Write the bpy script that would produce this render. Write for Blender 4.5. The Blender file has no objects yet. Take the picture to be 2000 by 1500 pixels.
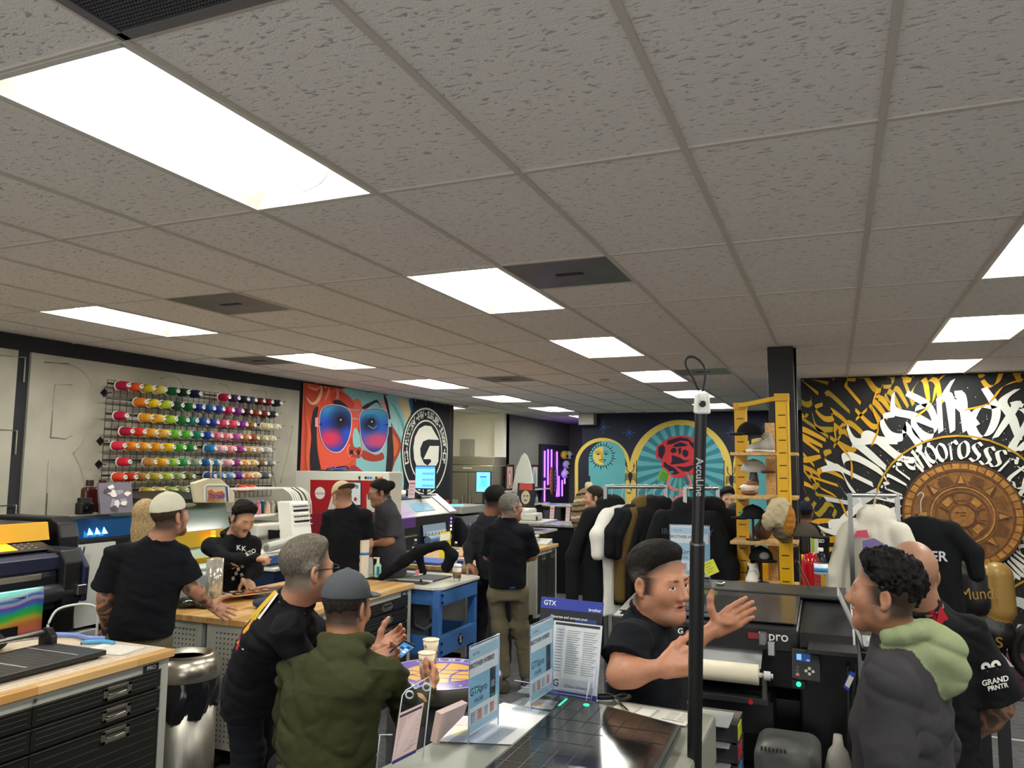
import bpy, math, random
import numpy as np
from mathutils import Vector, Matrix, Euler
V3 = np.array
# ------------------------------------------------------------------ camera, world, exposure
sc = bpy.context.scene
COL = sc.collection
CAMZ = 1.96; CEIL = 3.037
FPX = 1520.0; YAW = math.radians(-22.4515); PITCH = math.radians(5.9454); ROLL = math.radians(0.5356)
cf = V3([math.sin(YAW)*math.cos(PITCH), math.cos(YAW)*math.cos(PITCH), math.sin(PITCH)])
_r = V3([math.cos(YAW), -math.sin(YAW), 0.0]); _u = np.cross(_r, cf)
cr = _r*math.cos(ROLL)+_u*math.sin(ROLL); cu = -_r*math.sin(ROLL)+_u*math.cos(ROLL)
cam_d = bpy.data.cameras.new('camera'); cam = bpy.data.objects.new('camera', cam_d); COL.objects.link(cam)
cam_d.sensor_width = 36; cam_d.lens = FPX/2000*36; cam_d.clip_start = .05; cam_d.clip_end = 100
cam.matrix_world = Matrix(((cr[0], cu[0], -cf[0], 0), (cr[1], cu[1], -cf[1], 0), (cr[2], cu[2], -cf[2], CAMZ), (0, 0, 0, 1)))
sc.camera = cam
sc.view_settings.view_transform = 'Standard'; sc.view_settings.look = 'None'
sc.view_settings.gamma = 1; sc.view_settings.use_curve_mapping = False
sc.view_settings.exposure = 1.15
LAMP_STRENGTH = 17.0
w = bpy.data.worlds.new('world'); sc.world = w; w.use_nodes = True
w.node_tree.nodes['Background'].inputs[0].default_value = (.5, .55, .6, 1)
w.node_tree.nodes['Background'].inputs[1].default_value = .05
# added fill lamp behind the viewer, tilted up to brighten the ceiling
dl = bpy.data.lights.new('daylight', 'AREA'); dl.shape = 'RECTANGLE'; dl.size = 8.4; dl.size_y = 1.9; dl.energy = 75; dl.color = (1, .98, .95)
do = bpy.data.objects.new('daylight', dl); COL.objects.link(do); do.location = (-.8, -3.5, 1.25); do.rotation_euler = (math.radians(118), 0, 0)
# surveyed points: photograph position + known distance -> place in the room
O3 = V3([0, 0, CAMZ])
def ray(x, y): return cf*FPX+cr*(x-1000)-cu*(y-750)
def atZ(x, y, z=0.): d = ray(x, y); return O3+d*((z-CAMZ)/d[2])
def atX(x, y, X): d = ray(x, y); return O3+d*(X/d[0])
def atY(x, y, Y): d = ray(x, y); return O3+d*(Y/d[1])
def at(x, y, dist): return O3+ray(x, y)/FPX*dist

# ------------------------------------------------------------------ colour + materials
def lin(c):
    if isinstance(c, str):
        c = c.lstrip('#'); c = [int(c[i:i+2], 16)/255 for i in (0, 2, 4)]
    return tuple((v/12.92 if v <= .04045 else ((v+.055)/1.055)**2.4) for v in c[:3])
MATS = {}
def nodes(name):
    m = bpy.data.materials.new(name); m.use_nodes = True
    nt = m.node_tree; return m, nt, nt.nodes['Principled BSDF']
def N(nt, t, **kw):
    n = nt.nodes.new(t)
    for k, v in kw.items():
        if k.startswith('i_'):
            n.inputs[k[2:].replace('_', ' ')].default_value = v
        else: setattr(n, k, v)
    return n
def vmat(kind):
    """materials that read the painted colour of each piece and add grain"""
    if kind in MATS: return MATS[kind]
    P = dict(matte=(.65, 0, 300, .04, .0), satin=(.38, 0, 120, .03, .0), gloss=(.12, 0, 60, .02, .0), metal=(.28, 1, 90, .05, .0), brushed=(.38, 1, 200, .12, .05),
             cloth=(.92, 0, 420, .16, .25), knit=(.95, 0, 160, .2, .4), skin=(.48, 0, 90, .06, .05), hair=(.75, 0, 160, .55, .8), plaster=(.85, 0, 3, .12, .1),
             wood=(.45, 0, 8, .3, .05), paper=(.7, 0, 30, .02, 0), carpet=(.97, 0, 90, .5, .4), rubber=(.6, 0, 80, .05, .05), carved=(.42, 0, 25, .35, .25))[kind]
    m, nt, b = nodes(kind+'_surface'); L = nt.links.new
    a = N(nt, 'ShaderNodeAttribute', attribute_name='Col'); tc = N(nt, 'ShaderNodeTexCoord')
    mp = N(nt, 'ShaderNodeMapping'); L(tc.outputs['Object'], mp.inputs[0])
    if kind == 'hair': mp.inputs['Scale'].default_value = (1, .35, .5)
    if kind == 'wood': mp.inputs['Scale'].default_value = (6, .6, 6)
    if kind == 'brushed': mp.inputs['Scale'].default_value = (1, 1, .06)
    n = N(nt, 'ShaderNodeTexNoise'); n.inputs['Scale'].default_value = P[2]; n.inputs['Detail'].default_value = 3
    L(mp.outputs[0], n.inputs['Vector'])
    mr = N(nt, 'ShaderNodeMapRange'); mr.inputs[1].default_value = .25; mr.inputs[2].default_value = .75
    mr.inputs[3].default_value = 1-P[3]; mr.inputs[4].default_value = 1+P[3]; L(n.outputs[0], mr.inputs[0])
    mx = N(nt, 'ShaderNodeVectorMath', operation='SCALE'); L(a.outputs['Color'], mx.inputs[0]); L(mr.outputs[0], mx.inputs['Scale'])
    L(mx.outputs[0], b.inputs['Base Color']); b.inputs['Roughness'].default_value = P[0]; b.inputs['Metallic'].default_value = P[1]
    if P[4]:
        bp = N(nt, 'ShaderNodeBump'); bp.inputs['Strength'].default_value = P[4]; bp.inputs['Distance'].default_value = .004 if kind != 'plaster' else .01
        L(n.outputs[0], bp.inputs['Height']); L(bp.outputs[0], b.inputs['Normal'])
    if kind == 'skin': b.inputs['Subsurface Weight'].default_value = .08; b.inputs['Subsurface Radius'].default_value = (.01, .004, .002)
    if kind in ('cloth', 'knit', 'hair'): b.inputs['Specular IOR Level'].default_value = .2
    if kind in ('matte', 'carpet', 'plaster'): b.inputs['Specular IOR Level'].default_value = .3
    MATS[kind] = m; return m
def glow(name, c, s):
    k = 'glow_'+name
    if k in MATS: return MATS[k]
    m, nt, b = nodes(k); b.inputs['Base Color'].default_value = (*lin(c), 1)
    b.inputs['Emission Color'].default_value = (*lin(c), 1); b.inputs['Emission Strength'].default_value = s
    MATS[k] = m; return m
def glowv(s):
    k = 'screen_%g' % s
    if k in MATS: return MATS[k]
    m, nt, b = nodes(k); a = N(nt, 'ShaderNodeAttribute', attribute_name='Col')
    nt.links.new(a.outputs['Color'], b.inputs['Base Color']); nt.links.new(a.outputs['Color'], b.inputs['Emission Color'])
    b.inputs['Emission Strength'].default_value = s; b.inputs['Roughness'].default_value = .2
    MATS[k] = m; return m
def clear(name='clear_acrylic', c=(.93, .96, 1), tint=.9, rough=.03, ior=1.0):
    """thin clear plastic or glass: see-through with a sharp surface sheen"""
    if name in MATS: return MATS[name]
    m, nt, b = nodes(name); L = nt.links.new
    out = nt.nodes['Material Output']; nt.nodes.remove(b)
    t = N(nt, 'ShaderNodeBsdfTransparent'); t.inputs[0].default_value = (c[0]*tint, c[1]*tint, c[2]*tint, 1)
    g = N(nt, 'ShaderNodeBsdfGlossy'); g.inputs['Roughness'].default_value = rough
    lw = N(nt, 'ShaderNodeLayerWeight'); lw.inputs[0].default_value = .3; f = N(nt, 'ShaderNodeMath', operation='POWER'); L(lw.outputs['Facing'], f.inputs[0]); f.inputs[1].default_value = 3.; f2 = N(nt, 'ShaderNodeMath', operation='MULTIPLY_ADD'); L(f.outputs[0], f2.inputs[0]); f2.inputs[1].default_value = .35; f2.inputs[2].default_value = .04
    mx = N(nt, 'ShaderNodeMixShader'); L(f2.outputs[0], mx.inputs[0]); L(t.outputs[0], mx.inputs[1]); L(g.outputs[0], mx.inputs[2])
    L(mx.outputs[0], out.inputs[0]); MATS[name] = m; return m
def MT(k): return vmat(k) if isinstance(k, str) else k

# ------------------------------------------------------------------ mesh builder
def basis(d, up=(0, 0, 1)):
    d = V3(d, float); d = d/np.linalg.norm(d); up = V3(up, float)
    if abs(d@up) > .99: up = V3([1., 0, 0]) if abs(d[0]) < .9 else V3([0, 1., 0])
    s = np.cross(d, up); s /= np.linalg.norm(s); return s, np.cross(s, d), d
def Rz(a): c, s = math.cos(a), math.sin(a); return V3([[c, -s, 0], [s, c, 0], [0, 0, 1.]])
def Rx(a): c, s = math.cos(a), math.sin(a); return V3([[1., 0, 0], [0, c, -s], [0, s, c]])
def Ry(a): c, s = math.cos(a), math.sin(a); return V3([[c, 0, s], [0, 1., 0], [-s, 0, c]])
R_ = math.radians
class MB:
    def __init__(s, c='#808080'): s.v = []; s.f = []; s.fc = []; s.fm = []; s.col = lin(c); s.m = 0; s.T = None; s.sm = []; s.smooth = False
    def c(s, c): s.col = lin(c); return s
    def mat(s, i): s.m = i; return s
    def fr(s, o=None, R=None): s.T = None if o is None else (V3(o, float), np.eye(3) if R is None else R); return s
    def add(s, vs, fs, cols=None):
        b = len(s.v); vs = np.asarray(vs, float)
        if s.T: vs = vs@s.T[1].T+s.T[0]
        s.v.extend(map(tuple, vs))
        for i, f in enumerate(fs):
            s.f.append([b+j for j in f]); s.fm.append(s.m); s.sm.append(s.smooth)
            s.fc.append([s.col]*len(f) if cols is None else [cols[j] for j in f])
        return s
    def box(s, c, sz, R=None, taper=1.):
        c = V3(c, float); h = V3(sz, float)/2
        p = V3([[x, y, z] for z in (-1, 1) for x, y in ((-1, -1), (1, -1), (1, 1), (-1, 1))], float)*h
        if taper != 1.: p[4:, :2] *= taper
        if R is not None: p = p@R.T
        return s.add(p+c, [(3, 2, 1, 0), (4, 5, 6, 7), (0, 1, 5, 4), (1, 2, 6, 5), (2, 3, 7, 6), (3, 0, 4, 7)])
    def bb(s, lo, hi): lo = V3(lo, float); hi = V3(hi, float); return s.box((lo+hi)/2, np.abs(hi-lo))
    def cyl(s, a, b, r, r2=None, n=20, cap=True, smooth=True):
        a = V3(a, float); b = V3(b, float); r2 = r if r2 is None else r2; x, y, d = basis(b-a)
        t = np.linspace(0, 2*math.pi, n, endpoint=False); ring = np.outer(np.cos(t), x)+np.outer(np.sin(t), y)
        o = s.smooth; s.smooth = smooth; s.add(np.vstack([a+ring*r, b+ring*r2]), [(i, (i+1) % n, n+(i+1) % n, n+i) for i in range(n)])
        s.smooth = False
        if cap:
            s.add(a+ring*r, [tuple(range(n))[::-1]]); s.add(b+ring*r2, [tuple(range(n))])
        s.smooth = o; return s
    def tube(s, pts, r, n=8, closed=False):
        pts = [V3(p, float) for p in pts]; m = len(pts); rs = r if hasattr(r, '__len__') else [r]*m; vs = []; px = None
        for i, p in enumerate(pts):
            d = pts[(i+1) % m if closed else min(i+1, m-1)]-pts[(i-1) % m if closed else max(i-1, 0)]
            if np.linalg.norm(d) < 1e-9: d = V3([0, 0, 1.])
            x, y, d = basis(d)
            if px is not None:
                x = px-d*(px@d); x /= (np.linalg.norm(x)+1e-12); y = np.cross(d, x)
            px = x
            for k in range(n): a = 2*math.pi*k/n; vs.append(p+(x*math.cos(a)+y*math.sin(a))*rs[i])
        fs = [(i*n+k, i*n+(k+1) % n, ((i+1) % m)*n+(k+1) % n, ((i+1) % m)*n+k) for i in range(m if closed else m-1) for k in range(n)]
        if not closed: fs += [tuple(range(n))[::-1], tuple((m-1)*n+k for k in range(n))]
        o = s.smooth; s.smooth = True; s.add(vs, fs); s.smooth = o; return s
    def lathe(s, prof, c=(0, 0, 0), axis=(0, 0, 1), n=28, smooth=True, sx=1., sy=1., caps=True):
        x, y, d = basis(axis); c = V3(c, float); vs = []; t = np.linspace(0, 2*math.pi, n, endpoint=False)
        for r, z in prof: vs.append(c+d*z+np.outer(np.cos(t), x)*r*sx+np.outer(np.sin(t), y)*r*sy)
        m = len(prof); o = s.smooth; s.smooth = smooth
        fs = [(i*n+k, i*n+(k+1) % n, (i+1)*n+(k+1) % n, (i+1)*n+k) for i in range(m-1) for k in range(n)]
        if caps and prof[0][0] > 1e-6: fs.append(tuple(range(n))[::-1])
        if caps and prof[-1][0] > 1e-6: fs.append(tuple((m-1)*n+k for k in range(n)))
        s.add(np.vstack(vs), fs); s.smooth = o; return s
    def prism(s, poly, vec):
        p = V3(poly, float); n = len(p); vec = V3(vec, float)
        return s.add(np.vstack([p, p+vec]), [tuple(range(n))[::-1], tuple(range(n, 2*n))]+[(i, (i+1) % n, n+(i+1) % n, n+i) for i in range(n)])
    def poly(s, pts, cols=None): return s.add(pts, [tuple(range(len(pts)))], None if cols is None else [lin(q) for q in cols])
    def grid(s, fn, nu, nv, smooth=True, colfn=None, closed_u=False):
        vs = []; cs = []
        for j in range(nv+1):
            for i in range(nu+(0 if closed_u else 1)):
                u, v = i/nu, j/nv; vs.append(fn(u, v))
                if colfn: cs.append(lin(colfn(u, v)))
        W = nu if closed_u else nu+1
        fs = [(j*W+i, j*W+(i+1) % W, (j+1)*W+(i+1) % W, (j+1)*W+i) for j in range(nv) for i in range(nu)]
        o = s.smooth; s.smooth = smooth; s.add(vs, fs, cs if colfn else None); s.smooth = o; return s
    def sph(s, c, r, n=16, R=None, half=False):
        r = V3([r]*3 if not hasattr(r, '__len__') else r, float); c = V3(c, float); m = n//2
        def fn(u, v):
            a = 2*math.pi*u; b = -math.pi/2+math.pi*v if not half else math.pi/2*v
            p = V3([math.cos(a)*math.cos(b), math.sin(a)*math.cos(b), math.sin(b)])*r
            return c+(p if R is None else R@p)
        return s.grid(fn, n, m, closed_u=True)
    def text(s, body, o, R, size, align='CENTER', depth=.0, font_scale=1., bold=0., sx=1.):
        vs, fs = textmesh(body, align, bold); vs = vs.copy(); vs[:, 0] *= sx
        return s.add((vs*size)@V3(R).T+V3(o), fs)
    def build(s, name, mat='matte', parent=None, world=False, bevel=0., seg=2, solid=0., label=None, sub=0):
        me = bpy.data.meshes.new(name); vs = s.v
        if world and parent is not None:
            M = Matrix.Identity(4); q = parent
            while q is not None: M = q.matrix_basis@M; q = q.parent
            Mi = np.array(M.inverted()); A = np.asarray(vs); vs = A@Mi[:3, :3].T+Mi[:3, 3]
        off = None
        if parent is None:
            A = np.asarray(vs); lo, hi = A.min(0), A.max(0); off = V3([(lo[0]+hi[0])/2, (lo[1]+hi[1])/2, lo[2]]); vs = A-off
        me.from_pydata([tuple(map(float, p)) for p in vs], [], s.f)
        ca = me.color_attributes.new('Col', 'FLOAT_COLOR', 'CORNER')
        buf = np.ones((sum(map(len, s.f)), 4), np.float32); buf[:, :3] = np.asarray([c for fc in s.fc for c in fc], np.float32); ca.data.foreach_set('color', buf.ravel())
        me.polygons.foreach_set('use_smooth', s.sm)
        mats = mat if isinstance(mat, (list, tuple)) else [mat]
        for k in mats: me.materials.append(MT(k))
        if len(mats) > 1: me.polygons.foreach_set('material_index', s.fm)
        me.update()
        o = bpy.data.objects.new(name, me); COL.objects.link(o)
        if off is not None: o.location = off
        if parent is not None: o.parent = parent
        if solid: md = o.modifiers.new('solid', 'SOLIDIFY'); md.thickness = solid; md.offset = 0
        if bevel: md = o.modifiers.new('bevel', 'BEVEL'); md.width = bevel; md.segments = seg; md.limit_method = 'ANGLE'; md.harden_normals = False
        if sub: md = o.modifiers.new('sub', 'SUBSURF'); md.levels = sub; md.render_levels = sub
        if label: o['label'] = label
        return o
_TX = {}
def textmesh(body, align='CENTER', bold=0.):
    k = (body, align, bold)
    if k not in _TX:
        cu_ = bpy.data.curves.new('t', 'FONT'); cu_.body = body; cu_.align_x = align; cu_.align_y = 'CENTER'; cu_.size = 1.; cu_.offset = bold
        ob = bpy.data.objects.new('t', cu_); COL.objects.link(ob); dg = bpy.context.evaluated_depsgraph_get()
        me = bpy.data.meshes.new_from_object(ob.evaluated_get(dg)); vs = V3([v.co[:] for v in me.vertices]) if len(me.vertices) else np.zeros((0, 3)); fs = [tuple(p.vertices) for p in me.polygons]
        bpy.data.objects.remove(ob); bpy.data.curves.remove(cu_); bpy.data.meshes.remove(me); _TX[k] = (vs, fs)
    return _TX[k]
def tag(o, label=None, cat=None, group=None, kind=None):
    for k, v in (('label', label), ('category', cat), ('group', group), ('kind', kind)):
        if v: o[k] = v
    return o
def thing(name, label, cat, loc=(0, 0, 0), rz=0., group=None):
    o = bpy.data.objects.new(name, None); COL.objects.link(o); o.empty_display_size = .05
    o.location = tuple(map(float, loc)); o.rotation_euler = (0, 0, rz); return tag(o, label, cat, group)
def copy_tree(o, parent=None):
    c = o.copy(); COL.objects.link(c)
    if parent is not None: c.parent = parent
    for ch in list(o.children): copy_tree(ch, c)
    return c
def solo(mb, name, label, cat, mat='matte', group=None, **kw): return tag(mb.build(name, mat, **kw), label, cat, group)
def struct(mb, name, mat='matte', parent=None, **kw):
    o = mb.build(name, mat, parent, **kw)
    if parent is None: o['kind'] = 'structure'
    return o

# ------------------------------------------------------------------ soft-body surfaces (distance fields meshed by surface nets)
def vnoise(p, seed=0):
    i = np.floor(p).astype(np.int64); f = p-i; f = f*f*(3-2*f); r = 0
    def hsh(a):
        n = (a[..., 0]*73856093) ^ (a[..., 1]*19349663) ^ (a[..., 2]*83492791) ^ (seed*2654435761 & 0x7fffffff)
        n = (n ^ (n >> 13))*1274126177 & 0x7fffffff; return ((n ^ (n >> 16)) & 0xffff)/32768.-1
    for dx in (0, 1):
        for dy in (0, 1):
            for dz in (0, 1):
                wt = (f[..., 0] if dx else 1-f[..., 0])*(f[..., 1] if dy else 1-f[..., 1])*(f[..., 2] if dz else 1-f[..., 2])
                r = r+wt*hsh(i+V3([dx, dy, dz]))
    return r
class S:
    """distance field: list of (op, fn, lo, hi, k, colour)"""
    def __init__(s, k=.02): s.p = []; s.k = k; s.disp = None; s.F = None; s.paints = []; s.col = lin('#808080'); s.clips = []; s.cut = None
    def c(s, c): s.col = lin(c); return s
    def frame(s, o=None, R=None, sc_=1.): s.F = None if o is None else (V3(o, float), V3(R, float), sc_); return s
    def pt(s, p): p = V3(p, float); return p if s.F is None else s.F[0]+s.F[1]@p*s.F[2]
    def _put(s, op, fn, lo, hi, k): s.p.append((op, fn, V3(lo), V3(hi), s.k if k is None else k, s.col)); return s
    def _c(s, a, b, ra, rb):
        a = s.pt(a); b = s.pt(b); q = 1 if s.F is None else s.F[2]; ra *= q; rb *= q; ab = b-a; L = max(ab@ab, 1e-12)
        def fn(X):
            t = np.clip((X-a)@ab/L, 0, 1); return np.linalg.norm(X-a-t[..., None]*ab, axis=-1)-(ra+(rb-ra)*t)
        m = max(ra, rb); return fn, np.minimum(a, b)-m, np.maximum(a, b)+m
    def _e(s, c, r, R=None):
        c = s.pt(c); q = 1 if s.F is None else s.F[2]; r = V3(r, float)*q; M = np.eye(3) if s.F is None else s.F[1]
        if R is not None: M = M@R
        def fn(X):
            p = (X-c)@M; k0 = np.linalg.norm(p/r, axis=-1); k1 = np.linalg.norm(p/(r*r), axis=-1)+1e-9; return k0*(k0-1)/k1
        e = np.abs(M)@r; return fn, c-e, c+e
    def cap(s, a, b, ra, rb=None, k=None, op='+'): fn, lo, hi = s._c(a, b, ra, ra if rb is None else rb); return s._put(op, fn, lo, hi, k)
    def ell(s, c, r, R=None, k=None, op='+'): fn, lo, hi = s._e(c, r, R); return s._put(op, fn, lo, hi, k)
    def chain(s, pts, rs, k=None):
        for i in range(len(pts)-1): s.cap(pts[i], pts[i+1], rs[i], rs[i+1], k)
        return s
    def loft(s, pts, xs, ys, side, k=None, op='+'):
        """elliptical sections along a spine; side = right-hand direction"""
        P = V3([s.pt(p) for p in pts]); a, b = P[0], P[-1]; ax = b-a; L = np.linalg.norm(ax); ax = ax/L; side = V3(side, float) if s.F is None else s.F[1]@V3(side, float)
        sd = side-ax*(side@ax); sd /= np.linalg.norm(sd); fw = np.cross(ax, sd)
        T = (P-a)@ax/L; cx = (P-a)@sd; cy = (P-a)@fw; xs = V3(xs); ys = V3(ys)
        def fn(X):
            q = X-a; t = q@ax/L; tt = np.clip(t, 0, 1); rx = np.interp(tt, T, xs); ry = np.interp(tt, T, ys)
            x = q@sd-np.interp(tt, T, cx); y = q@fw-np.interp(tt, T, cy); g = np.sqrt((x/rx)**2+(y/ry)**2)+1e-9
            gl = np.sqrt((x/rx**2)**2+(y/ry**2)**2)+1e-9; dl = g*(g-1)/gl; dz = np.abs(t-tt)*L
            return np.where(dz > 0, np.sqrt(np.maximum(dl, 0)**2+dz**2), dl)
        m = max(xs.max(), ys.max()); return s._put(op, fn, P.min(0)-m, P.max(0)+m, k)
    def box(s, c, h, R=None, r=.005, k=None, op='+'):
        c = s.pt(c); h = V3(h, float); M = np.eye(3) if s.F is None else s.F[1]
        if R is not None: M = M@R
        def fn(X):
            q = np.abs((X-c)@M)-(h-r); return np.linalg.norm(np.maximum(q, 0), axis=-1)+np.minimum(q.max(-1), 0)-r
        e = np.abs(M)@h; return s._put(op, fn, c-e, c+e, k)
    def clip(s, p, n, k=.0):
        """keep the side away from n"""
        p = s.pt(p); n = V3(n, float) if s.F is None else s.F[1]@V3(n, float); n = n/np.linalg.norm(n); s.clips.append((p, n)); return s
    def clipb(s, p, n, c, rad):
        """flat cut limited to a ball around c"""
        p = s.pt(p); n = V3(n, float); n = n/np.linalg.norm(n); c = s.pt(c); fn = lambda X: np.maximum(-((X-p)@n), np.linalg.norm(X-c, axis=-1)-rad)
        return s._put('-', fn, c-rad, c+rad, .004)
    def paint(s, c, r, col, soft=.004, R=None): fn, lo, hi = s._e(c, r, R); s.paints.append((fn, lin(col), soft)); return s
    def paintc(s, a, b, ra, rb, col, soft=.004): fn, lo, hi = s._c(a, b, ra, rb); s.paints.append((fn, lin(col), soft)); return s
    def paintf(s, fn, col, soft=.004): s.paints.append((fn, lin(col), soft)); return s
    def ev(s, X, idx=None):
        d = np.full(X.shape[:-1], 9.)
        for i in (range(len(s.p)) if idx is None else idx):
            op, fn, lo, hi, k, col = s.p[i]; e = fn(X)
            if op == '+':
                if k > 0: h = np.maximum(k-np.abs(d-e), 0)/k; d = np.minimum(d, e)-h*h*k/4
                else: d = np.minimum(d, e)
            else:
                e = -e; h = np.maximum(k-np.abs(d-e), 0)/max(k, 1e-6); d = np.maximum(d, e)+h*h*k/4
        if s.disp is not None: d = d+s.disp(X)
        for p, n in s.clips: d = np.maximum(d, (X-p)@n)
        if s.cut is not None: d = np.maximum(d, s.cut(X))
        return d
    def mesh(s, name, h, mat='skin', parent=None, label=None, extra=0.):
        B = 16; los = V3([p[2] for p in s.p if p[0] == '+'])-.02; his = V3([p[3] for p in s.p if p[0] == '+'])+.02
        o = np.floor(los.min(0)/h)*h; nb = np.ceil((his.max(0)-o)/(h*B)).astype(int)+1
        L2 = V3([p[2]-p[4]-3*h-.012 for p in s.p]); H2 = V3([p[3]+p[4]+3*h+.012 for p in s.p]); plus = V3([p[0] == '+' for p in s.p])
        seen = {}
        blocks = set()
        for j in np.nonzero(plus)[0]:
            a = np.floor((L2[j]-o)/(h*B)).astype(int); b = np.floor((H2[j]-o)/(h*B)).astype(int)
            for x in range(a[0], b[0]+1):
                for y in range(a[1], b[1]+1):
                    for z in range(a[2], b[2]+1): blocks.add((x, y, z))
        VI = []; VP = []; Q = []; off = 1 << 20
        def key(c): return ((c[..., 0]+4096)*16384+(c[..., 1]+4096))*16384+(c[..., 2]+4096)
        for bk in blocks:
            b0 = V3(bk)*B; wlo = o+(b0-1)*h; whi = o+(b0+B+1)*h
            idx = [j for j in range(len(s.p)) if np.all(L2[j] <= whi) and np.all(H2[j] >= wlo)]
            if not any(plus[j] for j in idx): continue
            cc = (wlo+whi)/2; rad = np.linalg.norm(whi-wlo)/2
            d0 = s.ev(cc[None], idx)[0]
            if d0 > rad*1.3+.03: continue
            g = np.arange(-1, B+1); I = np.stack(np.meshgrid(g, g, g, indexing='ij'), -1)+b0
            D = s.ev(o+I*h, idx); ins = D < 0
            if ins.all() or not ins.any(): continue
            # cell vertices: all cells touching this block's owned edges
            C = [D[i:B+1+i, j:B+1+j, k:B+1+k] for i in (0, 1) for j in (0, 1) for k in (0, 1)]
            cs = sum((c < 0).astype(int) for c in C); act = (cs > 0) & (cs < 8)
            if not act.any(): continue
            num = np.zeros(act.shape+(3,)); cnt = np.zeros(act.shape)
            co = [(i, j, k) for i in (0, 1) for j in (0, 1) for k in (0, 1)]
            for a in range(8):
                for b in range(a+1, 8):
                    df = [co[b][q]-co[a][q] for q in range(3)]
                    if sum(map(abs, df)) != 1: continue
                    A_, B_ = C[a], C[b]; mk = act & ((A_ < 0) != (B_ < 0)); t = np.where(mk, A_/(A_-B_+1e-20), 0)
                    for q in range(3): num[..., q] += np.where(mk, co[a][q]+df[q]*t, 0)
                    cnt += mk
            idc = np.argwhere(act); ps = (num[act]/cnt[act][:, None]+idc-1+b0)*h+o
            VI.append(key(idc-1+b0)); VP.append(ps)
            sl = slice(1, B+1)
            for ax in range(3):
                oth = [q for q in range(3) if q != ax]
                s1 = [sl]*3; s2 = [sl]*3; s2[ax] = slice(2, B+2)
                # owned edges: sample i -> i+1 along ax, samples i in [0,B)
                Dl = D[tuple(s1)]
                Dn = np.take(D, np.arange(1, B+1), axis=ax) if False else None
                s1[ax] = slice(0, B); s2[ax] = slice(1, B+1)  # edges from sample -1..B-2 keep neighbours inside
                a_ = D[tuple(s1)] < 0; b_ = D[tuple(s2)] < 0; E = np.argwhere(a_ != b_)
                if not len(E): continue
                fl = a_[tuple(E.T)]
                base = E.copy(); base[:, oth[0]] += 0; base[:, oth[1]] += 0
                # sample index in global coords
                gi = E+b0; gi[:, ax] += -1
                e1 = np.zeros(3, int); e1[oth[0]] = 1; e2 = np.zeros(3, int); e2[oth[1]] = 1
                q4 = np.stack([key(gi-e1-e2), key(gi-e2), key(gi), key(gi-e1)], 1)
                if ax == 1: fl = ~fl
                q4[~fl] = q4[~fl][:, ::-1]; Q.append(q4)
        ks = np.concatenate(VI); ps = np.concatenate(VP); uk, ui = np.unique(ks, return_index=True); P = ps[ui]
        q = np.concatenate(Q); pos = np.searchsorted(uk, q); pos[pos >= len(uk)] = 0; ok = (uk[pos] == q).all(1); F = pos[ok]
        return s.finish(name, P, F, mat, parent, label)
    def finish(s, name, P, F, mat, parent, label):
        best = np.full(len(P), 9.); Cc = np.tile(V3(s.col), (len(P), 1)).astype(float)
        for op, fn, lo, hi, k, col in s.p:
            if op != '+': continue
            m = np.all((P > lo-.03) & (P < hi+.03), 1)
            if not m.any(): continue
            e = fn(P[m]); up = e < best[m]; ii = np.nonzero(m)[0][up]; best[ii] = e[up]; Cc[ii] = col
        for fn, col, soft in s.paints:
            a = np.clip(-fn(P)/soft, 0, 1)[:, None]; Cc = Cc*(1-a)+V3(col)*a
        if parent is not None:
            M = Matrix.Identity(4); q = parent
            while q is not None: M = q.matrix_basis@M; q = q.parent
            Mi = np.array(M.inverted()); P = P@Mi[:3, :3].T+Mi[:3, 3]
            off = None
        else:
            lo, hi = P.min(0), P.max(0); off = V3([(lo[0]+hi[0])/2, (lo[1]+hi[1])/2, lo[2]]); P = P-off
        me = bpy.data.meshes.new(name); n, m = len(P), len(F)
        me.vertices.add(n); me.vertices.foreach_set('co', P.astype(np.float32).ravel()); me.loops.add(4*m); me.loops.foreach_set('vertex_index', F.astype(np.int32).ravel())
        me.polygons.add(m); me.polygons.foreach_set('loop_start', np.arange(0, 4*m, 4, dtype=np.int32)); me.polygons.foreach_set('use_smooth', np.ones(m, bool))
        me.update(calc_edges=True)
        ca = me.color_attributes.new('Col', 'FLOAT_COLOR', 'POINT'); buf = np.ones((n, 4), np.float32); buf[:, :3] = Cc; ca.data.foreach_set('color', buf.ravel())
        me.materials.append(MT(mat)); ob = bpy.data.objects.new(name, me); COL.objects.link(ob)
        if off is not None: ob.location = off
        if parent is not None: ob.parent = parent
        if label: ob['label'] = label
        return ob
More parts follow.
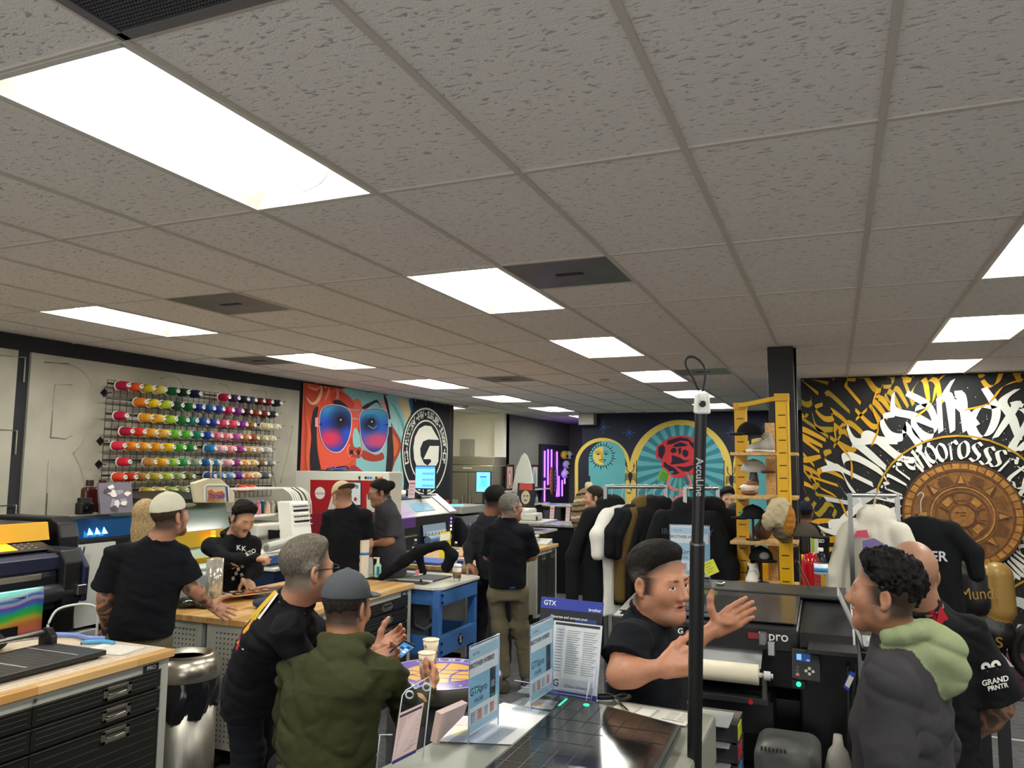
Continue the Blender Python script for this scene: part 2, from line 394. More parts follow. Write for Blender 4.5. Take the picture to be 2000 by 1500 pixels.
# ================================================================== the room
rnd = random.Random(7)
XL = -6.47; YM = 10.05; YA = 15.6
OX = -.43828; OY = 2.58971; TX = .6096; TY = 1.2192
def plain(name, c, rough=.8, scale=4., amt=.06, bump=0., metal=0.):
    if name in MATS: return MATS[name]
    m, nt, b = nodes(name); L = nt.links.new; tc = N(nt, 'ShaderNodeTexCoord'); n = N(nt, 'ShaderNodeTexNoise'); n.inputs['Scale'].default_value = scale; n.inputs['Detail'].default_value = 5
    L(tc.outputs['Object'], n.inputs['Vector']); r = N(nt, 'ShaderNodeValToRGB'); a = lin(c)
    r.color_ramp.elements[0].position = .3; r.color_ramp.elements[1].position = .7
    r.color_ramp.elements[0].color = (*[v*(1-amt) for v in a], 1); r.color_ramp.elements[1].color = (*[min(1, v*(1+amt)) for v in a], 1)
    L(n.outputs[0], r.inputs[0]); L(r.outputs[0], b.inputs['Base Color']); b.inputs['Roughness'].default_value = rough; b.inputs['Metallic'].default_value = metal
    if bump: bp = N(nt, 'ShaderNodeBump'); bp.inputs['Strength'].default_value = bump; bp.inputs['Distance'].default_value = .01; L(n.outputs[0], bp.inputs['Height']); L(bp.outputs[0], b.inputs['Normal'])
    MATS[name] = m; return m
def tile_mat():
    m, nt, b = nodes('fissured_ceiling_tile'); L = nt.links.new; tc = N(nt, 'ShaderNodeTexCoord')
    mp = N(nt, 'ShaderNodeMapping'); mp.inputs['Scale'].default_value = (28, 75, 28); L(tc.outputs['Object'], mp.inputs[0])
    n = N(nt, 'ShaderNodeTexNoise'); n.inputs['Scale'].default_value = 1.; n.inputs['Detail'].default_value = 2; n.inputs['Distortion'].default_value = .8; L(mp.outputs[0], n.inputs[0])
    r = N(nt, 'ShaderNodeValToRGB'); r.color_ramp.elements[0].position = .33; r.color_ramp.elements[0].color = (.5, .48, .45, 1); r.color_ramp.elements[1].position = .40; r.color_ramp.elements[1].color = (.88, .845, .80, 1)
    L(n.outputs[0], r.inputs[0])
    n2 = N(nt, 'ShaderNodeTexNoise'); n2.inputs['Scale'].default_value = 170.; L(tc.outputs['Object'], n2.inputs[0])
    a = N(nt, 'ShaderNodeMath', operation='ADD'); L(n.outputs[0], a.inputs[0]); L(n2.outputs[0], a.inputs[1])
    bp = N(nt, 'ShaderNodeBump'); bp.inputs['Strength'].default_value = .55; bp.inputs['Distance'].default_value = .004; L(a.outputs[0], bp.inputs['Height']); L(bp.outputs[0], b.inputs['Normal'])
    L(r.outputs[0], b.inputs['Base Color']); b.inputs['Roughness'].default_value = .95; b.inputs['Specular IOR Level'].default_value = .15
    return m
LIGHTS = [(-3, r) for r in (-3, -1, 1, 3, 5, 7, 9)]+[(-8, r) for r in (-3, -1, 1, 3, 5, 7, 9)]+[(2, r) for r in (-3, -1, 1, 3, 5)]+[(-8, 11), (-11, 8), (6, -1), (6, 2)]
VENTS = {(-2, -2): 2, (-2, 1): 1, (-6, 1): 1, (-2, 5): 1, (-9, 3): 1, (-6, 5): 1}
cm = MB('#ffffff')
C0, C1, R0, R1 = -15, 9, -5, 14
for c in range(C0, C1):
    for r in range(R0, R1):
        if (c, r) in LIGHTS: continue
        x0, y0 = OX+c*TX, OY+r*TY
        if (c, r) in VENTS and VENTS[(c, r)] == 1: y0 += TY/2
        elif (c, r) in VENTS: continue
        cm.poly([(x0, y0, CEIL+.006), (x0, OY+(r+1)*TY, CEIL+.006), (x0+TX, OY+(r+1)*TY, CEIL+.006), (x0+TX, y0, CEIL+.006)])
ceil = struct(cm, 'ceiling', tile_mat())
g = MB('#cfc8be')
for c in range(C0, C1+1): x = OX+c*TX; g.bb((x-.0115, OY+R0*TY, CEIL-.002), (x+.0115, OY+R1*TY, CEIL+.02))
for r in range(R0, R1+1): y = OY+r*TY; g.bb((OX+C0*TX, y-.0105, CEIL-.001), (OX+C1*TX, y+.0105, CEIL+.02))
for (c, r), v in VENTS.items():
    if v == 1: x, y = OX+c*TX, OY+(r+.5)*TY; g.bb((x, y-.0105, CEIL-.001), (x+TX, y+.0105, CEIL+.02))
g.build('tile_grid', 'matte', ceil, world=True, label='painted metal grid holding the ceiling tiles')
# ceiling lights: recessed housing, curved white wings, glowing centre lens
def place_word(c, r):
    col_ = {-3: 'middle row of ceiling lights', -8: 'row of ceiling lights nearest the thread wall', 2: 'row of ceiling lights nearest the lettered wall'}.get(c)
    return col_
ORD = ['first', 'second', 'third', 'fourth', 'fifth', 'sixth', 'seventh']
NICE = {(-3, -1): 'huge bright ceiling light above the near left bench', (-3, 1): 'ceiling light beside the square dark panel, second in the middle row', (-3, 3): 'third ceiling light along the middle row', (-3, 5): 'fourth ceiling light along the middle row, left of the cable loop',
        (-3, 7): 'fifth ceiling light of the middle row, behind the black pole top', (-3, 9): 'far end ceiling light of the middle row, behind the pole bracket', (-8, 1): 'ceiling light nearest the raised lettering on the concrete wall', (-8, 3): 'ceiling light just above the thread rack and banner corner',
        (-8, 5): 'ceiling light over the sunglasses banner', (-8, 7): 'ceiling light over the round emblem of the banner', (-8, 9): 'last ceiling light before the dark side wall', (-8, 11): 'farthest small ceiling light beyond the end of the arches wall', (6, -1): 'ceiling light out of view on the right side', (6, 2): 'ceiling light out of view near the right wall', (2, -1): 'ceiling light overhead on the right, out of view', (-3, -3): 'ceiling light behind the viewer in the middle row', (-8, -3): 'ceiling light behind the viewer near the thread wall', (-8, -1): 'ceiling light out of view left of the near bench', (2, 1): 'ceiling light cut off at the right edge of the picture',
        (2, 3): 'second ceiling light above the lettered wall', (2, 5): 'ceiling light touching the top of the lettered wall', (-11, 8): 'ceiling light of the kitchen niche beyond the banner'}
m_refl = plain('white_reflector_enamel', '#bdbdb6', .35, 3, .02)
m_lens = glow('fluorescent_lens', '#fffdf2', LAMP_STRENGTH)
proto = None
for c, r in LIGHTS:
    lb = NICE.get((c, r), 'ceiling light behind the viewer'); x, y = OX+(c+.5)*TX, OY+(r+.5)*TY
    if proto is None:
        t = thing('ceiling_light', lb, 'ceiling light', (0, 0, 0), 0, 'recessed ceiling lights'); W, H = TX/2-.012, TY/2-.012
        h = MB('#e9e9e2')
        def wing(sg):
            def fn(u, v):
                xx = sg*(W-u*(W-.115)); return (xx, (v*2-1)*(H-u*.10), CEIL+.085*math.sin(u*math.pi/2))
            return fn
        h.grid(wing(1), 8, 1); h.grid(wing(-1), 8, 1)
        for sg in (1, -1):
            h.grid(lambda u, v: ((u*2-1)*(W-v*(W-.115)), sg*(H-v*.10), CEIL+.085*math.sin(v*math.pi/2)), 1, 8)
        h.add([(-.115, -H+.1, CEIL+.085), (.115, -H+.1, CEIL+.085), (.115, H-.1, CEIL+.085), (-.115, H-.1, CEIL+.085)], [(0, 1, 2, 3)])
        h.build('reflector', m_refl, t)
        e = MB('#d8d6cf')
        for sg in (1, -1):
            e.bb((sg*W-.011, -H-.008, CEIL-.003), (sg*W+.011, H+.008, CEIL+.004)); e.bb((-W, sg*H-.011, CEIL-.003), (W, sg*H+.011, CEIL+.004))
        e.build('trim_frame', 'satin', t)
        l = MB('#ffffff')
        l.grid(lambda u, v: (-.125*math.cos(u*math.pi), (v*2-1)*(H-.09), CEIL+.08-.062*math.sin(u*math.pi)), 12, 1)
        for sg in (-1, 1): l.poly([(-.125*math.cos(k/12*math.pi), sg*(H-.09), CEIL+.08-.062*math.sin(k/12*math.pi)) for k in range(13)])
        l.build('diffuser', m_lens, t)
        k = MB('#7d7d78'); k.tube([(-.128*math.cos(a), H-.09, CEIL+.08-.066*math.sin(a)) for a in np.linspace(0, math.pi, 12)], .0035, 6); k.build('lens_clip', 'satin', t)
        proto = t
    else: t = copy_tree(proto)
    t.location = (x, y, 0); t['label'] = lb
for (c, r), v in VENTS.items():
    x0, y0 = OX+c*TX+.012, OY+r*TY+.012; x1, y1 = x0+TX-.024, y0+(TY if v == 2 else TY/2)-.024
    if (c, r) == (-2, -2):
        t = thing('air_return_grille', 'large dark egg-crate air grille beside the huge ceiling light', 'air vent'); m = MB('#26262a'); m.bb((x0, y0, CEIL+.03), (x1, y1, CEIL+.05)); m.build('backing', 'matte', t)
        m = MB('#55555a')
        for i in range(61): a = x0+(x1-x0)*i/60; m.bb((a-.001, y0, CEIL), (a+.001, y1, CEIL+.016))
        for i in range(101): a = y0+(y1-y0)*i/100; m.bb((x0, a-.001, CEIL), (x1, a+.001, CEIL+.016))
        m.build('egg_crate_grid', 'satin', t); m = MB('#6d6d70')
        for a, b_ in (((x0-.01, y0-.01), (x0+.02, y1+.01)), ((x1-.02, y0-.01), (x1+.01, y1+.01)), ((x0, y0-.01), (x1, y0+.02)), ((x0, y1-.02), (x1, y1+.01))): m.bb((*a, CEIL-.004), (*b_, CEIL+.006))
        m.build('frame', 'satin', t)
    else:
        lb = {(-2, 1): 'square dark smoky air diffuser panel beside a ceiling light', (-6, 1): 'square dull grey air diffuser panel left of the middle lights', (-2, 5): 'square grey air diffuser behind the cable loop', (-9, 3): 'square grey air diffuser panel above the banner corner', (-6, 5): 'square air diffuser panel over the black banner end'}[(c, r)]
        t = thing('air_diffuser', lb, 'air vent', group='square air diffusers'); m = MB('#5e5c58' if (c, r) != (-6, 1) else '#6a665f'); m.bb((x0, y0, CEIL+.001), (x1, y1, CEIL+.008)); m.build('panel', plain('grey_diffuser_metal_%d' % len(t.name), '#5f5d5a', .4, 5, .25), t)
        m = MB('#2c2b2b'); xc, yc = (x0+x1)/2, (y0+y1)/2; m.bb((xc-.08, yc-.02, CEIL-.003), (xc+.08, yc+.02, CEIL+.004)); m.build('slot', 'matte', t)
for (x, y), lb in (((1180, 742), 'small round detector on the ceiling, middle distance'), ((910, 793), 'small round detector on the ceiling by the kitchen niche')):
    p = atZ(x, y, CEIL); m = MB('#b9b5ac'); m.lathe([(.0, -.035), (.045, -.03), (.06, -.012), (.065, 0)], p); solo(m, 'smoke_detector', lb, 'smoke detector', 'satin', 'round ceiling detectors')
# floor: dark carpet tiles
def carpet_mat():
    m, nt, b = nodes('carpet_tile_floor'); L = nt.links.new; tc = N(nt, 'ShaderNodeTexCoord')
    mp = N(nt, 'ShaderNodeMapping'); mp.inputs['Scale'].default_value = (5, 60, 5); L(tc.outputs['Object'], mp.inputs[0])
    n = N(nt, 'ShaderNodeTexNoise'); n.inputs['Scale'].default_value = 2.; n.inputs['Detail'].default_value = 6; L(mp.outputs[0], n.inputs[0])
    br = N(nt, 'ShaderNodeTexBrick'); br.inputs['Scale'].default_value = 1.64; br.offset = 0; br.inputs['Mortar Size'].default_value = .004; br.inputs['Row Height'].default_value = 1.; br.inputs['Brick Width'].default_value = 1.
    br.inputs['Color1'].default_value = (.85, .85, .85, 1); br.inputs['Color2'].default_value = (1.15, 1.15, 1.15, 1); br.inputs['Mortar'].default_value = (.6, .6, .6, 1); L(tc.outputs['Object'], br.inputs[0])
    r = N(nt, 'ShaderNodeValToRGB'); r.color_ramp.elements[0].position = .3; r.color_ramp.elements[0].color = (*lin('#37383a'), 1); r.color_ramp.elements[1].position = .75; r.color_ramp.elements[1].color = (*lin('#77777b'), 1)
    L(n.outputs[0], r.inputs[0]); mx = N(nt, 'ShaderNodeVectorMath', operation='MULTIPLY'); L(r.outputs[0], mx.inputs[0]); L(br.outputs[0], mx.inputs[1]); L(mx.outputs[0], b.inputs['Base Color'])
    b.inputs['Roughness'].default_value = .95; b.inputs['Specular IOR Level'].default_value = .1
    bp = N(nt, 'ShaderNodeBump'); bp.inputs['Strength'].default_value = .4; bp.inputs['Distance'].default_value = .005; L(n.outputs[0], bp.inputs['Height']); L(bp.outputs[0], b.inputs['Normal']); return m
fm = MB(); fm.bb((-9.6, -3.6, -.1), (5.2, 19.6, 0)); floor = struct(fm, 'floor', carpet_mat())
def wall(name, lo, hi, c, mat=None): m = MB(c); m.bb(lo, hi); return struct(m, name, mat or plain('paint_'+name, c, .8, 3, .04))
wl = wall('wall_left', (XL-.15, -3.6, 0), (XL, 12.85, CEIL+.005), '#25272e')
wk = wall('wall_kitchen', (-9.6, 15.2, 0), (-6.62, 15.35, CEIL+.005), '#f0edda')
wall('wall_kitchen_side', (-9.75, 12.7, 0), (-9.6, 15.35, CEIL+.005), '#d0cdb9'); wall('wall_kitchen_return', (-9.6, 12.7, 0), (XL-.15, 12.85, CEIL+.005), '#d0cdb9')
tm = MB('#efede0'); tm.bb((-6.62, 15.08, 0), (-6.40, 15.36, CEIL+.004)); struct(tm, 'trim_1')
wg = wall('wall_grey', (-6.55, 15.2, 0), (-6.40, 19.6, CEIL+.005), '#7b7c76')
wa = wall('wall_back', (-4.85, YA, 0), (-.2, YA+.15, CEIL+.005), '#252a3c')
wall('wall_corridor', (-6.55, 19.45, 0), (-4.7, 19.6, CEIL+.005), '#6d6c6a'); wall('wall_corridor_side', (-4.85, YA+.15, 0), (-4.7, 19.6, CEIL+.005), '#4a4a4c')
wc = wall('wall_right_lettered', (-.35, YM, 0), (5.2, YM+.15, CEIL+.005), '#1d1e20'); wall('wall_return', (-.35, YM+.15, 0), (-.2, YA+.15, CEIL+.005), '#252a3c')
for k in range(4):
    fw_ = MB('#2a2b2d'); xa = -4.9+k*2.1; xb = xa+2.0
    for lo, hi in (((xa, .25), (xa+.06, 2.35)), ((xb-.06, .25), (xb, 2.35)), ((xa, .25), (xb, .31)), ((xa, 2.29), (xb, 2.35))): fw_.bb((lo[0], -3.6, lo[1]), (hi[0], -3.55, hi[1]))
    fo = struct(fw_, 'window_%d' % (k+1), 'satin'); gp = MB('#cfd9e2'); gp.bb((xa+.06, -3.598, .31), (xb-.06, -3.59, 2.29)); gp.build('window_pane', 'gloss', fo, world=True)  # unseen windows, added to go with the fill lamp behind the viewer
wall('wall_right', (5.05, -3.6, 0), (5.2, YM, CEIL+.005), '#c9c6c0'); wall('wall_near', (-6.6, -3.75, 0), (5.2, -3.6, CEIL+.005), '#d0cdc6')
sb = MB('#a9a7a0'); sb.bb((-4.85, YA-.25, 2.80), (-4.53, YA, CEIL)); struct(sb, 'trim_2')
# black steel column
cb = MB('#14161a'); cb.bb((-.53, 7.30, 0), (-.31, 7.5, CEIL)); co = struct(cb, 'trim_3', 'satin', bevel=.006); q = MB('#0d0e11'); q.tube([(-.298, 7.38, 0), (-.298, 7.38, CEIL-.005)], .012); q.build('conduit', 'satin', co, world=True)
# ---- drawing on walls: shapes surveyed in the photograph, laid on the wall plane
class Wp:
    def __init__(s, axis, val, z=(1, 0, 0), sgn=-1): s.ax = axis; s.val = val; s.sg = sgn; s.k = 0; s.m = (lambda x, y: (x, y))
    def P(s, x, y, lay=0):
        x, y = s.m(x, y); v = s.val+s.sg*(.0012*lay+s.k*1.5e-5); return atX(x, y, v) if s.ax == 'x' else atY(x, y, v)
    def zoom(s, x0, y0, k): s.m = lambda x, y: (x0+x/k, y0+y/k); return s
    def poly(s, mb, pts, c, lay): s.k += 1; mb.c(c).poly([s.P(x, y, lay) for x, y in pts])
    def line(s, mb, pts, w_, c, lay, smooth=True, taper=False):
        s.k += 1; p = spl(pts) if smooth and len(pts) > 2 else [V3(q, float) for q in pts]; L = []; R = []; n = len(p)
        for i in range(n):
            d = p[min(i+1, n-1)]-p[max(i-1, 0)]; d = d/(np.linalg.norm(d)+1e-9); ww = w_*(1 if not taper else max(.15, math.sin(math.pi*(i+.5)/n)))/2; nn = V3([-d[1], d[0]])*ww; L.append(p[i]+nn); R.append(p[i]-nn)
        mb.c(c); b = [s.P(*q, lay) for q in L]+[s.P(*q, lay) for q in R]; mb.add(b, [(i, i+1, n+i+1, n+i) for i in range(n-1)])
def spl(pts, k=6, closed=False):
    P = [V3(p, float) for p in pts]; n = len(P); out = []
    for i in range(n if closed else n-1):
        a, b, c, d = (P[(i-1) % n], P[i % n], P[(i+1) % n], P[(i+2) % n]) if closed else (P[max(i-1, 0)], P[i], P[i+1], P[min(i+2, n-1)])
        for j in range(k): t = j/k; out.append(.5*((2*b)+(c-a)*t+(2*a-5*b+4*c-d)*t*t+(3*b-a-3*c+d)*t**3))
    if not closed: out.append(P[-1])
    return out
def ellp(cx, cy, rx, ry, a0=0, a1=360, n=32): return [(cx+rx*math.cos(R_(a0+(a1-a0)*i/n)), cy-ry*math.sin(R_(a0+(a1-a0)*i/n))) for i in range(n+(0 if abs(a1-a0) == 360 else 1))]
# plaster panels with raised outlines of giant letters on the thread wall
pm = MB('#b1aca0'); pan = MB('#a6a195')
for y0, y1 in ((-3.5, 4.50), (4.62, 8.32)): pan.bb((XL, y0, .0), (XL+.025, y1, 2.90))
plaster = plain('trowelled_grey_plaster', '#a8a496', .7, 1.7, .22, .3)
po = pan.build('plaster_panel', plaster, wl, world=True, label='grey trowelled plaster panel')
W1 = Wp('x', XL+.027, sgn=1); W1.zoom(0, 640, 3.3333)
letters = [[(80, 1330), (0, 1310)], [(0, 180), (165, 195), (155, 355)], [(0, 663), (110, 670), (100, 825)], [(0, 1158), (105, 1155), (95, 1310)],
    [(290, 225), (440, 235)], [(330, 715), (360, 370), (470, 372)], [(330, 715), (420, 722), (470, 700)], [(320, 865), (295, 1290)]]
curv = [[(440, 235), (530, 275), (590, 360), (608, 480), (590, 610), (540, 740), (475, 815)], [(475, 815), (520, 900), (550, 1000), (572, 1120)],
    [(1050, 330), (1120, 318), (1170, 340), (1195, 385), (1190, 420)], [(1430, 365), (1470, 370), (1500, 410), (1515, 440)], [(1640, 405), (1730, 412), (1730, 520)], [(1905, 640), (1880, 800), (1825, 1010)], [(1760, 880), (1800, 1040)]]
em = MB('#8a857a')
for l in letters: em.tube([W1.P(*p) for p in l], .007, 6)
for l in curv: em.tube([W1.P(*p) for p in spl(l)], .007, 6)
em.build('raised_lettering', plaster, wl, world=True, label='raised outline of giant letters, an R among them')
# ================================================================== wall art
# ---- arches mural on the back wall
A = Wp('y', YA); A.zoom(1110, 790, 4.762); m = MB()
NV, YE, TE, DT = '#262a3b', '#e3c964', '#63b3bb', '#3e8396'
def arch(cx, cyc, ro, ri, xl, xr, bot, lay):
    A.poly(m, ellp(cx, cyc, ro, ro*1.0, 180, 0)+[(cx+ro, bot), (cx-ro, bot)], YE, lay)
arch(317, 567, 257, 0, 0, 0, 1900, 1); arch(1045, 620, 478, 0, 0, 0, 1900, 1); arch(1790, 567, 257, 0, 0, 0, 1900, 1)
A.poly(m, ellp(317, 570, 226, 226, 180, 0)+[(530, 570), (530, 1900), (92, 1900)], NV, 2)
A.poly(m, ellp(360, 512, 170, 172, 180, 0)+[(530, 1900), (190, 1900)], TE, 3)
A.poly(m, ellp(1045, 620, 408, 430, 180, 0)+[(1453, 1900), (638, 1900)], TE, 2)
A.poly(m, ellp(1780, 560, 170, 172, 180, 0)+[(1950, 1900), (1620, 1900)], TE, 3)
cx, cy = 1045, 560
for i in range(24):
    a0 = R_(15*i+2); a1 = a0+R_(7.5)
    def hit(a):
        dx, dy = math.cos(a), -math.sin(a); t = 0
        while t < 1500:
            x, y = cx+dx*t, cy+dy*t
            if x < 640 or x > 1450 or y > 1700 or (y < 620 and ((x-1045)/406)**2+((y-620)/428)**2 > 1): break
            t += 4
        return (cx+dx*t, cy+dy*t)
    A.poly(m, [(cx, cy), hit(a0), hit((a0+a1)/2), hit(a1)], DT, 3)
for x in (634, 1449): A.line(m, [(x, 520), (x, 1900)], 7, '#14161f', 4, False)
sx, sy = 315, 478
for i in range(26):
    a = 2*math.pi*i/26; b = .07; r0 = 92; r1 = 142 if i % 2 else 120
    A.poly(m, [(sx+r0*math.cos(a-b), sy-r0*math.sin(a-b)), (sx+r1*math.cos(a), sy-r1*math.sin(a)), (sx+r0*math.cos(a+b), sy-r0*math.sin(a+b))], '#151722', 5)
A.poly(m, ellp(sx, sy, 85, 86), YE, 5); A.poly(m, ellp(sx+2, sy, 83, 84, -85, 85), TE, 6)
for x in (278, 350): A.line(m, [(x-24, 462), (x, 452), (x+24, 464)], 5, '#151722', 7); A.poly(m, ellp(x, 464, 9, 7), '#151722', 7); A.line(m, [(x-28, 446), (x, 434), (x+28, 448)], 4, '#151722', 7)
A.line(m, [(314, 455), (312, 490), (322, 497), (308, 500)], 4, '#151722', 7); A.line(m, [(286, 518), (305, 512), (318, 516), (332, 512), (350, 520)], 7, '#151722', 7); A.line(m, [(292, 522), (318, 536), (346, 522)], 5, '#151722', 7)
def star(x, y, r=62):
    for i in range(8): a = math.pi*i/4+.02; rr = r if i % 2 == 0 else r*.75; A.line(m, [(x, y), (x+rr*math.cos(a), y-rr*math.sin(a))], 5, '#4a66a8', 2, False)
    A.poly(m, ellp(x, y, 13, 13, n=12), '#3452b8', 3)
for p in ((323, 210), (567, 262), (1525, 265), (1830, 205)): star(*p)
def scorpion(x, y):
    K = '#1e2340'; A.poly(m, [(x-10, y-10), (x-22, y+20), (x-12, y+60), (x, y+105), (x+12, y+60), (x+22, y+20), (x+10, y-10)], K, 5)
    for s in (-1, 1):
        for k in range(5): A.line(m, [(x+s*12, y+8+k*13), (x+s*34, y+k*14), (x+s*50, y+16+k*16)], 5, K, 5)
        A.line(m, [(x+s*8, y-5), (x+s*34, y-40), (x+s*30, y-78)], 6, K, 5); A.line(m, [(x+s*30, y-95), (x+s*40, y-70), (x+s*24, y-60)], 5, K, 5)
    A.line(m, [(x, y+100), (x-8, y+130), (x+10, y+155), (x+2, y+185), (x-30, y+178)], 9, K, 5)
scorpion(576, 640); scorpion(1514, 668)
RD, DK = '#cf3c3f', '#29243a'
for c, pts in (('#6fb84a', [(865, 598), (905, 610), (938, 650), (925, 695), (880, 712), (832, 712), (838, 650)]), ('#6fb84a', [(1145, 665), (1200, 665), (1230, 700), (1190, 735), (1150, 700)])): A.poly(m, pts, c, 4)
for k in range(5): A.line(m, [(885+k*10, 625+k*6), (862+k*14, 668+k*8), (855+k*14, 712)], 4, '#1c2b22', 5)
for k in range(4): A.line(m, [(1050+k*16, 660), (1085+k*14, 720), (1075+k*14, 745)], 5, '#1c2b22', 5)
for pts in ([(965, 640), (935, 690), (930, 740), (975, 785), (1050, 800), (1062, 835), (1000, 870), (985, 940)], [(1100, 660), (1130, 700), (1135, 760), (1110, 800)], [(915, 905), (960, 885), (1015, 915), (960, 930)]): A.line(m, pts, 27, '#e2807d', 4)
A.line(m, [(1015, 690), (1025, 760), (1018, 860)], 12, '#4f9a6a', 4)
rose = [(930, 312), (1035, 285), (1130, 297), (1185, 342), (1243, 385), (1262, 450), (1240, 520), (1272, 580), (1230, 640), (1150, 655), (1090, 662), (1035, 686), (980, 678), (930, 640), (900, 602), (866, 588), (868, 522), (815, 500), (808, 445), (828, 382), (872, 352)]
A.poly(m, rose, RD, 5)
for pts in ([(838, 395), (880, 372), (900, 400), (900, 445), (870, 510), (835, 480)], [(925, 335), (1035, 305), (1110, 315), (1150, 350), (1050, 335), (960, 370), (915, 372)], [(985, 372), (1045, 350), (1105, 372), (1105, 385), (1040, 395), (975, 395)], [(1120, 340), (1170, 360), (1200, 420), (1165, 410), (1130, 372)],
            [(890, 530), (930, 560), (990, 590), (1035, 640), (980, 655), (930, 610), (885, 575)], [(960, 470), (1030, 490), (1080, 520), (1140, 515), (1080, 545), (1000, 555), (950, 560), (965, 515)], [(1065, 425), (1090, 418), (1118, 440), (1112, 480), (1085, 492), (1060, 465)], [(975, 400), (1000, 405), (1010, 440), (970, 455), (945, 430)],
            [(1000, 575), (1090, 580), (1170, 560), (1160, 590), (1120, 625), (1060, 620)], [(1190, 440), (1225, 420), (1240, 450), (1200, 520), (1150, 560), (1180, 500)], [(1170, 600), (1225, 575), (1245, 595), (1215, 625), (1165, 632)], [(1020, 410), (1050, 400), (1050, 450), (1030, 470)]): A.poly(m, pts, DK, 6)
for pts in ([(945, 645), (955, 625), (980, 630)], [(1090, 645), (1110, 640), (1122, 665)]): A.line(m, pts, 10, '#5aa0b0', 7)
m.build('arches_mural', 'matte', wa, world=True, label='painted mural of yellow arches, a red rose and a sun face')

# ---- printed fabric banner on the thread wall
XB = -6.43; B = Wp('x', XB, sgn=1); B.zoom(580, 735, 6.25); m = MB()
def bp(x, y, lay=0): return B.P(x, y, lay)
edge = [(84, 78), (200, 92), (400, 125), (700, 170), (1000, 212), (1300, 262), (1600, 300), (1878, 362)]
e0 = [bp(*p) for p in edge]; zb = 1.25
yA, yB = e0[0][1], e0[-1][1]
topz = lambda y: np.interp(y, [p[1] for p in e0], [p[2] for p in e0])
wav = lambda y, v: .006*math.sin(y*9)*(1-v*.3)
m.c('#c9503c').grid(lambda u, v: (XB+wav(yA+(yB-yA)*u, v)-.007, yA+(yB-yA)*u, topz(yA+(yB-yA)*u)*(1-v)+zb*v), 60, 4)
tb = thing('banner', 'printed fabric banner of a face in aviator sunglasses and a round G emblem', 'banner', (XL+.04, (yA+yB)/2, zb))
K = '#171b24'
def shp(c, lay, pts, sm=False): B.poly(m, spl(pts, 5, True) if sm else pts, c, lay)
shp('#c8482f', 0, [(100, 90), (480, 135), (480, 1500), (100, 1500)])
shp('#e8593f', 1, [(300, 200), (760, 180), (760, 560), (700, 1130), (560, 1200), (330, 1180), (250, 800), (250, 500)], True)
shp('#8fc7c8', 1, [(560, 150), (880, 195), (1060, 230), (1130, 500), (1130, 900), (1090, 1500), (760, 1500), (720, 1050), (760, 700), (760, 420), (690, 330)], True)
shp('#e06a52', 2, [(690, 300), (760, 280), (800, 380), (790, 470), (720, 480)], True)
shp('#cf4736', 2, [(420, 220), (540, 190), (640, 250), (700, 330), (640, 400), (430, 330)], True)
shp('#9fd3d3', 1, [(1080, 240), (1400, 290), (1420, 500), (1350, 800), (1300, 1100), (1330, 1500), (1080, 1500), (1180, 1100), (1270, 820), (1150, 560)], True)
shp('#e9d3a4', 2, [(1230, 265), (1330, 280), (1400, 420), (1390, 620), (1330, 760), (1330, 560), (1270, 400)], True)
shp('#a8452f', 2, [(1130, 640), (1200, 660), (1270, 840), (1240, 960), (1170, 1100), (1090, 1300), (1100, 1000), (1150, 800)], True)
shp('#d86a3f', 3, [(1150, 700), (1215, 760), (1240, 860), (1190, 980), (1160, 860)], True)
shp('#231c26', 2, [(200, 420), (262, 380), (240, 560), (250, 900), (290, 1180), (170, 1180), (165, 700)], True)
shp('#2d2028', 3, [(1060, 240), (1105, 300), (1150, 560), (1170, 760), (1180, 980), (1150, 1180), (1080, 1270), (1100, 900), (1095, 500)], True)
for pts, c, w_ in (([(110, 250), (180, 330), (250, 300), (300, 180), (290, 110)], '#edbb90', 42), ([(130, 120), (230, 160), (280, 130)], '#e98a6a', 40), ([(390, 140), (380, 200), (340, 300)], '#eda080', 26), ([(480, 130), (490, 230), (460, 340)], '#f2c3b0', 8), ([(508, 135), (505, 260), (510, 340)], '#f2c3b0', 8),
    ([(110, 480), (150, 700), (130, 1000), (150, 1200)], '#e0603f', 50), ([(1240, 560), (1300, 800), (1280, 1060), (1180, 1320)], '#bfe0dc', 34), ([(1150, 320), (1230, 440), (1300, 620), (1310, 800)], '#6fb3b8', 30), ([(1290, 900), (1270, 1150), (1230, 1400)], '#7fbfc0', 26), ([(1180, 1180), (1150, 1300), (1110, 1420)], '#4f98a0', 12), ([(1250, 1150), (1200, 1330), (1190, 1450)], '#e6d2a4', 14)): B.line(m, pts, w_, c, 4, taper=True)
shp('#2a1b26', 4, [(440, 300), (520, 290), (620, 370), (560, 360), (470, 350)], True); shp('#3b2130', 4, [(800, 370), (930, 300), (985, 295), (1030, 390), (980, 320), (900, 360), (830, 410)], True)
shp('#e9a595', 4, [(1030, 270), (1060, 290), (1100, 420), (1090, 440), (1040, 350)], True)
shp('#8fc7c8', 4, [(700, 640), (735, 650), (760, 720), (770, 850), (700, 860), (680, 760)], True)
shp('#b8402f', 3, [(640, 800), (680, 740), (720, 860), (770, 860), (795, 940), (760, 1000), (700, 990), (640, 960)], True)
for pts in ([(650, 830), (615, 900), (640, 980), (690, 920), (725, 950), (760, 930)], [(790, 800), (795, 900), (770, 960)]): B.line(m, pts, 10, '#f0a08c', 5)
for x, y, rx, ry in ((668, 925, 22, 30), (750, 930, 20, 34)): B.poly(m, ellp(x, y, rx, ry, n=16), '#2c1520', 5)
shp('#b02f45', 5, [(640, 1120), (680, 1085), (730, 1100), (780, 1140), (820, 1180), (640, 1180)], True); shp('#d8503f', 3, [(560, 1100), (640, 1060), (700, 1010), (640, 1130)], True)
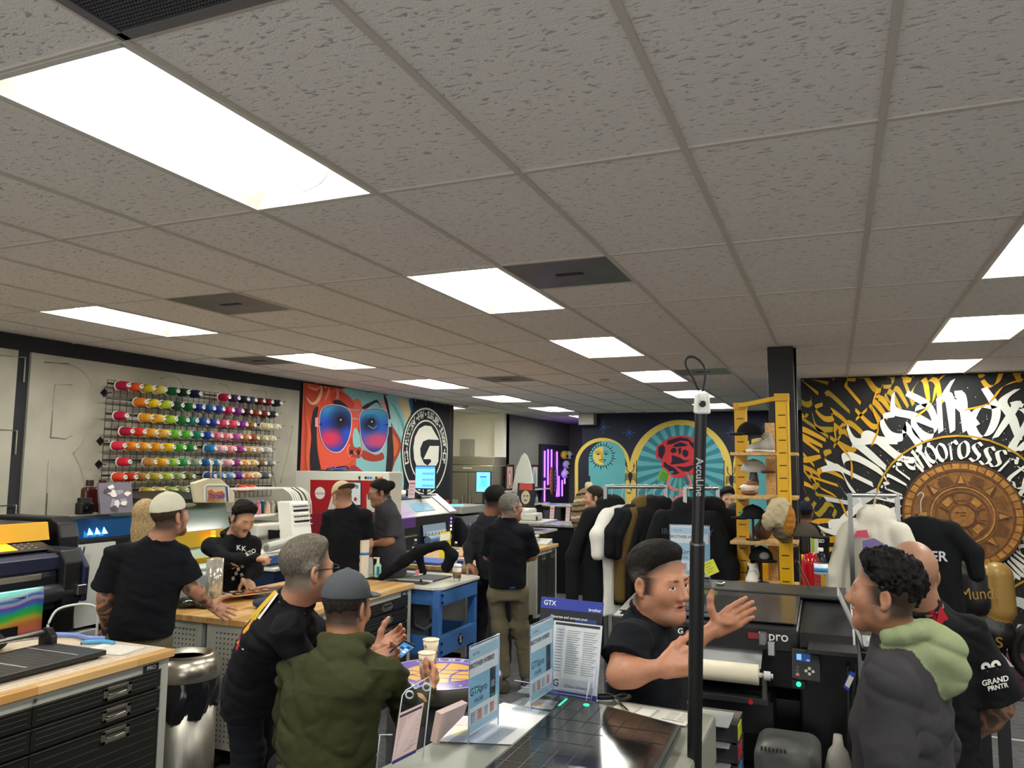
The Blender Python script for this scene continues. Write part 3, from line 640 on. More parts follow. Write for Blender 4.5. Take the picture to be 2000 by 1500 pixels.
shp('#b03a30', 2, [(800, 900), (960, 960), (1040, 930), (1060, 1010), (930, 1040), (800, 1000)], True)
def lens(pts, cx, cy, fn, lay=6):
    P = spl(pts, 4, True); n = len(P); vs = []; cs = []; kk = 9
    for k in range(kk+1):
        for p in P: q = V3([cx, cy])+(p-V3([cx, cy]))*(k/kk); vs.append(bp(*q, lay)); cs.append(lin(fn(*q)))
    m.add(vs, [(k*n+i, k*n+(i+1) % n, (k+1)*n+(i+1) % n, (k+1)*n+i) for k in range(kk) for i in range(n)], cs)
    B.line(m, [tuple(p) for p in P]+[tuple(P[0])], 11, '#e6d7ea', lay+1, False); B.line(m, [tuple(V3([cx, cy])+(p-V3([cx, cy]))*.972) for p in P]+[tuple(V3([cx, cy])+(P[0]-V3([cx, cy]))*.972)], 6, '#27357c', lay+2, False)
def mixc(a, b, t): t = min(1, max(0, t)); return '#%02x%02x%02x' % tuple(int(int(a[i:i+2], 16)*(1-t)+int(b[i:i+2], 16)*t) for i in (1, 3, 5))
def lc1(x, y):
    c = mixc('#3fa3d8', '#1749c4', (y-400)/160); c = mixc(c, '#15183a', 1.25-math.hypot((x-540)/150, (y-560)/190)); c = mixc(c, '#d9315e', 1.5-math.hypot((x-400)/160, (y-760)/110)); return mixc(c, '#2451cf', 1.2-math.hypot((x-610)/80, (y-700)/100))
def lc2(x, y):
    c = mixc('#58b4d8', '#1c63cf', (y-420)/170); c = mixc(c, '#121a38', 1.3-math.hypot((x-880)/110, (y-590)/110)); c = mixc(c, '#d64a78', 1.5-math.hypot((x-1000)/190, (y-790)/95)); return mixc(c, '#40328c', (y-850)/60)
lens([(280, 520), (300, 410), (380, 355), (500, 352), (600, 385), (655, 450), (665, 560), (650, 690), (610, 810), (550, 900), (480, 930), (400, 905), (330, 830), (285, 700)], 470, 620, lc1)
lens([(768, 520), (790, 440), (860, 400), (960, 390), (1050, 405), (1100, 450), (1112, 560), (1110, 690), (1080, 800), (1020, 900), (950, 932), (880, 910), (820, 840), (780, 720)], 945, 640, lc2)
for x, y in ((535, 530), (915, 553)): B.poly(m, ellp(x, y, 42, 44, n=20), '#0c1020', 9); B.poly(m, ellp(x, y, 9, 10, n=10), '#ffffff', 10)
B.line(m, [(870, 600), (930, 635), (980, 600)], 8, '#7fa8d8', 9); B.line(m, [(860, 500), (930, 470), (985, 520)], 14, '#2b78c8', 9)
for pts in ([(590, 385), (700, 410), (830, 408)], [(665, 515), (720, 515), (765, 530)]): B.line(m, pts, 14, '#d9cfe6', 9); B.line(m, pts, 6, '#4b3f7c', 10)
shp('#ef9aa8', 9, [(222, 505), (262, 500), (262, 620), (222, 615)]); shp('#9fd0d8', 9, [(1115, 520), (1148, 525), (1150, 620), (1115, 615)])
for p in ((290, 585), (1095, 590)): B.poly(m, ellp(*p, 20, 10, n=12), '#1b1f4a', 9)
# emblem
shp(K, 5, [(1395, 275), (1600, 302), (1872, 365), (1862, 1500), (1290, 1500), (1310, 1300), (1290, 1000), (1310, 760), (1390, 520)])
shp('#2b5f98', 6, [(1370, 280), (1410, 285), (1412, 440), (1390, 420)], True)
ec = bp(1577, 915, 7); RR = abs(bp(1862, 915)[1]-bp(1290, 915)[1])/2; RZ = abs(bp(1577, 365)[2]-bp(1577, 1470)[2])/2
def el(r, a): return (XB+.010, ec[1]+RR*r*math.sin(a), ec[2]+RZ*r*math.cos(a))
def ring(r0, r1, c, dx=0., a0=0, a1=2*math.pi):
    n = 72; m.c(c); vs = [V3(el(r, a0+(a1-a0)*i/n))+V3([dx, 0, 0]) for r in (r0, r1) for i in range(n+1)]; m.add(vs, [(i, i+1, n+2+i, n+1+i) for i in range(n)])
ring(0, 1.0, K); ring(.965, 1.0, K, .001); ring(.925, .965, '#f1efe6', .001); ring(.66, .695, '#f1efe6', .001)
def ctext(txt, a0, a1, r=.81, h=.17):
    for i, ch in enumerate(txt):
        if ch == ' ': continue
        a = a0+(a1-a0)*(i+.5)/len(txt); p = V3(el(r, a))+V3([.002, 0, 0]); rt = V3([0, math.cos(a), -math.sin(a)]); up = V3([0, math.sin(a), math.cos(a)])
        Rm = np.stack([rt*1., up*(RZ/RR), V3([1., 0, 0])], 1); vs, fs = textmesh(ch, 'CENTER', .025)
        m.c('#f1efe6').add((vs*h*1.05)@Rm.T+p, fs)
ctext('DTG - EMBROIDERY • HTV • SUPPLIES • SUPPORT • DTF', R_(-107), R_(107)); ctext('SELEGNA SOL'[::-1], R_(212), R_(148), .80, .19)
gs = [(1690, 700), (1640, 610), (1560, 600), (1490, 640), (1440, 740), (1420, 870), (1430, 1010), (1465, 1110), (1530, 1165), (1610, 1165), (1680, 1120), (1725, 1040), (1735, 850), (1620, 850), (1545, 1010), (1630, 1012), (1640, 1040), (1595, 1090), (1550, 1060), (1510, 970), (1505, 880), (1540, 795), (1600, 770), (1690, 775), (1735, 775)]
shp('#eceade', 11, gs)
m.build('printed_cloth', 'matte', tb, world=True)
for i in range(12): y = yA+(yB-yA)*(i+.3)/12; z = topz(y); m = MB('#d9d9d9'); m.cyl((XB+.0, y, z-.02), (XB+.014, y, z-.02), .012, n=10); m.tube([(XL+.012, y, CEIL-.01), (XB+.008, y, z-.015)], .0025, 5); m.build('grommet', 'metal', tb, world=True)

# ---- calligraphy mural on the lettered wall
C = Wp('y', YM); m = MB(); cc = atY(1878, 1006, YM); DR = .60
rn = random.Random(11)
G = dict(i=[[(.5, 0), (.5, 1), (.3, 1.12)]], n=[[(.15, .0), (.2, 1), (.05, 1.1)], [(.2, .85), (.5, 1.05), (.8, .85), (.78, 0), (.95, -.1)]], o=[[(.5, 1), (.1, .7), (.15, .2), (.5, 0), (.88, .3), (.85, .8), (.5, 1)]],
    t=[[(.45, 1.2), (.45, .15), (.75, -.05), (.95, .1)], [(.05, .82), (.95, .86)]], s=[[(.9, .9), (.5, 1.05), (.15, .8), (.5, .52), (.85, .3), (.55, -.02), (.05, .1)]], m=[[(.05, 0), (.08, 1)], [(.08, .9), (.32, 1.05), (.45, .85), (.45, 0)], [(.45, .88), (.72, 1.05), (.88, .85), (.88, 0)]],
    h=[[(.2, 1.4), (.15, 0)], [(.2, .8), (.6, 1.02), (.85, .75), (.75, 0), (.5, -.3)]], e=[[(.15, .5), (.85, .62), (.6, 1.02), (.15, .75), (.2, .15), (.6, -.03), (.95, .2)]], r=[[(.25, 0), (.25, .95)], [(.25, .8), (.6, 1.08), (.95, .85)]], k=[[(.2, 1.3), (.2, 0)], [(.9, 1.0), (.3, .5), (.9, -.1)]],
    g=[[(.8, .9), (.3, 1.02), (.15, .5), (.55, .25), (.82, .5), (.8, -.2), (.4, -.45), (0, -.25)]], d=[[(.3, 1.35), (.85, .8), (.8, .15), (.45, -.05), (.12, .3), (.3, .8), (.8, .85)]])
kz = list(G)
def brush(pts, nib, c, lay, samp=7):
    """flat brush: pts and nib in wall metres relative to the disc centre"""
    p = spl(pts, samp) if len(pts) > 2 else [V3(pts[0]), V3(pts[1])]; n = len(p); nb = V3(nib); vs = []; y = YM-.0012-.0006*lay
    for i, q in enumerate(p): t = .62+.38*min(1, 4*i/n, 4*(n-1-i)/n); a = q-nb*t; b = q+nb*t; vs += [(cc[0]+a[0], y, cc[2]+a[1]), (cc[0]+b[0], y, cc[2]+b[1])]
    for j, v_ in enumerate(vs): vs[j] = (min(5.0, max(-.345, v_[0])), v_[1], min(CEIL-.01, max(.02, v_[2])))
    m.c(c).add(vs, [(2*i, 2*i+1, 2*i+3, 2*i+2) for i in range(n-1)])
def ringtext(r0, h, n, cols, nib, lay, a0=0., a1=360., jit=.06):
    for i in range(n):
        a = R_(a0+(a1-a0)*(i+.5)/n)+rn.uniform(-.01, .01); g_ = G[rn.choice(kz)]; wd = (a1-a0)/360*2*math.pi*(r0+h/2)/n*.96; rj = r0+rn.uniform(-jit, jit)*h
        er = V3([math.cos(a), math.sin(a)]); et = V3([er[1], -er[0]]); c = rn.choice(cols); na = R_(rn.uniform(30, 48)); nb = (et*math.cos(na)+er*math.sin(na))*nib
        for st in g_: brush([er*(rj+h*y_)+et*(x_-.5)*wd for x_, y_ in st], nb, c, lay+rn.randint(0, 3))
        if rn.random() < .35: o_ = er*(r0+h*1.12)+et*rn.uniform(-.3, .3)*wd; q = nib*1.1; brush([o_-et*q*.7, o_+et*q*.7], er*q*.7, c, lay+4)
W_ = ['#eceee9', '#f4f3ec', '#dfe3e2', '#cfd4d6']; Y_ = ['#c79a22', '#d9a321', '#a98e2a', '#e0a92c']
ringtext(1.62, .30, 30, Y_, .035, 0, 60, 250); ringtext(2.02, .30, 30, Y_, .036, 3, 60, 240); ringtext(1.30, .24, 15, Y_, .034, 2, 95, 215); ringtext(2.45, .28, 16, Y_, .036, 1, 80, 160); ringtext(1.5, .4, 16, Y_, .035, 0, -60, 60)
ringtext(.92, .40, 23, W_, .052, 10, -10, 350)
for a in range(-30, 330, 24): er = V3([math.cos(R_(a)), math.sin(R_(a))]); et = V3([er[1], -er[0]]); s_ = rn.choice((-1, 1)); brush([er*1.0+et*.2*s_, er*1.2+et*.05*s_, er*1.34-et*.1*s_, er*1.52-et*.02*s_], (et+er*.6)*.04, rn.choice(W_), 15)
for a in (75, 100, 128, 150, 172, 196, 220): er = V3([math.cos(R_(a)), math.sin(R_(a))]); et = V3([er[1], -er[0]]); brush([er*1.62+et*.25, er*1.5+et*.08, er*1.28-et*.02, er*1.16-et*.22], (et*.5+er*.6)*.042, '#dca01c', 20)
ra = [V3([math.cos(R_(a)), math.sin(R_(a))])*.885 for a in range(-170, 190, 10)]
for i in range(len(ra)-1): brush([ra[i], ra[i+1]], ra[i]/.885*.018, ['#c39b2e', '#b08d2a'][i % 2], 16)
ringtext(.625, .20, 40, ['#f6f5ef', '#eeece4'], .021, 22, 0, 360)
m.c('#e8e8e4')
for i in range(700):
    a = rn.uniform(0, 2*math.pi); r = rn.gauss(.95, .22); q = rn.uniform(.002, .007); x, z = cc[0]+r*math.cos(a), cc[2]+r*math.sin(a)
    if -.33 < x < 4.9 and .05 < z < CEIL-.02: m.c('#e8e8e4' if rn.random() < .8 else '#c39b2e').poly([(x-q, YM-.0008, z), (x, YM-.0008, z-q), (x+q, YM-.0008, z), (x, YM-.0008, z+q)])
m.build('calligraphy_mural', 'matte', wc, world=True, label='white and gold brush lettering sprayed in rings on black')
# ---- carved wooden disc: generic rings, rays and blocks
t = thing('carved_disc', 'large round carved wooden relief disc on the lettered wall', 'wall art', (cc[0], YM-.035, cc[2]-DR)); m = MB('#a06a2c')
def dp(r, a, y): return (cc[0]+r*math.sin(a), YM-.018-y, cc[2]+r*math.cos(a))
def dring(r0, r1, y0, y1, c, n=96, a0=0, a1=2*math.pi):
    m.c(c); vs = [dp(r, a0+(a1-a0)*i/n, y) for r, y in ((r0, y0), (r0, y1), (r1, y1), (r1, y0)) for i in range(n+1)]
    m.add(vs, [(k*(n+1)+i, k*(n+1)+i+1, (k+1)*(n+1)+i+1, (k+1)*(n+1)+i) for k in range(3) for i in range(n)])
dring(0, DR, .012, .04, '#8f5f2a'); dring(.585, DR, .012, .055, '#5b3a20')
for i in range(40):
    a0 = 2*math.pi*i/40; dring(.512, .575, .04, .052, '#b9823a' if i % 2 else '#a9742f', 3, a0+.012, a0+2*math.pi/40-.012)
dring(.49, .503, .04, .05, '#6b4522'); dring(.325, .345, .04, .056, '#7a4f26'); dring(.30, .315, .04, .054, '#b9853f'); dring(.255, .268, .04, .056, '#704722'); dring(0, .135, .04, .058, '#9c6a2e'); dring(.118, .132, .058, .066, '#5f3d20')
def dpoly(pts, y0, y1, c): m.c(c).prism([dp(r, a, y0) for r, a in pts], (0, -(y1-y0), 0))
for i in range(8):
    a = 2*math.pi*i/8; dpoly([(.35, a-.16), (.475, a), (.35, a+.16)], .04, .058, '#6b4523'); dpoly([(.352, a-.09), (.445, a), (.352, a+.09)], .058, .066, '#b9823c')
    b = a+math.pi/8
    for k in range(5): dpoly([(.37+k*.02, b-.20+.02*k), (.378+k*.02, b-.20+.02*k), (.378+k*.02, b+.2-.02*k), (.37+k*.02, b+.2-.02*k)], .04, .052, '#7c5228')
    dpoly([(.17, a-.25), (.24, a-.2), (.24, a+.2), (.17, a+.25)], .04, .054, '#b27c38' if i % 2 else '#8a5a2a')
    dpoly([(.14, b-.1), (.24, b), (.14, b+.1)], .04, .060, '#6b4522')
for s_ in (-1, 1):
    pts = [V3(dp(.02+.02*k, math.pi-s_*(1.2-.12*k), .05)) for k in range(1)]
    m.c('#5f3d20').tube([(cc[0]+s_*(.03+.11*math.sin(t_*2.2)), YM-.063, cc[2]-.40-.10*t_+.05*math.cos(t_*3)) for t_ in np.linspace(0, 1.3, 12)], .012, 6)
for k in range(3): m.c('#6a4422').tube([(cc[0]-.05+k*.05-.02, YM-.076, cc[2]+.03-.03*k), (cc[0]+.03, YM-.076, cc[2]+.03-.03*k)], .006, 6)
m.build('relief_face', 'carved', t, world=True)
# ================================================================== benches, tables, bins
def wood_mat():
    m, nt, b = nodes('butcher_block_wood'); L = nt.links.new; tc = N(nt, 'ShaderNodeTexCoord'); mp = N(nt, 'ShaderNodeMapping'); L(tc.outputs['Object'], mp.inputs[0])
    mp.inputs['Rotation'].default_value = (0, 0, math.pi/2)
    br = N(nt, 'ShaderNodeTexBrick'); br.inputs['Scale'].default_value = 1.; br.inputs['Brick Width'].default_value = .55; br.inputs['Row Height'].default_value = .045; br.inputs['Mortar Size'].default_value = .0008
    br.inputs['Color1'].default_value = (*lin('#c99553'), 1); br.inputs['Color2'].default_value = (*lin('#e2bd83'), 1); br.inputs['Mortar'].default_value = (*lin('#9a6c3a'), 1); L(mp.outputs[0], br.inputs[0])
    m2 = N(nt, 'ShaderNodeMapping'); m2.inputs['Scale'].default_value = (40, 2.5, 40); L(tc.outputs['Object'], m2.inputs[0]); n = N(nt, 'ShaderNodeTexNoise'); n.inputs['Scale'].default_value = 1.; L(m2.outputs[0], n.inputs[0])
    mr = N(nt, 'ShaderNodeMapRange'); mr.inputs[3].default_value = .75; mr.inputs[4].default_value = 1.15; L(n.outputs[0], mr.inputs[0]); mx = N(nt, 'ShaderNodeVectorMath', operation='SCALE'); L(br.outputs[0], mx.inputs[0]); L(mr.outputs[0], mx.inputs['Scale']); L(mx.outputs[0], b.inputs['Base Color'])
    b.inputs['Roughness'].default_value = .35; return m
WOODM = wood_mat()
FRAMEC = '#a9aaa3'; DRC = '#1d1e1c'
def workbench(label, x0, x1, y0, y1, h=.95, side=1, cat='workbench', end='plain', rows=((.86, .765), (.76, .655), (.65, .12)), grp=None, cols=2):
    """x1 (side 1) or x0 (side -1) is the drawer side"""
    t = thing('workbench', label, cat, ((x0+x1)/2, (y0+y1)/2, 0), 0, grp); B_ = lambda m, n, mt='satin', p=t, **k: m.build(n, mt, p, world=True, **k)
    m = MB('#c99a5b'); m.bb((x0, y0, h-.04), (x1, y1, h)); B_(m, 'worktop', WOODM, bevel=.004)
    xf = x1-.02 if side == 1 else x0+.02; xb = x0+.02 if side == 1 else x1-.02; s = side
    m = MB(FRAMEC); q_ = xf-s*.002; m.bb((xb+s*.002, y0+.023, h-.09), (q_, y0+.05, h-.04)); m.bb((xb+s*.002, y1-.05, h-.09), (q_, y1-.023, h-.04)); m.bb((q_-s*.028, y0+.023, h-.09), (q_, y1-.023, h-.04)); m.bb((q_-s*.02, y0+.023, .09), (q_, y1-.023, .12)); B_(m, 'frame', 'satin')
    for xx in (xf, xb):
        for yy in (y0+.02, y1-.02):
            m = MB(FRAMEC); sx = s if xx == xf else -s; sy = 1 if yy < (y0+y1)/2 else -1; m.bb((xx, yy, .09), (xx-sx*.045, yy+sy*.045, h-.04)); p = B_(m, 'post', 'satin', bevel=.003)
            m = MB('#18191a'); m.cyl((xx-sx*.06, yy+sy*.04-.02, .05), (xx-sx*.06, yy+sy*.04+.02, .05), .05); m.bb((xx-sx*.06-.03, yy+sy*.04-.03, .06), (xx-sx*.06+.03, yy+sy*.04+.03, .095)); B_(m, 'caster', 'rubber')
    m = MB('#232422'); m.bb((xb+s*.03, y0+.05, .12), (xf-s*.03, y1-.05, h-.09)); B_(m, 'carcass', 'satin')
    for sy, yy in ((-1, y0), (1, y1)):
        m = MB('#b1b0a6'); yq = yy-sy*.03
        if end == 'peg' and sy == -1:
            yw = yy+.028; m.bb((x0+.03, yw, .13), (x1-.03, yw+.004, h-.06)); m.c('#33332f')
            nx = int((x1-x0-.14)/.032); x00 = (x0+x1)/2-(nx-1)*.016
            for i in range(nx):
                for j in range(23): a = x00+i*.032; z = .18+j*.032; m.poly([(a+.006*math.cos(q), yw-.0008, z+.006*math.sin(q)) for q in np.linspace(0, 2*math.pi, 9)[:-1]])
        else: m.bb((x0+.05, yq-.002, .13), (x1-.05, yq+.002, h-.07))
        B_(m, 'end_panel', 'satin')
    n = cols; w_ = (y1-y0-.13)/n
    for c in range(n):
        for ri, (zt, zb) in enumerate(rows):
            ya = y0+.065+c*w_+.003; yb = ya+w_-.006; big = zt-zb > .3; m = MB(DRC); m.bb((xf-s*.03, ya, zb+.004), (xf-s*.004, yb, zt-.004)); m.c('#33332f').bb((xf-s*.01, ya, zt-.008), (xf+s*.001, yb, zt-.003))
            for k in range(1, 4 if not big else 12): z = zt-(zt-zb)*k/(4 if not big else 12); m.c('#262724').bb((xf-s*.01, ya+.02, z-.003), (xf-s*.002, yb-.02, z+.003))
            d = B_(m, 'cabinet_door' if big else 'drawer', 'satin', bevel=.002)
            ym = ya+(yb-ya)*(.62 if big is False else .62); hz = (zt+zb)/2 if not big else zt-.045; q = MB('#b6b1a5'); hw, hh = .082, .031
            q.c('#b6b1a5')
            for lo, hi in (((-hw, -hh), (hw, -hh+.016)), ((-hw, hh-.016), (hw, hh)), ((-hw, -hh), (-hw+.022, hh)), ((hw-.022, -hh), (hw, hh))): q.bb((xf-s*.004, ym+lo[0], hz+lo[1]), (xf+s*.005, ym+hi[0], hz+hi[1]))
            q.c('#6d6a62').bb((xf-s*.006, ym-hw+.02, hz-hh+.014), (xf-s*.001, ym+hw-.02, hz+hh-.014)); q.c('#e8e6e0').tube([(xf+s*.004, ym-hw+.03, hz-.006), (xf+s*.008, ym, hz-.008), (xf+s*.004, ym+hw-.03, hz-.006)], .0035, 8)
            B_(q, 'handle', 'brushed', d, bevel=.0015)
    m = MB('#d9d9d6'); m.cyl((xf, (y0+y1)/2, h-.065), (xf+s*.008, (y0+y1)/2, h-.065), .010); B_(m, 'lock', 'metal')
    m = MB('#23262a'); m.bb((xf, y1-.19, h-.088), (xf+s*.003, y1-.09, h-.052)); m.c('#c9c9c9').text('PRO', (xf+s*.0042, y1-.14, h-.07), np.stack([V3([0, 1., 0])*s, V3([0, 0, 1.]), V3([s, 0, 0])], 1), .03); B_(m, 'maker_plate', 'satin')
    return t
GB = 'rolling workbenches in the middle line'
workbench('near workbench at the lower left with grid-marked mat and black drawers', -4.40, -3.345, 1.75, 3.335, grp=GB)
workbench('butcher block workbench behind the two leaning men, sanitizer bottle on it', -3.865, -3.345, 4.075, 5.96, end='peg', grp=GB)
workbench('workbench with pegboard end where the tattooed man rests his hand, skateboard on it', -4.40, -3.87, 4.075, 5.96, side=-1, end='peg', grp=GB)
workbench('workbench behind the blue metal stand, clothing on its wooden top', -4.42, -3.36, 7.02, 8.75, grp=GB)
workbench('far workbench right of the man in khaki trousers, desk phone on top', -4.45, -3.42, 9.15, 9.95, h=.93, grp=GB, rows=((.84, .12),))
# things on the near bench
m = MB('#d9c8b2'); m.bb((-4.38, 1.77, .95), (-3.40, 3.32, .954))
m.c('#a08f7e')
for i in range(61): y = 1.79+i*.0254; m.bb((-4.37, y-.0006, .954), (-3.41, y+.0006, .9544))
for i in range(38): x = -4.37+i*.0254; m.bb((x-.0006, 1.78, .954), (x+.0006, 3.31, .9544))
m.c('#8a7a68')
for k in range(14): m.text(str(k+1), (-3.425, 1.9+k*.1, .9546), np.stack([V3([0, 1., 0]), V3([-1., 0, 0]), V3([0, 0, 1.])], 1), .022)
solo(m, 'cutting_mat', 'tan gridded cutting mat covering the near workbench', 'cutting mat', 'matte')
def paper(x, y, a, w_, h_, c, label, z=.9545, marks=None, cat='paper', name='paper_sheet', grp=None, rise=0):
    m = MB(c); R = Rz(a); m.fr((x, y, z), R).bb((-w_/2, -h_/2, 0), (w_/2, h_/2, .0012))
    if marks:
        for i_, (mc, x0, y0, x1, y1) in enumerate(marks): m.c(mc).bb((x0*w_/2, y0*h_/2, .0012), (x1*w_/2, y1*h_/2, .0016+.0003*i_))
    m.fr(); return solo(m, name, label, cat, 'paper', grp)
paper(-3.62, 3.17, .12, .30, .21, '#e9e6df', 'laminated white form with dark frame on the near cutting mat', .956, [('#6b675f', -.95, -.92, .95, -.88), ('#6b675f', -.95, .88, .95, .92), ('#6b675f', -.95, -.9, -.93, .9), ('#6b675f', .93, -.9, .95, .9), ('#c8c3b8', -.4, -.85, -.37, .85), ('#dcd7cc', -.3, -.7, .85, .7)], 'form')
paper(-3.95, 3.10, .1, .26, .22, '#d8bfa6', 'peach paper sheet beside the blue cutter on the near bench', .956, None, 'paper'); paper(-3.93, 2.86, .05, .10, .14, '#e6dccb', 'small cream card under the trimmer end post', .956)
# black trimmer board
t = thing('rotary_trimmer', 'black paper trimmer board with chrome rail on the near bench', 'paper trimmer', (-3.75, 2.4, .956)); m = MB('#1c1d1f'); m.bb((-3.93, 1.80, .966), (-3.50, 3.03, .992)); b_ = m.build('board', 'satin', t, world=True, bevel=.003)
m = MB('#77787a')
for i in range(30): y = 1.85+i*.04; m.bb((-3.90, y, .992), (-3.53, y+.0012, .9925))
m.c('#a5a6a6'); m.bb((-3.92, 2.62, .9922), (-3.54, 2.632, .9932)); m.bb((-3.92, 2.89, .9922), (-3.54, 2.90, .9930)); m.build('scale_lines', 'satin', t, world=True)
m = MB('#e4e4e2'); m.tube([(-3.935, 1.80, 1.045), (-3.935, 3.0, 1.045)], .016, 14); m.build('rail', 'metal', t, world=True)
m = MB('#141518'); m.prism([(-3.97, 3.0, .96), (-3.97, 3.0, 1.03), (-3.945, 3.0, 1.07), (-3.91, 3.0, 1.07), (-3.87, 3.0, 1.03), (-3.87, 3.0, .96)], (0, .035, 0)); m.build('end_bracket', 'satin', t, world=True, bevel=.003)
m = MB('#101113'); m.bb((-3.99, 2.45, .99), (-3.89, 2.60, 1.06)); m.c('#e8e8e6').bb((-3.888, 2.50, 1.0), (-3.884, 2.52, 1.04)); m.build('blade_carriage', 'satin', t, world=True, bevel=.008)
for x, y in ((-3.9, 1.85), (-3.53, 1.85), (-3.9, 2.99), (-3.53, 2.99)): m = MB('#222'+'222'); m.cyl((x, y, .9545), (x, y, .967), .015); m.build('foot', 'rubber', t, world=True)
# black bag heap beyond the trimmer
s = S(.05).c('#2b2c2d'); s.ell((-4.18, 2.35, 1.02), (.16, .55, .085)); s.ell((-4.2, 2.05, 1.06), (.12, .3, .09)); s.ell((-4.15, 2.75, 1.0), (.12, .2, .05)); s.disp = lambda X: .012*vnoise(X*7, 1)+.006*vnoise(X*16, 2); s.clip((0, 0, .956), (0, 0, -1)); o = s.mesh('garment_bag', .012, 'cloth'); tag(o, 'black folded garment bag heaped behind the paper trimmer', 'bag')
for pts, c, lb, nm in (([(-4.28, 3.02, .970), (-4.2, 3.2, .972), (-4.05, 3.28, .970), (-3.9, 3.25, .973), (-3.82, 3.29, .970)], '#7e9ae0', 'periwinkle blue plastic handle lying across the near bench', 'plastic_strip'), ([(-3.86, 3.17, .966), (-3.78, 3.24, .966), (-3.70, 3.245, .964)], '#5aa9dc', 'small sky blue tool beside the laminated form', 'hand_tool')):
    m = MB(c); m.tube(spl(pts), .013, 8); solo(m, nm, lb, 'tool', 'satin')
m = MB('#e8e8e6'); m.tube(spl([(-4.62, 3.55, .93), (-4.6, 3.6, 1.02), (-4.55, 3.75, 1.03), (-4.52, 3.82, .97), (-4.52, 3.82, .7)]), .008, 8); m.tube([(-4.62, 3.55, .93), (-4.62, 3.55, .0)], .008, 8); m.tube([(-4.52, 3.82, .7), (-4.52, 3.82, .0)], .008, 8); solo(m, 'tubular_stand', 'bent white tube handle rising behind the near bench', 'stand', 'satin')

# stainless waste bin with black liner
t = thing('waste_bin', 'stainless steel waste bin with black liner between the workbenches', 'bin', (-3.63, 3.72, 0)); c0 = (-3.63, 3.70)
m = MB('#a7a49c'); m.lathe([(.0, .0), (.185, .0), (.19, .02), (.19, .60)], (*c0, 0), n=40); m.build('body', 'brushed', t, world=True)
m = MB('#15161a')
def bagf(u, v):
    a = 2*math.pi*u; r = .196+.010*math.sin(a*9+v*5)*v+.006*math.sin(a*23+v*9)*v+.012*math.sin(v*math.pi); return (c0[0]+r*math.cos(a), c0[1]+r*math.sin(a), .70-v*.20+.03*v*math.sin(a*3+.6)+.015*v*math.sin(a*7))
m.grid(bagf, 96, 10, closed_u=True); m.build('liner_bag', 'gloss', t, world=True)
m = MB('#c2beb2'); m.lathe([(.11, .80), (.14, .825), (.165, .82), (.195, .79), (.205, .74), (.203, .69), (.196, .685)], (*c0, 0), n=48); m.build('rim_lid', 'metal', t, world=True)
m = MB('#0c0c0e'); m.lathe([(.0, .72), (.13, .73), (.135, .80)], (*c0, 0), n=32); m.build('opening_well', 'matte', t, world=True)

# drum table
dc = (-1.90, 3.68); dz = .9; DRr = .315
t = thing('drum_table', 'round drum table with purple top showing a basketball emblem', 'table', (*dc, 0)); m = MB('#3a3b3e'); m.lathe([(.0, .0), (.27, .0), (.275, .02), (.27, .28), (.278, .30), (.27, .32), (.27, .58), (.278, .60), (.27, .62), (.27, dz-.09)], (*dc, 0), n=48); m.build('drum', 'satin', t, world=True)
m = MB('#56524e'); m.lathe([(0, dz-.085), (DRr-.012, dz-.085), (DRr, dz-.075), (DRr, dz-.012), (DRr-.006, dz-.004), (0, dz-.004)], (*dc, 0), n=64); m.build('top_rim', 'satin', t, world=True)
m = MB('#6a55a8'); tz = dz-.0035
def disc(r, c, z, cx=0, cy=0, r0=0, a0=0, a1=2*math.pi, n=64):
    m.c(c); vs = [(dc[0]+cx+r_*math.cos(a0+(a1-a0)*i/n), dc[1]+cy+r_*math.sin(a0+(a1-a0)*i/n), z) for r_ in (r0, r) for i in range(n+1)]; m.add(vs, [(i+1, i, n+1+i, n+2+i) for i in range(n)])
disc(DRr-.004, '#6f5bb2', tz); disc(DRr-.012, '#efeaf4', tz+.0005, r0=DRr-.018); disc(.235, '#efeaf4', tz+.0005, r0=.230, a0=.3, a1=2.2); disc(.235, '#efeaf4', tz+.0005, r0=.230, a0=3.4, a1=4.6); disc(.19, '#e8b04a', tz+.0006)
for pts in ([(-.2, -.03), (0, -.015), (.2, .03)], [(-.03, -.2), (-.01, 0), (-.05, .2)], [(-.15, -.15), (-.08, 0), (-.17, .12)], [(.13, -.16), (.07, 0), (.12, .16)], [(-.19, .08), (0, .06), (.19, .1)], [(-.17, -.1), (0, -.1), (.18, -.06)]):
    q = spl(pts); L_ = []
    for i in range(len(q)): d = q[min(i+1, len(q)-1)]-q[max(i-1, 0)]; d /= np.linalg.norm(d); nn = V3([-d[1], d[0]])*.006; L_.append((q[i]+nn, q[i]-nn))
    m.c('#6f5bb2').add([(dc[0]+p_[0], dc[1]+p_[1], tz+.0009) for a in L_ for p_ in a], [(2*i, 2*i+1, 2*i+3, 2*i+2) for i in range(len(L_)-1)])
disc(.115, '#6f5bb2', tz+.0012, .09, -.02, r0=.100, a0=-1.4, a1=1.9)
for i, ch in enumerate('LOS ANGELES • EMBROIDERY • '):
    if ch == ' ': continue
    a = R_(118-i*13.3); p = V3([dc[0]+.262*math.cos(a), dc[1]+.262*math.sin(a), tz+.001]); up = V3([math.cos(a), math.sin(a), 0]); rt = V3([math.sin(a), -math.cos(a), 0]); m.c('#f2eef6').text(ch, p, np.stack([rt, up, V3([0, 0, 1.])], 1), .048, bold=.02)
m.build('printed_top', 'gloss', t, world=True)
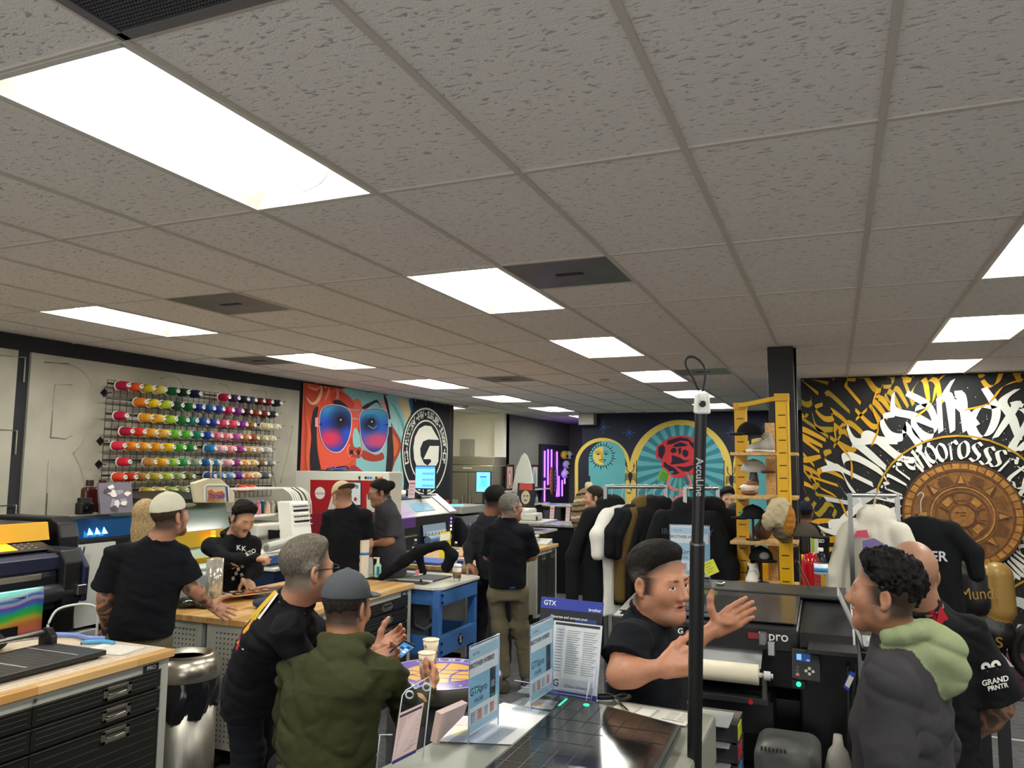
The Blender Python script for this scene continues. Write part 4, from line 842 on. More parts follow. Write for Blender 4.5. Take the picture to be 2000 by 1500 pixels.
def paper_cup(x, y, z, label, pat='#8a6a4c', h=.118, r=.043, g='patterned paper cups'):
    t = thing('paper_cup', label, 'cup', (x, y, z), 0, g); m = MB('#e9ddc4'); m.lathe([(0, .004), (r*.68, .004), (r*.7, 0), (r, h), (r-.002, h), (r*.68, .006), (0, .006)], n=32); m.build('cup', 'paper', t)
    m = MB('#efe5cf'); m.tube([(r*math.cos(a), r*math.sin(a), h) for a in np.linspace(0, 2*math.pi, 33)[:-1]], .0028, 6, True); m.build('rolled_rim', 'paper', t); m = MB(pat); q = random.Random(3)
    for k in range(26):
        a0 = q.uniform(0, 6.28); z0 = q.uniform(.02, h-.025); pts = []
        for j in range(9): w_ = j/8; aa = a0+.16*w_*math.cos(w_*9+k); zz = z0+.013*w_*math.sin(w_*9+k); rr = r*(.7+.3*zz/h)+.0004; pts.append((rr*math.cos(aa), rr*math.sin(aa), zz))
        m.tube(pts, .0008, 4)
    m.build('swirl_print', 'paper', t); return t
p = atZ(841, 1293, dz); paper_cup(p[0], p[1], dz, 'swirl-patterned paper cup standing free at the back of the drum table')
p = atZ(833, 1322, dz); CUP2 = p; paper_cup(p[0], p[1], dz, 'swirl-patterned paper cup held by the man in the olive hoodie')
# blue heat-press stand
t = thing('press_stand', 'blue steel press stand with white table top', 'stand', (-3.45, 6.45, 0)); x0, x1, y0, y1, hh = -4.1, -3.13, 6.02, 6.78, .92; BL = '#3f70b3'
m = MB('#dcdbd2'); m.prism([(x0, y0-.02, hh-.03), (x1-.06, y0-.02, hh-.03), (x1+.02, y0+.05, hh-.03), (x1+.02, y1, hh-.03), (x1-.04, y1+.05, hh-.03), (x0, y1+.05, hh-.03)], (0, 0, .03)); m.build('table_top', 'gloss', t, world=True, bevel=.006)
for xx in (x0+.08, x1-.04):
    for yy in (y0+.03, y1-.03): m = MB(BL); m.bb((xx-.035, yy-.03, .0), (xx+.035, yy+.03, hh-.03)); m.build('leg', 'satin', t, world=True, bevel=.004)
for nm, z0, z1 in (('upper_rail', .76, .88), ('lower_rail', .34, .50)):
    for yy in (y0+.03, y1-.03): m = MB(BL); m.bb((x0+.08, yy-.012, z0), (x1-.04, yy+.012, z1)); m.build(nm, 'satin', t, world=True, bevel=.003)
    for xx in (x1-.035, x0+.08): m = MB(BL); m.bb((xx-.012, y0+.03, z0), (xx+.045 if xx > -3.5 else xx+.012, y1-.03, z1)); m.build(nm, 'satin', t, world=True, bevel=.003)
for yy in (y0+.02, y1-.02):
    for z in (.45, .38, .85, .79): m = MB('#20252c'); m.cyl((x1+.008, yy, z), (x1+.02, yy, z), .010, n=8); m.build('bolt', 'metal', t, world=True)
m = MB('#17181b'); m.cyl((x1+.008, 6.4, .42), (x1+.014, 6.4, .42), .055, n=4); m.c('#e9e9e6').text('S', (x1+.015, 6.4, .42), np.stack([V3([0, 1., 0]), V3([0, 0, 1.]), V3([1., 0, 0])], 1), .08, bold=.03); m.build('badge', 'satin', t, world=True)
m = MB('#26272a'); m.bb((-3.95, 6.08, hh+.001), (-3.32, 6.62, hh+.012)); solo(m, 'press_pad', 'black rubber press pad on the white stand top', 'press pad', 'rubber', bevel=.003)
m = MB('#e8e6e0'); m.tube(spl([(-3.62, 6.12, hh+.022), (-3.45, 6.14, hh+.022), (-3.28, 6.16, hh+.02)]), .009, 8); solo(m, 'white_pen', 'thick white marker lying on the black press pad', 'marker', 'satin')
# grey laundry-style hamper behind the stand
t = thing('hamper', 'grey perforated plastic hamper under the blue stand', 'hamper', (-3.72, 6.5, 0))
m = MB('#5f6163'); m.lathe([(.0, 0), (.22, .0), (.24, .03), (.27, .60), (.275, .78)], (-3.72, 6.40, 0), n=36, sx=.8, sy=1.); m.build('tub', 'satin', t, world=True); m = MB('#8b8d8e'); m.tube([(-3.72+.22*math.cos(a), 6.40+.275*math.sin(a), .78) for a in np.linspace(0, 6.28, 30)[:-1]], .016, 8, True); m.tube([(-3.5, 6.15, .78), (-3.47, 6.2, .55), (-3.46, 6.35, .48), (-3.46, 6.5, .5)], .014, 8); m.build('rim', 'satin', t, world=True)
# ================================================================== thread wall and machines on the left
XR = -6.35; RK = Wp('x', XR); RK.zoom(0, 640, 3.33333)
def rk(x, y): return RK.P(x, y)
t = thing('gridwall_rack', 'black wire grid rack holding rows of thread cones', 'wire rack', (XR, 6.5, 1.55)); y0, y1, z0, z1 = 5.32, 7.72, 1.56, 2.73; m = MB('#17181a')
nv = 32; nh = 16
for i in range(nv): y = y0+(y1-y0)*i/(nv-1); m.cyl((XR, y, z0), (XR, y, z1), .0032, n=6)
for i in range(nh): z = z0+(z1-z0)*i/(nh-1); m.cyl((XR, y0, z), (XR, y1, z), .0032, n=6)
m.build('wire_grid', 'satin', t, world=True)
for y, z in ((y0+.05, z1-.12), (y0+.04, 2.15), (y0+.04, 1.93), (y0+.06, 1.62), (y1-.1, z1-.22), (y1-.12, 2.12), (y1-.12, 1.93)): m = MB('#0f1012'); m.cyl((XL+.026, y, z), (XL+.03, y, z), .045, n=4); m.tube([(XL+.028, y, z), (XR, y, z)], .006, 6); m.build('wall_bracket', 'satin', t, world=True)
ROWS = [('top', 775, 380, 'a51d3f 858,390,e0562a 940,400,c9bb35 1018,410,d3cb66 1100,418,1f5b3c 1168,426,1f3b30 1248,434,22244a 1438,458,a8203f 1500,466,46295e 1563,470,1f2340 1613,476,3b4450 1668,482,5a2420 1722,488,6d2226 1780,492,20262e'),
 ('second', 892, 488, 'e07a22 975,495,e0c62a 1060,503,bcd74a 1130,511,22503f 1205,517,1f6a3f 1268,524,24408f 1338,530,2b55a0 1400,536,2b48a0 1462,543,b92f55 1526,548,7a3a8f 1582,553,3b2630 1640,558,7a3a28 1695,563,6d2f28 1750,568,2c3038'),
 ('third', 762, 576, 'b01f3c 926,588,e0a02a 1006,592,e3b43a 1087,602,a5c84a 1163,606,2b7a3f 1225,610,2f8078 1297,615,2f4fa0 1362,620,2f45a0 1425,625,d8486a 1495,630,e0506f 1553,632,7a3590 1608,638,8a6a30 1715,648,d6cda0 1772,650,dcd6b8'),
 ('fourth', 800, 677, 'a81e3c 880,683,d8382a 960,687,e0a63a 1042,692,e0b95a 1112,692,6cc03a 1187,697,5ab83f 1258,701,2f7f6a 1325,704,284aa0 1388,708,d86a80 1450,712,e07f8f 1518,716,b05a9a 1573,719,b5764f 1628,719,9a4f38 1685,722,a79f80 1740,725,cfc7a0'),
 ('fifth', 748, 770, 'd8324a 832,773,e0882a 913,776,e0a23a 993,777,e09a2a 1072,780,e8c02a 1143,781,4fa042 1212,784,2f7a3a 1347,789,2f78b8 1415,793,e5b0b8 1477,794,e8909a 1542,797,9a3f80 1602,797,c7ab78 1655,798,cfb9a0 1712,800,b8bab5'),
 ('sixth', 783, 876, 'c9283f 950,878,b98a4a 1030,880,e0a22a 1100,880,8fc04f 1170,880,3a9a50 1245,881,8a9a8a 1322,880,2a66a8 1385,882,4a90b8 1460,882,e3a8b0 1515,882,8f3a7f 1565,882,e0a458 1622,882,d3bd80 1678,882,7a6248 1735,882,7f8588'),
 ('seventh', 752, 976, 'e0482a 822,972,b8321f 900,973,a87a3a 985,972,b0a040 1060,970,a3b84a 1135,970,93a070 1205,970,6f7040 1345,967,36508f 1405,965,5a80a8 1468,966,7aa0c8 1530,965,6a3a90 1590,965,e0a070 1640,965,ecd5a5 1705,964,5a5f68'),
 ('bottom', 775, 1072, 'b01f3c 935,1068,b8a03a 1010,1066,d3b870 1090,1063,9aa050 1160,1062,8a8f50 1235,1060,5f6a48 1555,1046,e8502f 1610,1045,e8583a')]
def cname(h):
    r, g, b = (int(h[i:i+2], 16) for i in (0, 2, 4)); mx, mn = max(r, g, b), min(r, g, b)
    if mx-mn < 28: return 'charcoal' if mx < 90 else ('grey' if mx < 160 else 'pale grey')
    import colorsys; H, L_, S_ = colorsys.rgb_to_hls(r/255, g/255, b/255); H *= 360
    dk = 'dark ' if L_ < .27 else ('pale ' if L_ > .68 else '')
    nm = 'red' if H < 12 or H > 350 else 'orange' if H < 32 else 'golden' if H < 47 else 'yellow' if H < 62 else 'lime green' if H < 95 else 'green' if H < 155 else 'teal' if H < 185 else 'blue' if H < 245 else 'violet' if H < 300 else 'crimson pink'
    return dk+nm
YR = []
core_proto = None
for rn_, x0_, y0_, rest in ROWS:
    it = rest.split(); pts = [(x0_, y0_, it[0])]+[(int(a.split(',')[0]), int(a.split(',')[1]), a.split(',')[2]) for a in it[1:]]
    bar = MB('#141517'); P = [rk(x-18, y-8) for x, y, c in pts]; zz = np.mean([p[2] for p in P]); ya = y0-.0
    bar.bb((XR+.0, y0, zz-.004), (XR+.008, y1, zz+.016))
    for k, ((x, y, c), p) in enumerate(zip(pts, P)):
        b = V3([XR+.01, p[1], zz]); bar.tube([b, b+V3([.205, 0, .0]), b+V3([.22, 0, .012])], .0026, 5)
        od = ['first', 'second', 'third', 'fourth', 'fifth', 'sixth', 'seventh', 'eighth', 'ninth', 'tenth', 'eleventh', 'twelfth', 'thirteenth', 'fourteenth', 'fifteenth'][k]
        s_ = thing('thread_cone', '%s thread cone, %s from the left in the %s row of the wire rack' % (cname(c), od, rn_), 'thread cone', (b[0]+.012, b[1], b[2]-.009), 0, 'thread cones on the wall rack')
        m = MB('#'+c)
        prof = [(.0145, .014), (.042, .014), (.043, .030), (.0395, .10), (.030, .126), (.0145, .128)]; m.lathe(prof, (0, 0, 0), (1, 0, 0), n=18, caps=False); m.build('thread', 'knit', s_)
        if core_proto is None: m = MB('#e9e6de'); m.lathe([(.0125, 0), (.047, 0), (.048, .008), (.044, .014), (.0142, .014), (.0142, .128), (.019, .129), (.022, .147), (.0125, .151), (.0125, 0)], (0, 0, 0), (1, 0, 0), n=18, caps=False); core_proto = m.build('spool_core', 'satin', s_)
        else: q = core_proto.copy(); COL.objects.link(q); q.parent = s_
    bar.build('hook_bar', 'satin', t, world=True)
# tote bag hanging in front of the rack, from the clip bar of the printer behind the man in the hoodie
pb = atX(420, 985, -5.24); t = thing('tote_bag', 'cream canvas tote bag with blue framed lettering badge', 'tote bag', (-5.24, pb[1], pb[2]-.0)); T_ = Wp('x', -5.24, sgn=1); T_.zoom(370, 900, 6.818)
def tp(x, y, dx=0.): p = T_.P(x, y); return (p[0]+dx, p[1], p[2])
m = MB('#d8cdaf'); o_ = spl([(55, 295), (250, 232), (420, 235), (610, 430), (600, 555), (100, 560)], 1); m.prism([tp(x, y) for x, y in ((55, 295), (250, 232), (420, 235), (520, 330), (610, 430), (600, 560), (100, 560))], (-.05, 0, 0)); m.build('bag_body', 'cloth', t, world=True, bevel=.01)
for px_ in ((278, 262), (405, 385)): m = MB('#d3c7a6'); m.tube([tp(px_[0], 240, .004), tp(px_[0]+8, 60, .004), tp(px_[1]+8, -20, .0)] if px_[0] == 278 else [tp(405, 240, .004), tp(412, 60, .004), tp(385, -10, .0)], .009, 6); m.build('strap', 'cloth', t, world=True)
m = MB(); T2 = Wp('x', -5.239, sgn=1); T2.zoom(370, 900, 6.818)
T2.line(m, [(205, 545), (205, 340), (240, 318), (480, 318), (515, 345), (520, 555)], 26, '#f2efe4', 1, False); T2.line(m, [(222, 545), (222, 350), (250, 334), (470, 334), (495, 356)], 8, '#3f66a8', 2, False); T2.line(m, [(495, 345), (505, 470), (512, 548)], 26, '#2f4fa0', 2, False)
T2.poly(m, [(240, 400), (300, 380), (330, 420), (440, 400), (475, 450), (455, 510), (300, 525), (240, 545), (255, 470)], '#c9683f', 3); R3 = np.stack([V3([0, 1., 0]), V3([0, 0, 1.]), V3([1., 0, 0])], 1); m.c('#3f5aa8').text('Threads', T2.P(365, 468, 5), R3, .062, bold=.03); m.c('#a98f5a').text('AMERICA', T2.P(365, 532, 5), R3, .045, bold=.02)
m.build('badge_print', 'matte', t, world=True)

# ---- wide format printer with rainbow film
t = thing('wide_printer', 'navy wide format printer feeding rainbow holographic film', 'printer', (-5.35, 3.2, 0)); PX = lambda x, y, X=-5.0: atX(x, y, X); ye = 4.06; ys = 1.7
def ext(prof, ya, yb, c, name, mat='satin', par=None, bev=.004): mm = MB(c); mm.prism([(x, ya, z) for x, z in prof], (0, yb-ya, 0)); return mm.build(name, mat, par or t, world=True, bevel=bev)
ext([(-5.75, .95), (-5.0, .95), (-5.0, 1.17), (-5.03, 1.30), (-5.15, 1.33), (-5.75, 1.33)], ys, ye-.18, '#1a1c24', 'body'); ext([(-5.02, 1.215), (-4.985, 1.215), (-4.99, 1.30), (-5.04, 1.325)], ys, ye-.16, '#1d2440', 'top_cover')
ext([(-5.0, 1.16), (-4.985, 1.16), (-4.985, 1.20), (-5.0, 1.20)], ys, ye-.30, '#c3c5bc', 'silver_rail', 'brushed'); ext([(-5.0, 1.205), (-4.98, 1.205), (-4.98, 1.212), (-5.0, 1.212)], ye-.95, ye-.72, '#3048a8', 'blue_stripe')
ext([(-5.78, .92), (-4.99, .92), (-4.93, .98), (-4.93, 1.26), (-4.99, 1.34), (-5.78, 1.34)], ye-.17, ye-.04, '#1e2023', 'end_housing', bev=.01); ext([(-5.7, .98), (-4.91, .98), (-4.9, 1.22), (-5.0, 1.345), (-5.7, 1.345)], ye-.04, ye, '#232a49', 'end_cap', bev=.008)
m = MB('#33353a'); m.cyl((-4.99, ys, 1.055), (-4.99, ye-.06, 1.055), .062, n=32); m.build('take_up_roller', 'satin', t, world=True)
m = MB('#b9bdc2'); m.bb((-4.93, ye-.09, 1.03), (-4.895, ye-.02, 1.10)); m.build('roller_latch', 'metal', t, world=True, bevel=.004)
m = MB('#17181c'); m.bb((-5.7, ys, .12), (-5.25, ye-.3, .9)); m.build('stand_box', 'satin', t, world=True)
for yy in (ye-.25, ys+.3): m = MB('#202226'); m.bb((-5.45, yy-.05, .1), (-5.3, yy+.05, .95)); m.bb((-5.7, yy-.04, .04), (-4.85, yy+.04, .1)); m.build('stand_leg', 'satin', t, world=True)
m = MB('#1b1d24'); m.prism([(-5.12, ye-.52, 1.335), (-5.12, ye-.12, 1.335), (-5.30, ye-.12, 1.39), (-5.30, ye-.52, 1.39)], (0, 0, .012)); pn = m.build('control_panel', 'satin', t, world=True, bevel=.004)
m = MB('#ff9a1a'); m.poly([(-5.14, ye-.50, 1.3545), (-5.14, ye-.37, 1.3545), (-5.26, ye-.37, 1.391), (-5.26, ye-.50, 1.391)]); m.build('orange_screen', glowv(1.6), pn, world=True)
m = MB('#c9ccd6')
for i in range(3):
    for j in range(3): m.cyl((-5.16-.04*j, ye-.33+.05*i, 1.352+.012*j), (-5.16-.04*j, ye-.33+.05*i, 1.360+.012*j), .009, n=10)
m.build('buttons', 'satin', pn, world=True)
def holo():
    m, nt, b = nodes('holographic_film'); L = nt.links.new; tc = N(nt, 'ShaderNodeTexCoord'); sp = N(nt, 'ShaderNodeSeparateXYZ'); L(tc.outputs['Object'], sp.inputs[0]); n = N(nt, 'ShaderNodeTexNoise'); n.inputs['Scale'].default_value = 2.2; L(tc.outputs['Object'], n.inputs[0])
    a = N(nt, 'ShaderNodeMath', operation='MULTIPLY_ADD'); L(n.outputs[0], a.inputs[0]); a.inputs[1].default_value = .16; L(sp.outputs['Z'], a.inputs[2]); mr = N(nt, 'ShaderNodeMapRange'); mr.inputs[1].default_value = .10; mr.inputs[2].default_value = .38; L(a.outputs[0], mr.inputs[0])
    r = N(nt, 'ShaderNodeValToRGB'); e = r.color_ramp.elements; e[0].position = 0; e[0].color = (.9, .25, .2, 1); e[1].position = 1; e[1].color = (.25, .85, .85, 1)
    for p, c in ((.18, (.95, .3, .08)), (.28, (.9, .7, .1)), (.38, (.1, .8, .1)), (.5, (.02, .65, .35)), (.56, (.05, .3, .9)), (.64, (.25, .08, .75)), (.72, (.6, .75, .9)), (.8, (.05, .15, .75)), (.9, (.6, .9, .9))): q = e.new(p); q.color = (*c, 1)
    L(mr.outputs[0], r.inputs[0]); L(r.outputs[0], b.inputs['Base Color']); b.inputs['Metallic'].default_value = .35; b.inputs['Roughness'].default_value = .3; return m
HO = holo(); m = MB()
def film(u, v):
    y = 1.75+(3.735-1.75)*u; th = v*4; z = 1.12-max(0, v-.18)*.36; x = -4.945+.03*math.sin(min(1, v*2.2)*math.pi/2)+.01*math.sin(u*9+v*3)*v
    return (x, y, z+.0)
m.grid(film, 40, 14); t2 = thing('film_sheet', 'rainbow holographic film hanging from the navy printer, printed stickers on it', 'film', (-4.92, 2.7, .82)); m.build('film', HO, t2, world=True, solid=.002)
m = MB('#e9eef0')
for k in range(9):
    y = 3.62-.165*k
    for j in range(1): m.c('#16235e').bb((-4.9175, y-.13, 1.045), (-4.9165, y-.02, 1.075)); m.c('#dfe8ee').bb((-4.9175, y-.006, 1.0), (-4.9165, y-.001, 1.09)); m.c('#20307a').cyl((-4.9165, y-.075, 1.045), (-4.916, y-.075, 1.045), .018, n=14)
m.c('#0d0f14')
for k in range(12): y = 3.56-.165*k; m.bb((-4.914, y-.152, .80), (-4.906, y, .895))
m.build('printed_stickers', 'satin', t2, world=True)
# ---- flatbed printer with yellow strip behind
t = thing('flatbed_printer', 'black flatbed printer with long yellow front strip by the concrete wall', 'printer', (-5.9, 3.0, 0))
m = MB('#17181b'); m.bb((-6.40, 1.7, .1), (-5.82, 3.98, 1.40)); m.build('body', 'satin', t, world=True, bevel=.01)
yb0, yb1 = atX(0, 1040, -5.75), atX(120, 1035, -5.75)
m = MB('#e3ab12'); m.prism([(-5.31, 1.7, 1.52), (-5.29, 1.7, 1.40), (-5.25, 1.7, 1.395), (-5.28, 1.7, 1.52)], (0, 4.0-1.7, 0)); m.build('yellow_strip', 'satin', t, world=True)
m = MB('#26282c'); m.bb((-6.4, 1.7, 1.40), (-5.32, 3.98, 1.52)); m.build('gantry_cover', 'satin', t, world=True, bevel=.01)
# ---- transfer film printer with blue windows
t = thing('film_printer', 'black film printer with glowing blue windows behind the tattooed man', 'printer', (-5.6, 5.0, 0)); X3 = -5.25; a3 = atX(118, 1050, X3); yA3 = a3[1]
prof = [(-5.95, .70), (X3, .70), (X3, 1.40), (X3-.03, 1.50), (X3-.12, 1.545), (-5.95, 1.545)]
ext(prof, yA3, yA3+.16, '#1a1b1d', 'left_housing', bev=.015); ext([(-5.9, .72), (X3-.05, .72), (X3-.05, 1.36), (-5.9, 1.50)], yA3+.14, yA3+.95, '#15161a', 'body', bev=.006)
m = MB('#0a3a66'); m.prism([(X3-.03, yA3+.17, 1.37), (X3-.03, yA3+.93, 1.37), (X3-.10, yA3+.93, 1.52), (X3-.10, yA3+.17, 1.52)], (-.012, 0, 0)); m.build('blue_window', 'gloss', t, world=True)
for k in range(3): m = MB('#5fd0ff'); y = yA3+.24+k*.065; m.prism([(X3-.018, y, 1.40), (X3-.018, y+.05, 1.40), (X3-.034, y+.025, 1.45)], (-.004, 0, 0)); m.build('blue_lamp', glowv(3.5), t, world=True)
m = MB('#d6d7d3'); m.prism([(X3-.02, yA3+.18, .72), (X3-.02, yA3+.5, .72), (X3-.02, yA3+.5, 1.33), (X3-.02, yA3+.10, 1.33)], (-.03, 0, 0)); m.build('white_tray', 'satin', t, world=True)
m = MB('#a9aaae'); m.bb((-5.7, yA3+.02, .12), (X3+.02, yA3+.36, .69)); m.c('#22349a').bb((X3+.02, yA3+.13, .14), (X3+.024, yA3+.20, .66)); m.build('stand_cabinet', 'satin', t, world=True, bevel=.004)
m = MB('#15171c'); m.bb((-5.9, yA3+.38, .1), (X3-.05, yA3+.95, .70)); m.build('lower_box', 'satin', t, world=True)
q = atX(165, 1110, X3+.01); m = MB('#c9c6bc'); m.prism([(X3+.004, q[1]-.03, q[2]-.14), (X3+.004, q[1]+.04, q[2]-.14), (X3+.004, q[1]+.05, q[2]+.10), (X3+.004, q[1]-.06, q[2]+.11)], (.003, 0, 0)); solo(m, 'hanging_notes', 'long grey note sheet taped to the black film printer', 'paper', 'paper')
m = MB('#101114'); m.tube(spl([(X3+.01, q[1]-.05, q[2]+.16), (X3+.02, q[1]-.06, q[2]+.08), (X3+.02, q[1]-.02, q[2]-.02)]), .008, 6); m.tube([(X3+.01, q[1]-.01, q[2]+.16), (X3+.02, q[1]-.04, q[2]+.05)], .008, 6); solo(m, 'hanging_scissors', 'black handled scissors hanging over the grey note sheet', 'scissors', 'satin')
def jug(x, y, z, lb, w_=.12, h=.26, lab=True):
    t = thing('ink_jug', lb, 'jug', (x, y, z), 0, 'brown ink jugs'); m = MB('#3c1712'); m.box((0, 0, h*.4), (w_*.7, w_, h*.8)); m.build('bottle', 'gloss', t, bevel=.03, seg=4); m = MB('#2a0f0c'); m.cyl((0, 0, h*.82), (0, 0, h), .03); m.build('cap', 'satin', t)
    if lab: m = MB('#e8e4da'); m.bb((w_*.35, -.05, .06), (w_*.352, .05, h*.68)); m.c('#d59a2a').bb((w_*.352, -.05, .06), (w_*.354, .05, .09)); m.build('label_sheet', 'paper', t)
for px_, lb, lab in (((172, 1000), 'brown ink jug at the left end of the film printer top, camera in front', False), ((197, 1000), 'brown ink jug with white and orange label on the film printer', True)): p = atX(*px_, X3-.28); jug(p[0], p[1], 1.548, lb, lab=lab)
t = thing('camera', 'small black camera standing on the film printer', 'camera', (0, 0, 0)); p = atX(163, 1010, X3-.10); t.location = (p[0], p[1], 1.548); m = MB('#121214'); m.box((0, 0, .05), (.07, .11, .09)); m.cyl((0, 0, .09), (0, 0, .13), .05, n=24); m.build('body', 'rubber', t, bevel=.01); m = MB('#0b0b0d'); m.cyl((.03, 0, .05), (.08, 0, .05), .035, n=24); m.build('lens', 'gloss', t)
p = atX(226, 1003, X3-.08); t = thing('print_sample', 'grey and white camouflage printed fabric sample propped on the film printer', 'fabric sample', (p[0], p[1]+.02, 1.548)); m = MB('#7a7480'); cam_ = random.Random(5)
m.prism([(0, -.16, 0), (0, .15, 0), (-.03, .14, .24), (-.03, -.17, .24)], (-.02, 0, 0)); m.c('#d9d4de')
for k in range(16):
    y, z = cam_.uniform(-.12, .11), cam_.uniform(.03, .21); pts = [(y+cam_.uniform(.015, .045)*math.cos(a), z+cam_.uniform(.012, .028)*math.sin(a)) for a in np.linspace(0, 6.28, 9)[:-1]]; m.c(cam_.choice(['#e3dfe8', '#cfc9d6', '#a49db0', '#e9e6df', '#56505c'])).poly([(.0012+.0003*k-.03*b/.24, min(.145, max(-.155, a)), min(.235, max(.004, b))) for a, b in pts])
m.build('printed_fabric', 'cloth', t)
# ---- flatbed machine with tinted lid behind the hooded man
t = thing('lidded_printer', 'large flatbed printer with tinted grey-green lid and yellow stripes', 'printer', (-5.6, 5.7, 0)); yl, yr = yA3+1.0, 5.95
ext([(-6.1, .7), (-5.12, .7), (-5.12, .98), (-5.2, 1.06), (-6.1, 1.06)], yl, yr, '#b9c0bf', 'base', bev=.01); ext([(-5.16, 1.08), (-5.14, 1.08), (-5.14, 1.13), (-5.16, 1.13)], yl, yr, '#d1ab1d', 'yellow_edge')
ext([(-6.1, 1.06), (-5.25, 1.10), (-5.32, 1.20), (-6.1, 1.20)], yl, yr, '#9fb5ad', 'bed_rail'); ext([(-6.0, 1.20), (-5.3, 1.20), (-5.32, 1.34), (-6.0, 1.40)], yl, yr, '#c3a01c', 'yellow_gantry'); ext([(-6.1, 1.34), (-5.34, 1.34), (-5.42, 1.60), (-6.1, 1.66)], yl, yr-.02, '#5d6f68', 'tinted_lid', 'gloss'); ext([(-6.12, 1.62), (-5.38, 1.60), (-5.38, 1.63), (-6.12, 1.68)], yl-.02, yr, '#202325', 'lid_edge'); ext([(-6.1, .1), (-5.3, .1), (-5.3, .7), (-6.1, .7)], yl, yr, '#141c30', 'pedestal')
p = atX(402, 1020, -5.30); m = MB('#ff6a1a')
for k, c in enumerate(('#ff6a1a', '#ffd21a', '#35d06a')): m.c(c).cyl((-5.255, p[1]+.05, 1.20+.10-k*.045), (-5.255, p[1]+.05, 1.20+.14-k*.045), .022)
solo(m, 'signal_lamp', 'small signal lamp glowing orange, yellow and green on the lidded printer', 'signal lamp', glowv(1.6))
# ---- embroidery machine
t = thing('embroidery_machine', 'white multi-needle embroidery machine with thread stand on top', 'embroidery machine', (-5.5, 6.6, 0)); WH = '#cfcfc5'; P6 = lambda x, y, X=-5.2: atX(x, y, X)
m = MB(WH); m.bb((-6.05, 6.1, .72), (-5.25, 6.75, 1.0)); m.bb((-6.05, 6.12, 1.0), (-5.75, 6.7, 1.40)); m.build('arm_body', 'satin', t, world=True, bevel=.03, seg=3)
m = MB(WH); m.prism([(-5.75, 6.15, 1.36), (-5.75, 6.15, 1.10), (-5.2, 6.15, 1.24), (-5.2, 6.15, 1.36)], (0, .5, 0)); m.build('beam', 'satin', t, world=True, bevel=.02)
m = MB('#dbdbd3'); a, b, c, d = P6(568, 980, -5.15), P6(602, 978, -5.15), P6(612, 1060, -4.95), P6(575, 1062, -4.95); m.prism([tuple(a), tuple(b), tuple(c), tuple(d)], (-.18, 0, 0)); hd = m.build('needle_head', 'satin', t, world=True, bevel=.012)
m = MB('#24262a')
for f, c_, hh in ((.12, '#33353a', .006), (.22, '#17181b', .012), (.36, '#33353a', .006), (.48, '#17181b', .012)):
    q0, q1 = a+(d-a)*f, b+(c-b)*f; m.c(c_).box((q0+q1)/2+V3([.004, 0, 0]), (.012, np.linalg.norm(q1-q0)*.8, hh*1.6))
m.c('#f0f0ea')
for f in (.08, .17, .31, .42, .55):
    for k in range(15): q = (a+(d-a)*f)*(1-k/14)+(b+(c-b)*f)*k/14; m.box(q+V3([.010, 0, 0]), (.012, .006, .010))
m.build('tension_knobs', 'satin', hd, world=True)
m = MB('#a03040'); q = a+(d-a)*.86+(b-a)*.4; m.text('Tajima', q+V3([.02, .02, 0]), R3, .04); m.build('nameplate', 'satin', hd, world=True)
m = MB('#26282b'); m.bb((-5.05, 6.75, .9), (-4.98, 7.05, .95)); m.build('needle_plate', 'metal', t, world=True)
m = MB('#e2e2da'); m.bb((-5.95, 6.05, 1.42), (-5.3, 6.78, 1.445)); m.build('spool_shelf', 'satin', t, world=True, bevel=.006)
m = MB('#c9c9c2'); m.cyl((-5.55, 6.38, 1.44), (-5.55, 6.38, 1.70), .012); m.bb((-5.8, 6.0, 1.69), (-5.3, 6.9, 1.70)); m.build('thread_tree_mast', 'satin', t, world=True)
for k in range(9):
    m = MB('#eceae2' if k not in (4, 6) else '#2a2a2e'); z = 1.70; y = 6.62+.035*k; m.tube(spl([(-5.3, y, z), (-5.22, y+.02, z-.05), (-5.18, y+.04, z-.14), (-5.17, y+.05, 1.42)]), .006, 6); m.build('thread_guide_tube', 'satin', t, world=True)
for k, (px_, c, h_) in enumerate(((503, 'd98a98', .12), (512, '1f86a8', .12), (521, 'e5bfa8', .11), (527, 'd86a5a', .09), (531, 'b9b5a8', .11), (539, 'd9d5c8', .11), (547, '26262c', .11), (550, '27284a', .09), (560, 'b5303a', .10))):
    p = atX(px_, 1005, -5.45 if k % 2 else -5.36); s_ = thing('thread_cone', '%s thread cone, number %s from the left on the embroidery machine shelf' % (cname(c), ['one', 'two', 'three', 'four', 'five', 'six', 'seven', 'eight', 'nine'][k]), 'thread cone', (p[0], p[1], 1.446), 0, 'cones on the embroidery machine'); s_['label'] = '%s thread cone, %s from the left on the embroidery machine shelf' % (cname(c), ['first', 'second', 'third', 'fourth', 'fifth', 'sixth', 'seventh', 'eighth', 'ninth'][k])
    m = MB('#'+c); m.lathe([(.02, 0), (.036, .005), (.03, h_*.8), (.018, h_), (.008, h_)], n=14); m.build('thread', 'knit', s_); m = MB('#eceae2'); m.cyl((0, 0, h_), (0, 0, h_+.012), .012, n=10); m.build('spool_core', 'satin', s_)
m = MB('#101114'); m.prism([tuple(atX(527, 1035, -5.17)), tuple(atX(560, 1036, -5.17)), tuple(atX(563, 1046, -5.17)), tuple(atX(527, 1054, -5.17))], (-.02, 0, 0)); solo(m, 'black_pouch', 'black pouch propped against the embroidery machine', 'pouch', 'cloth')
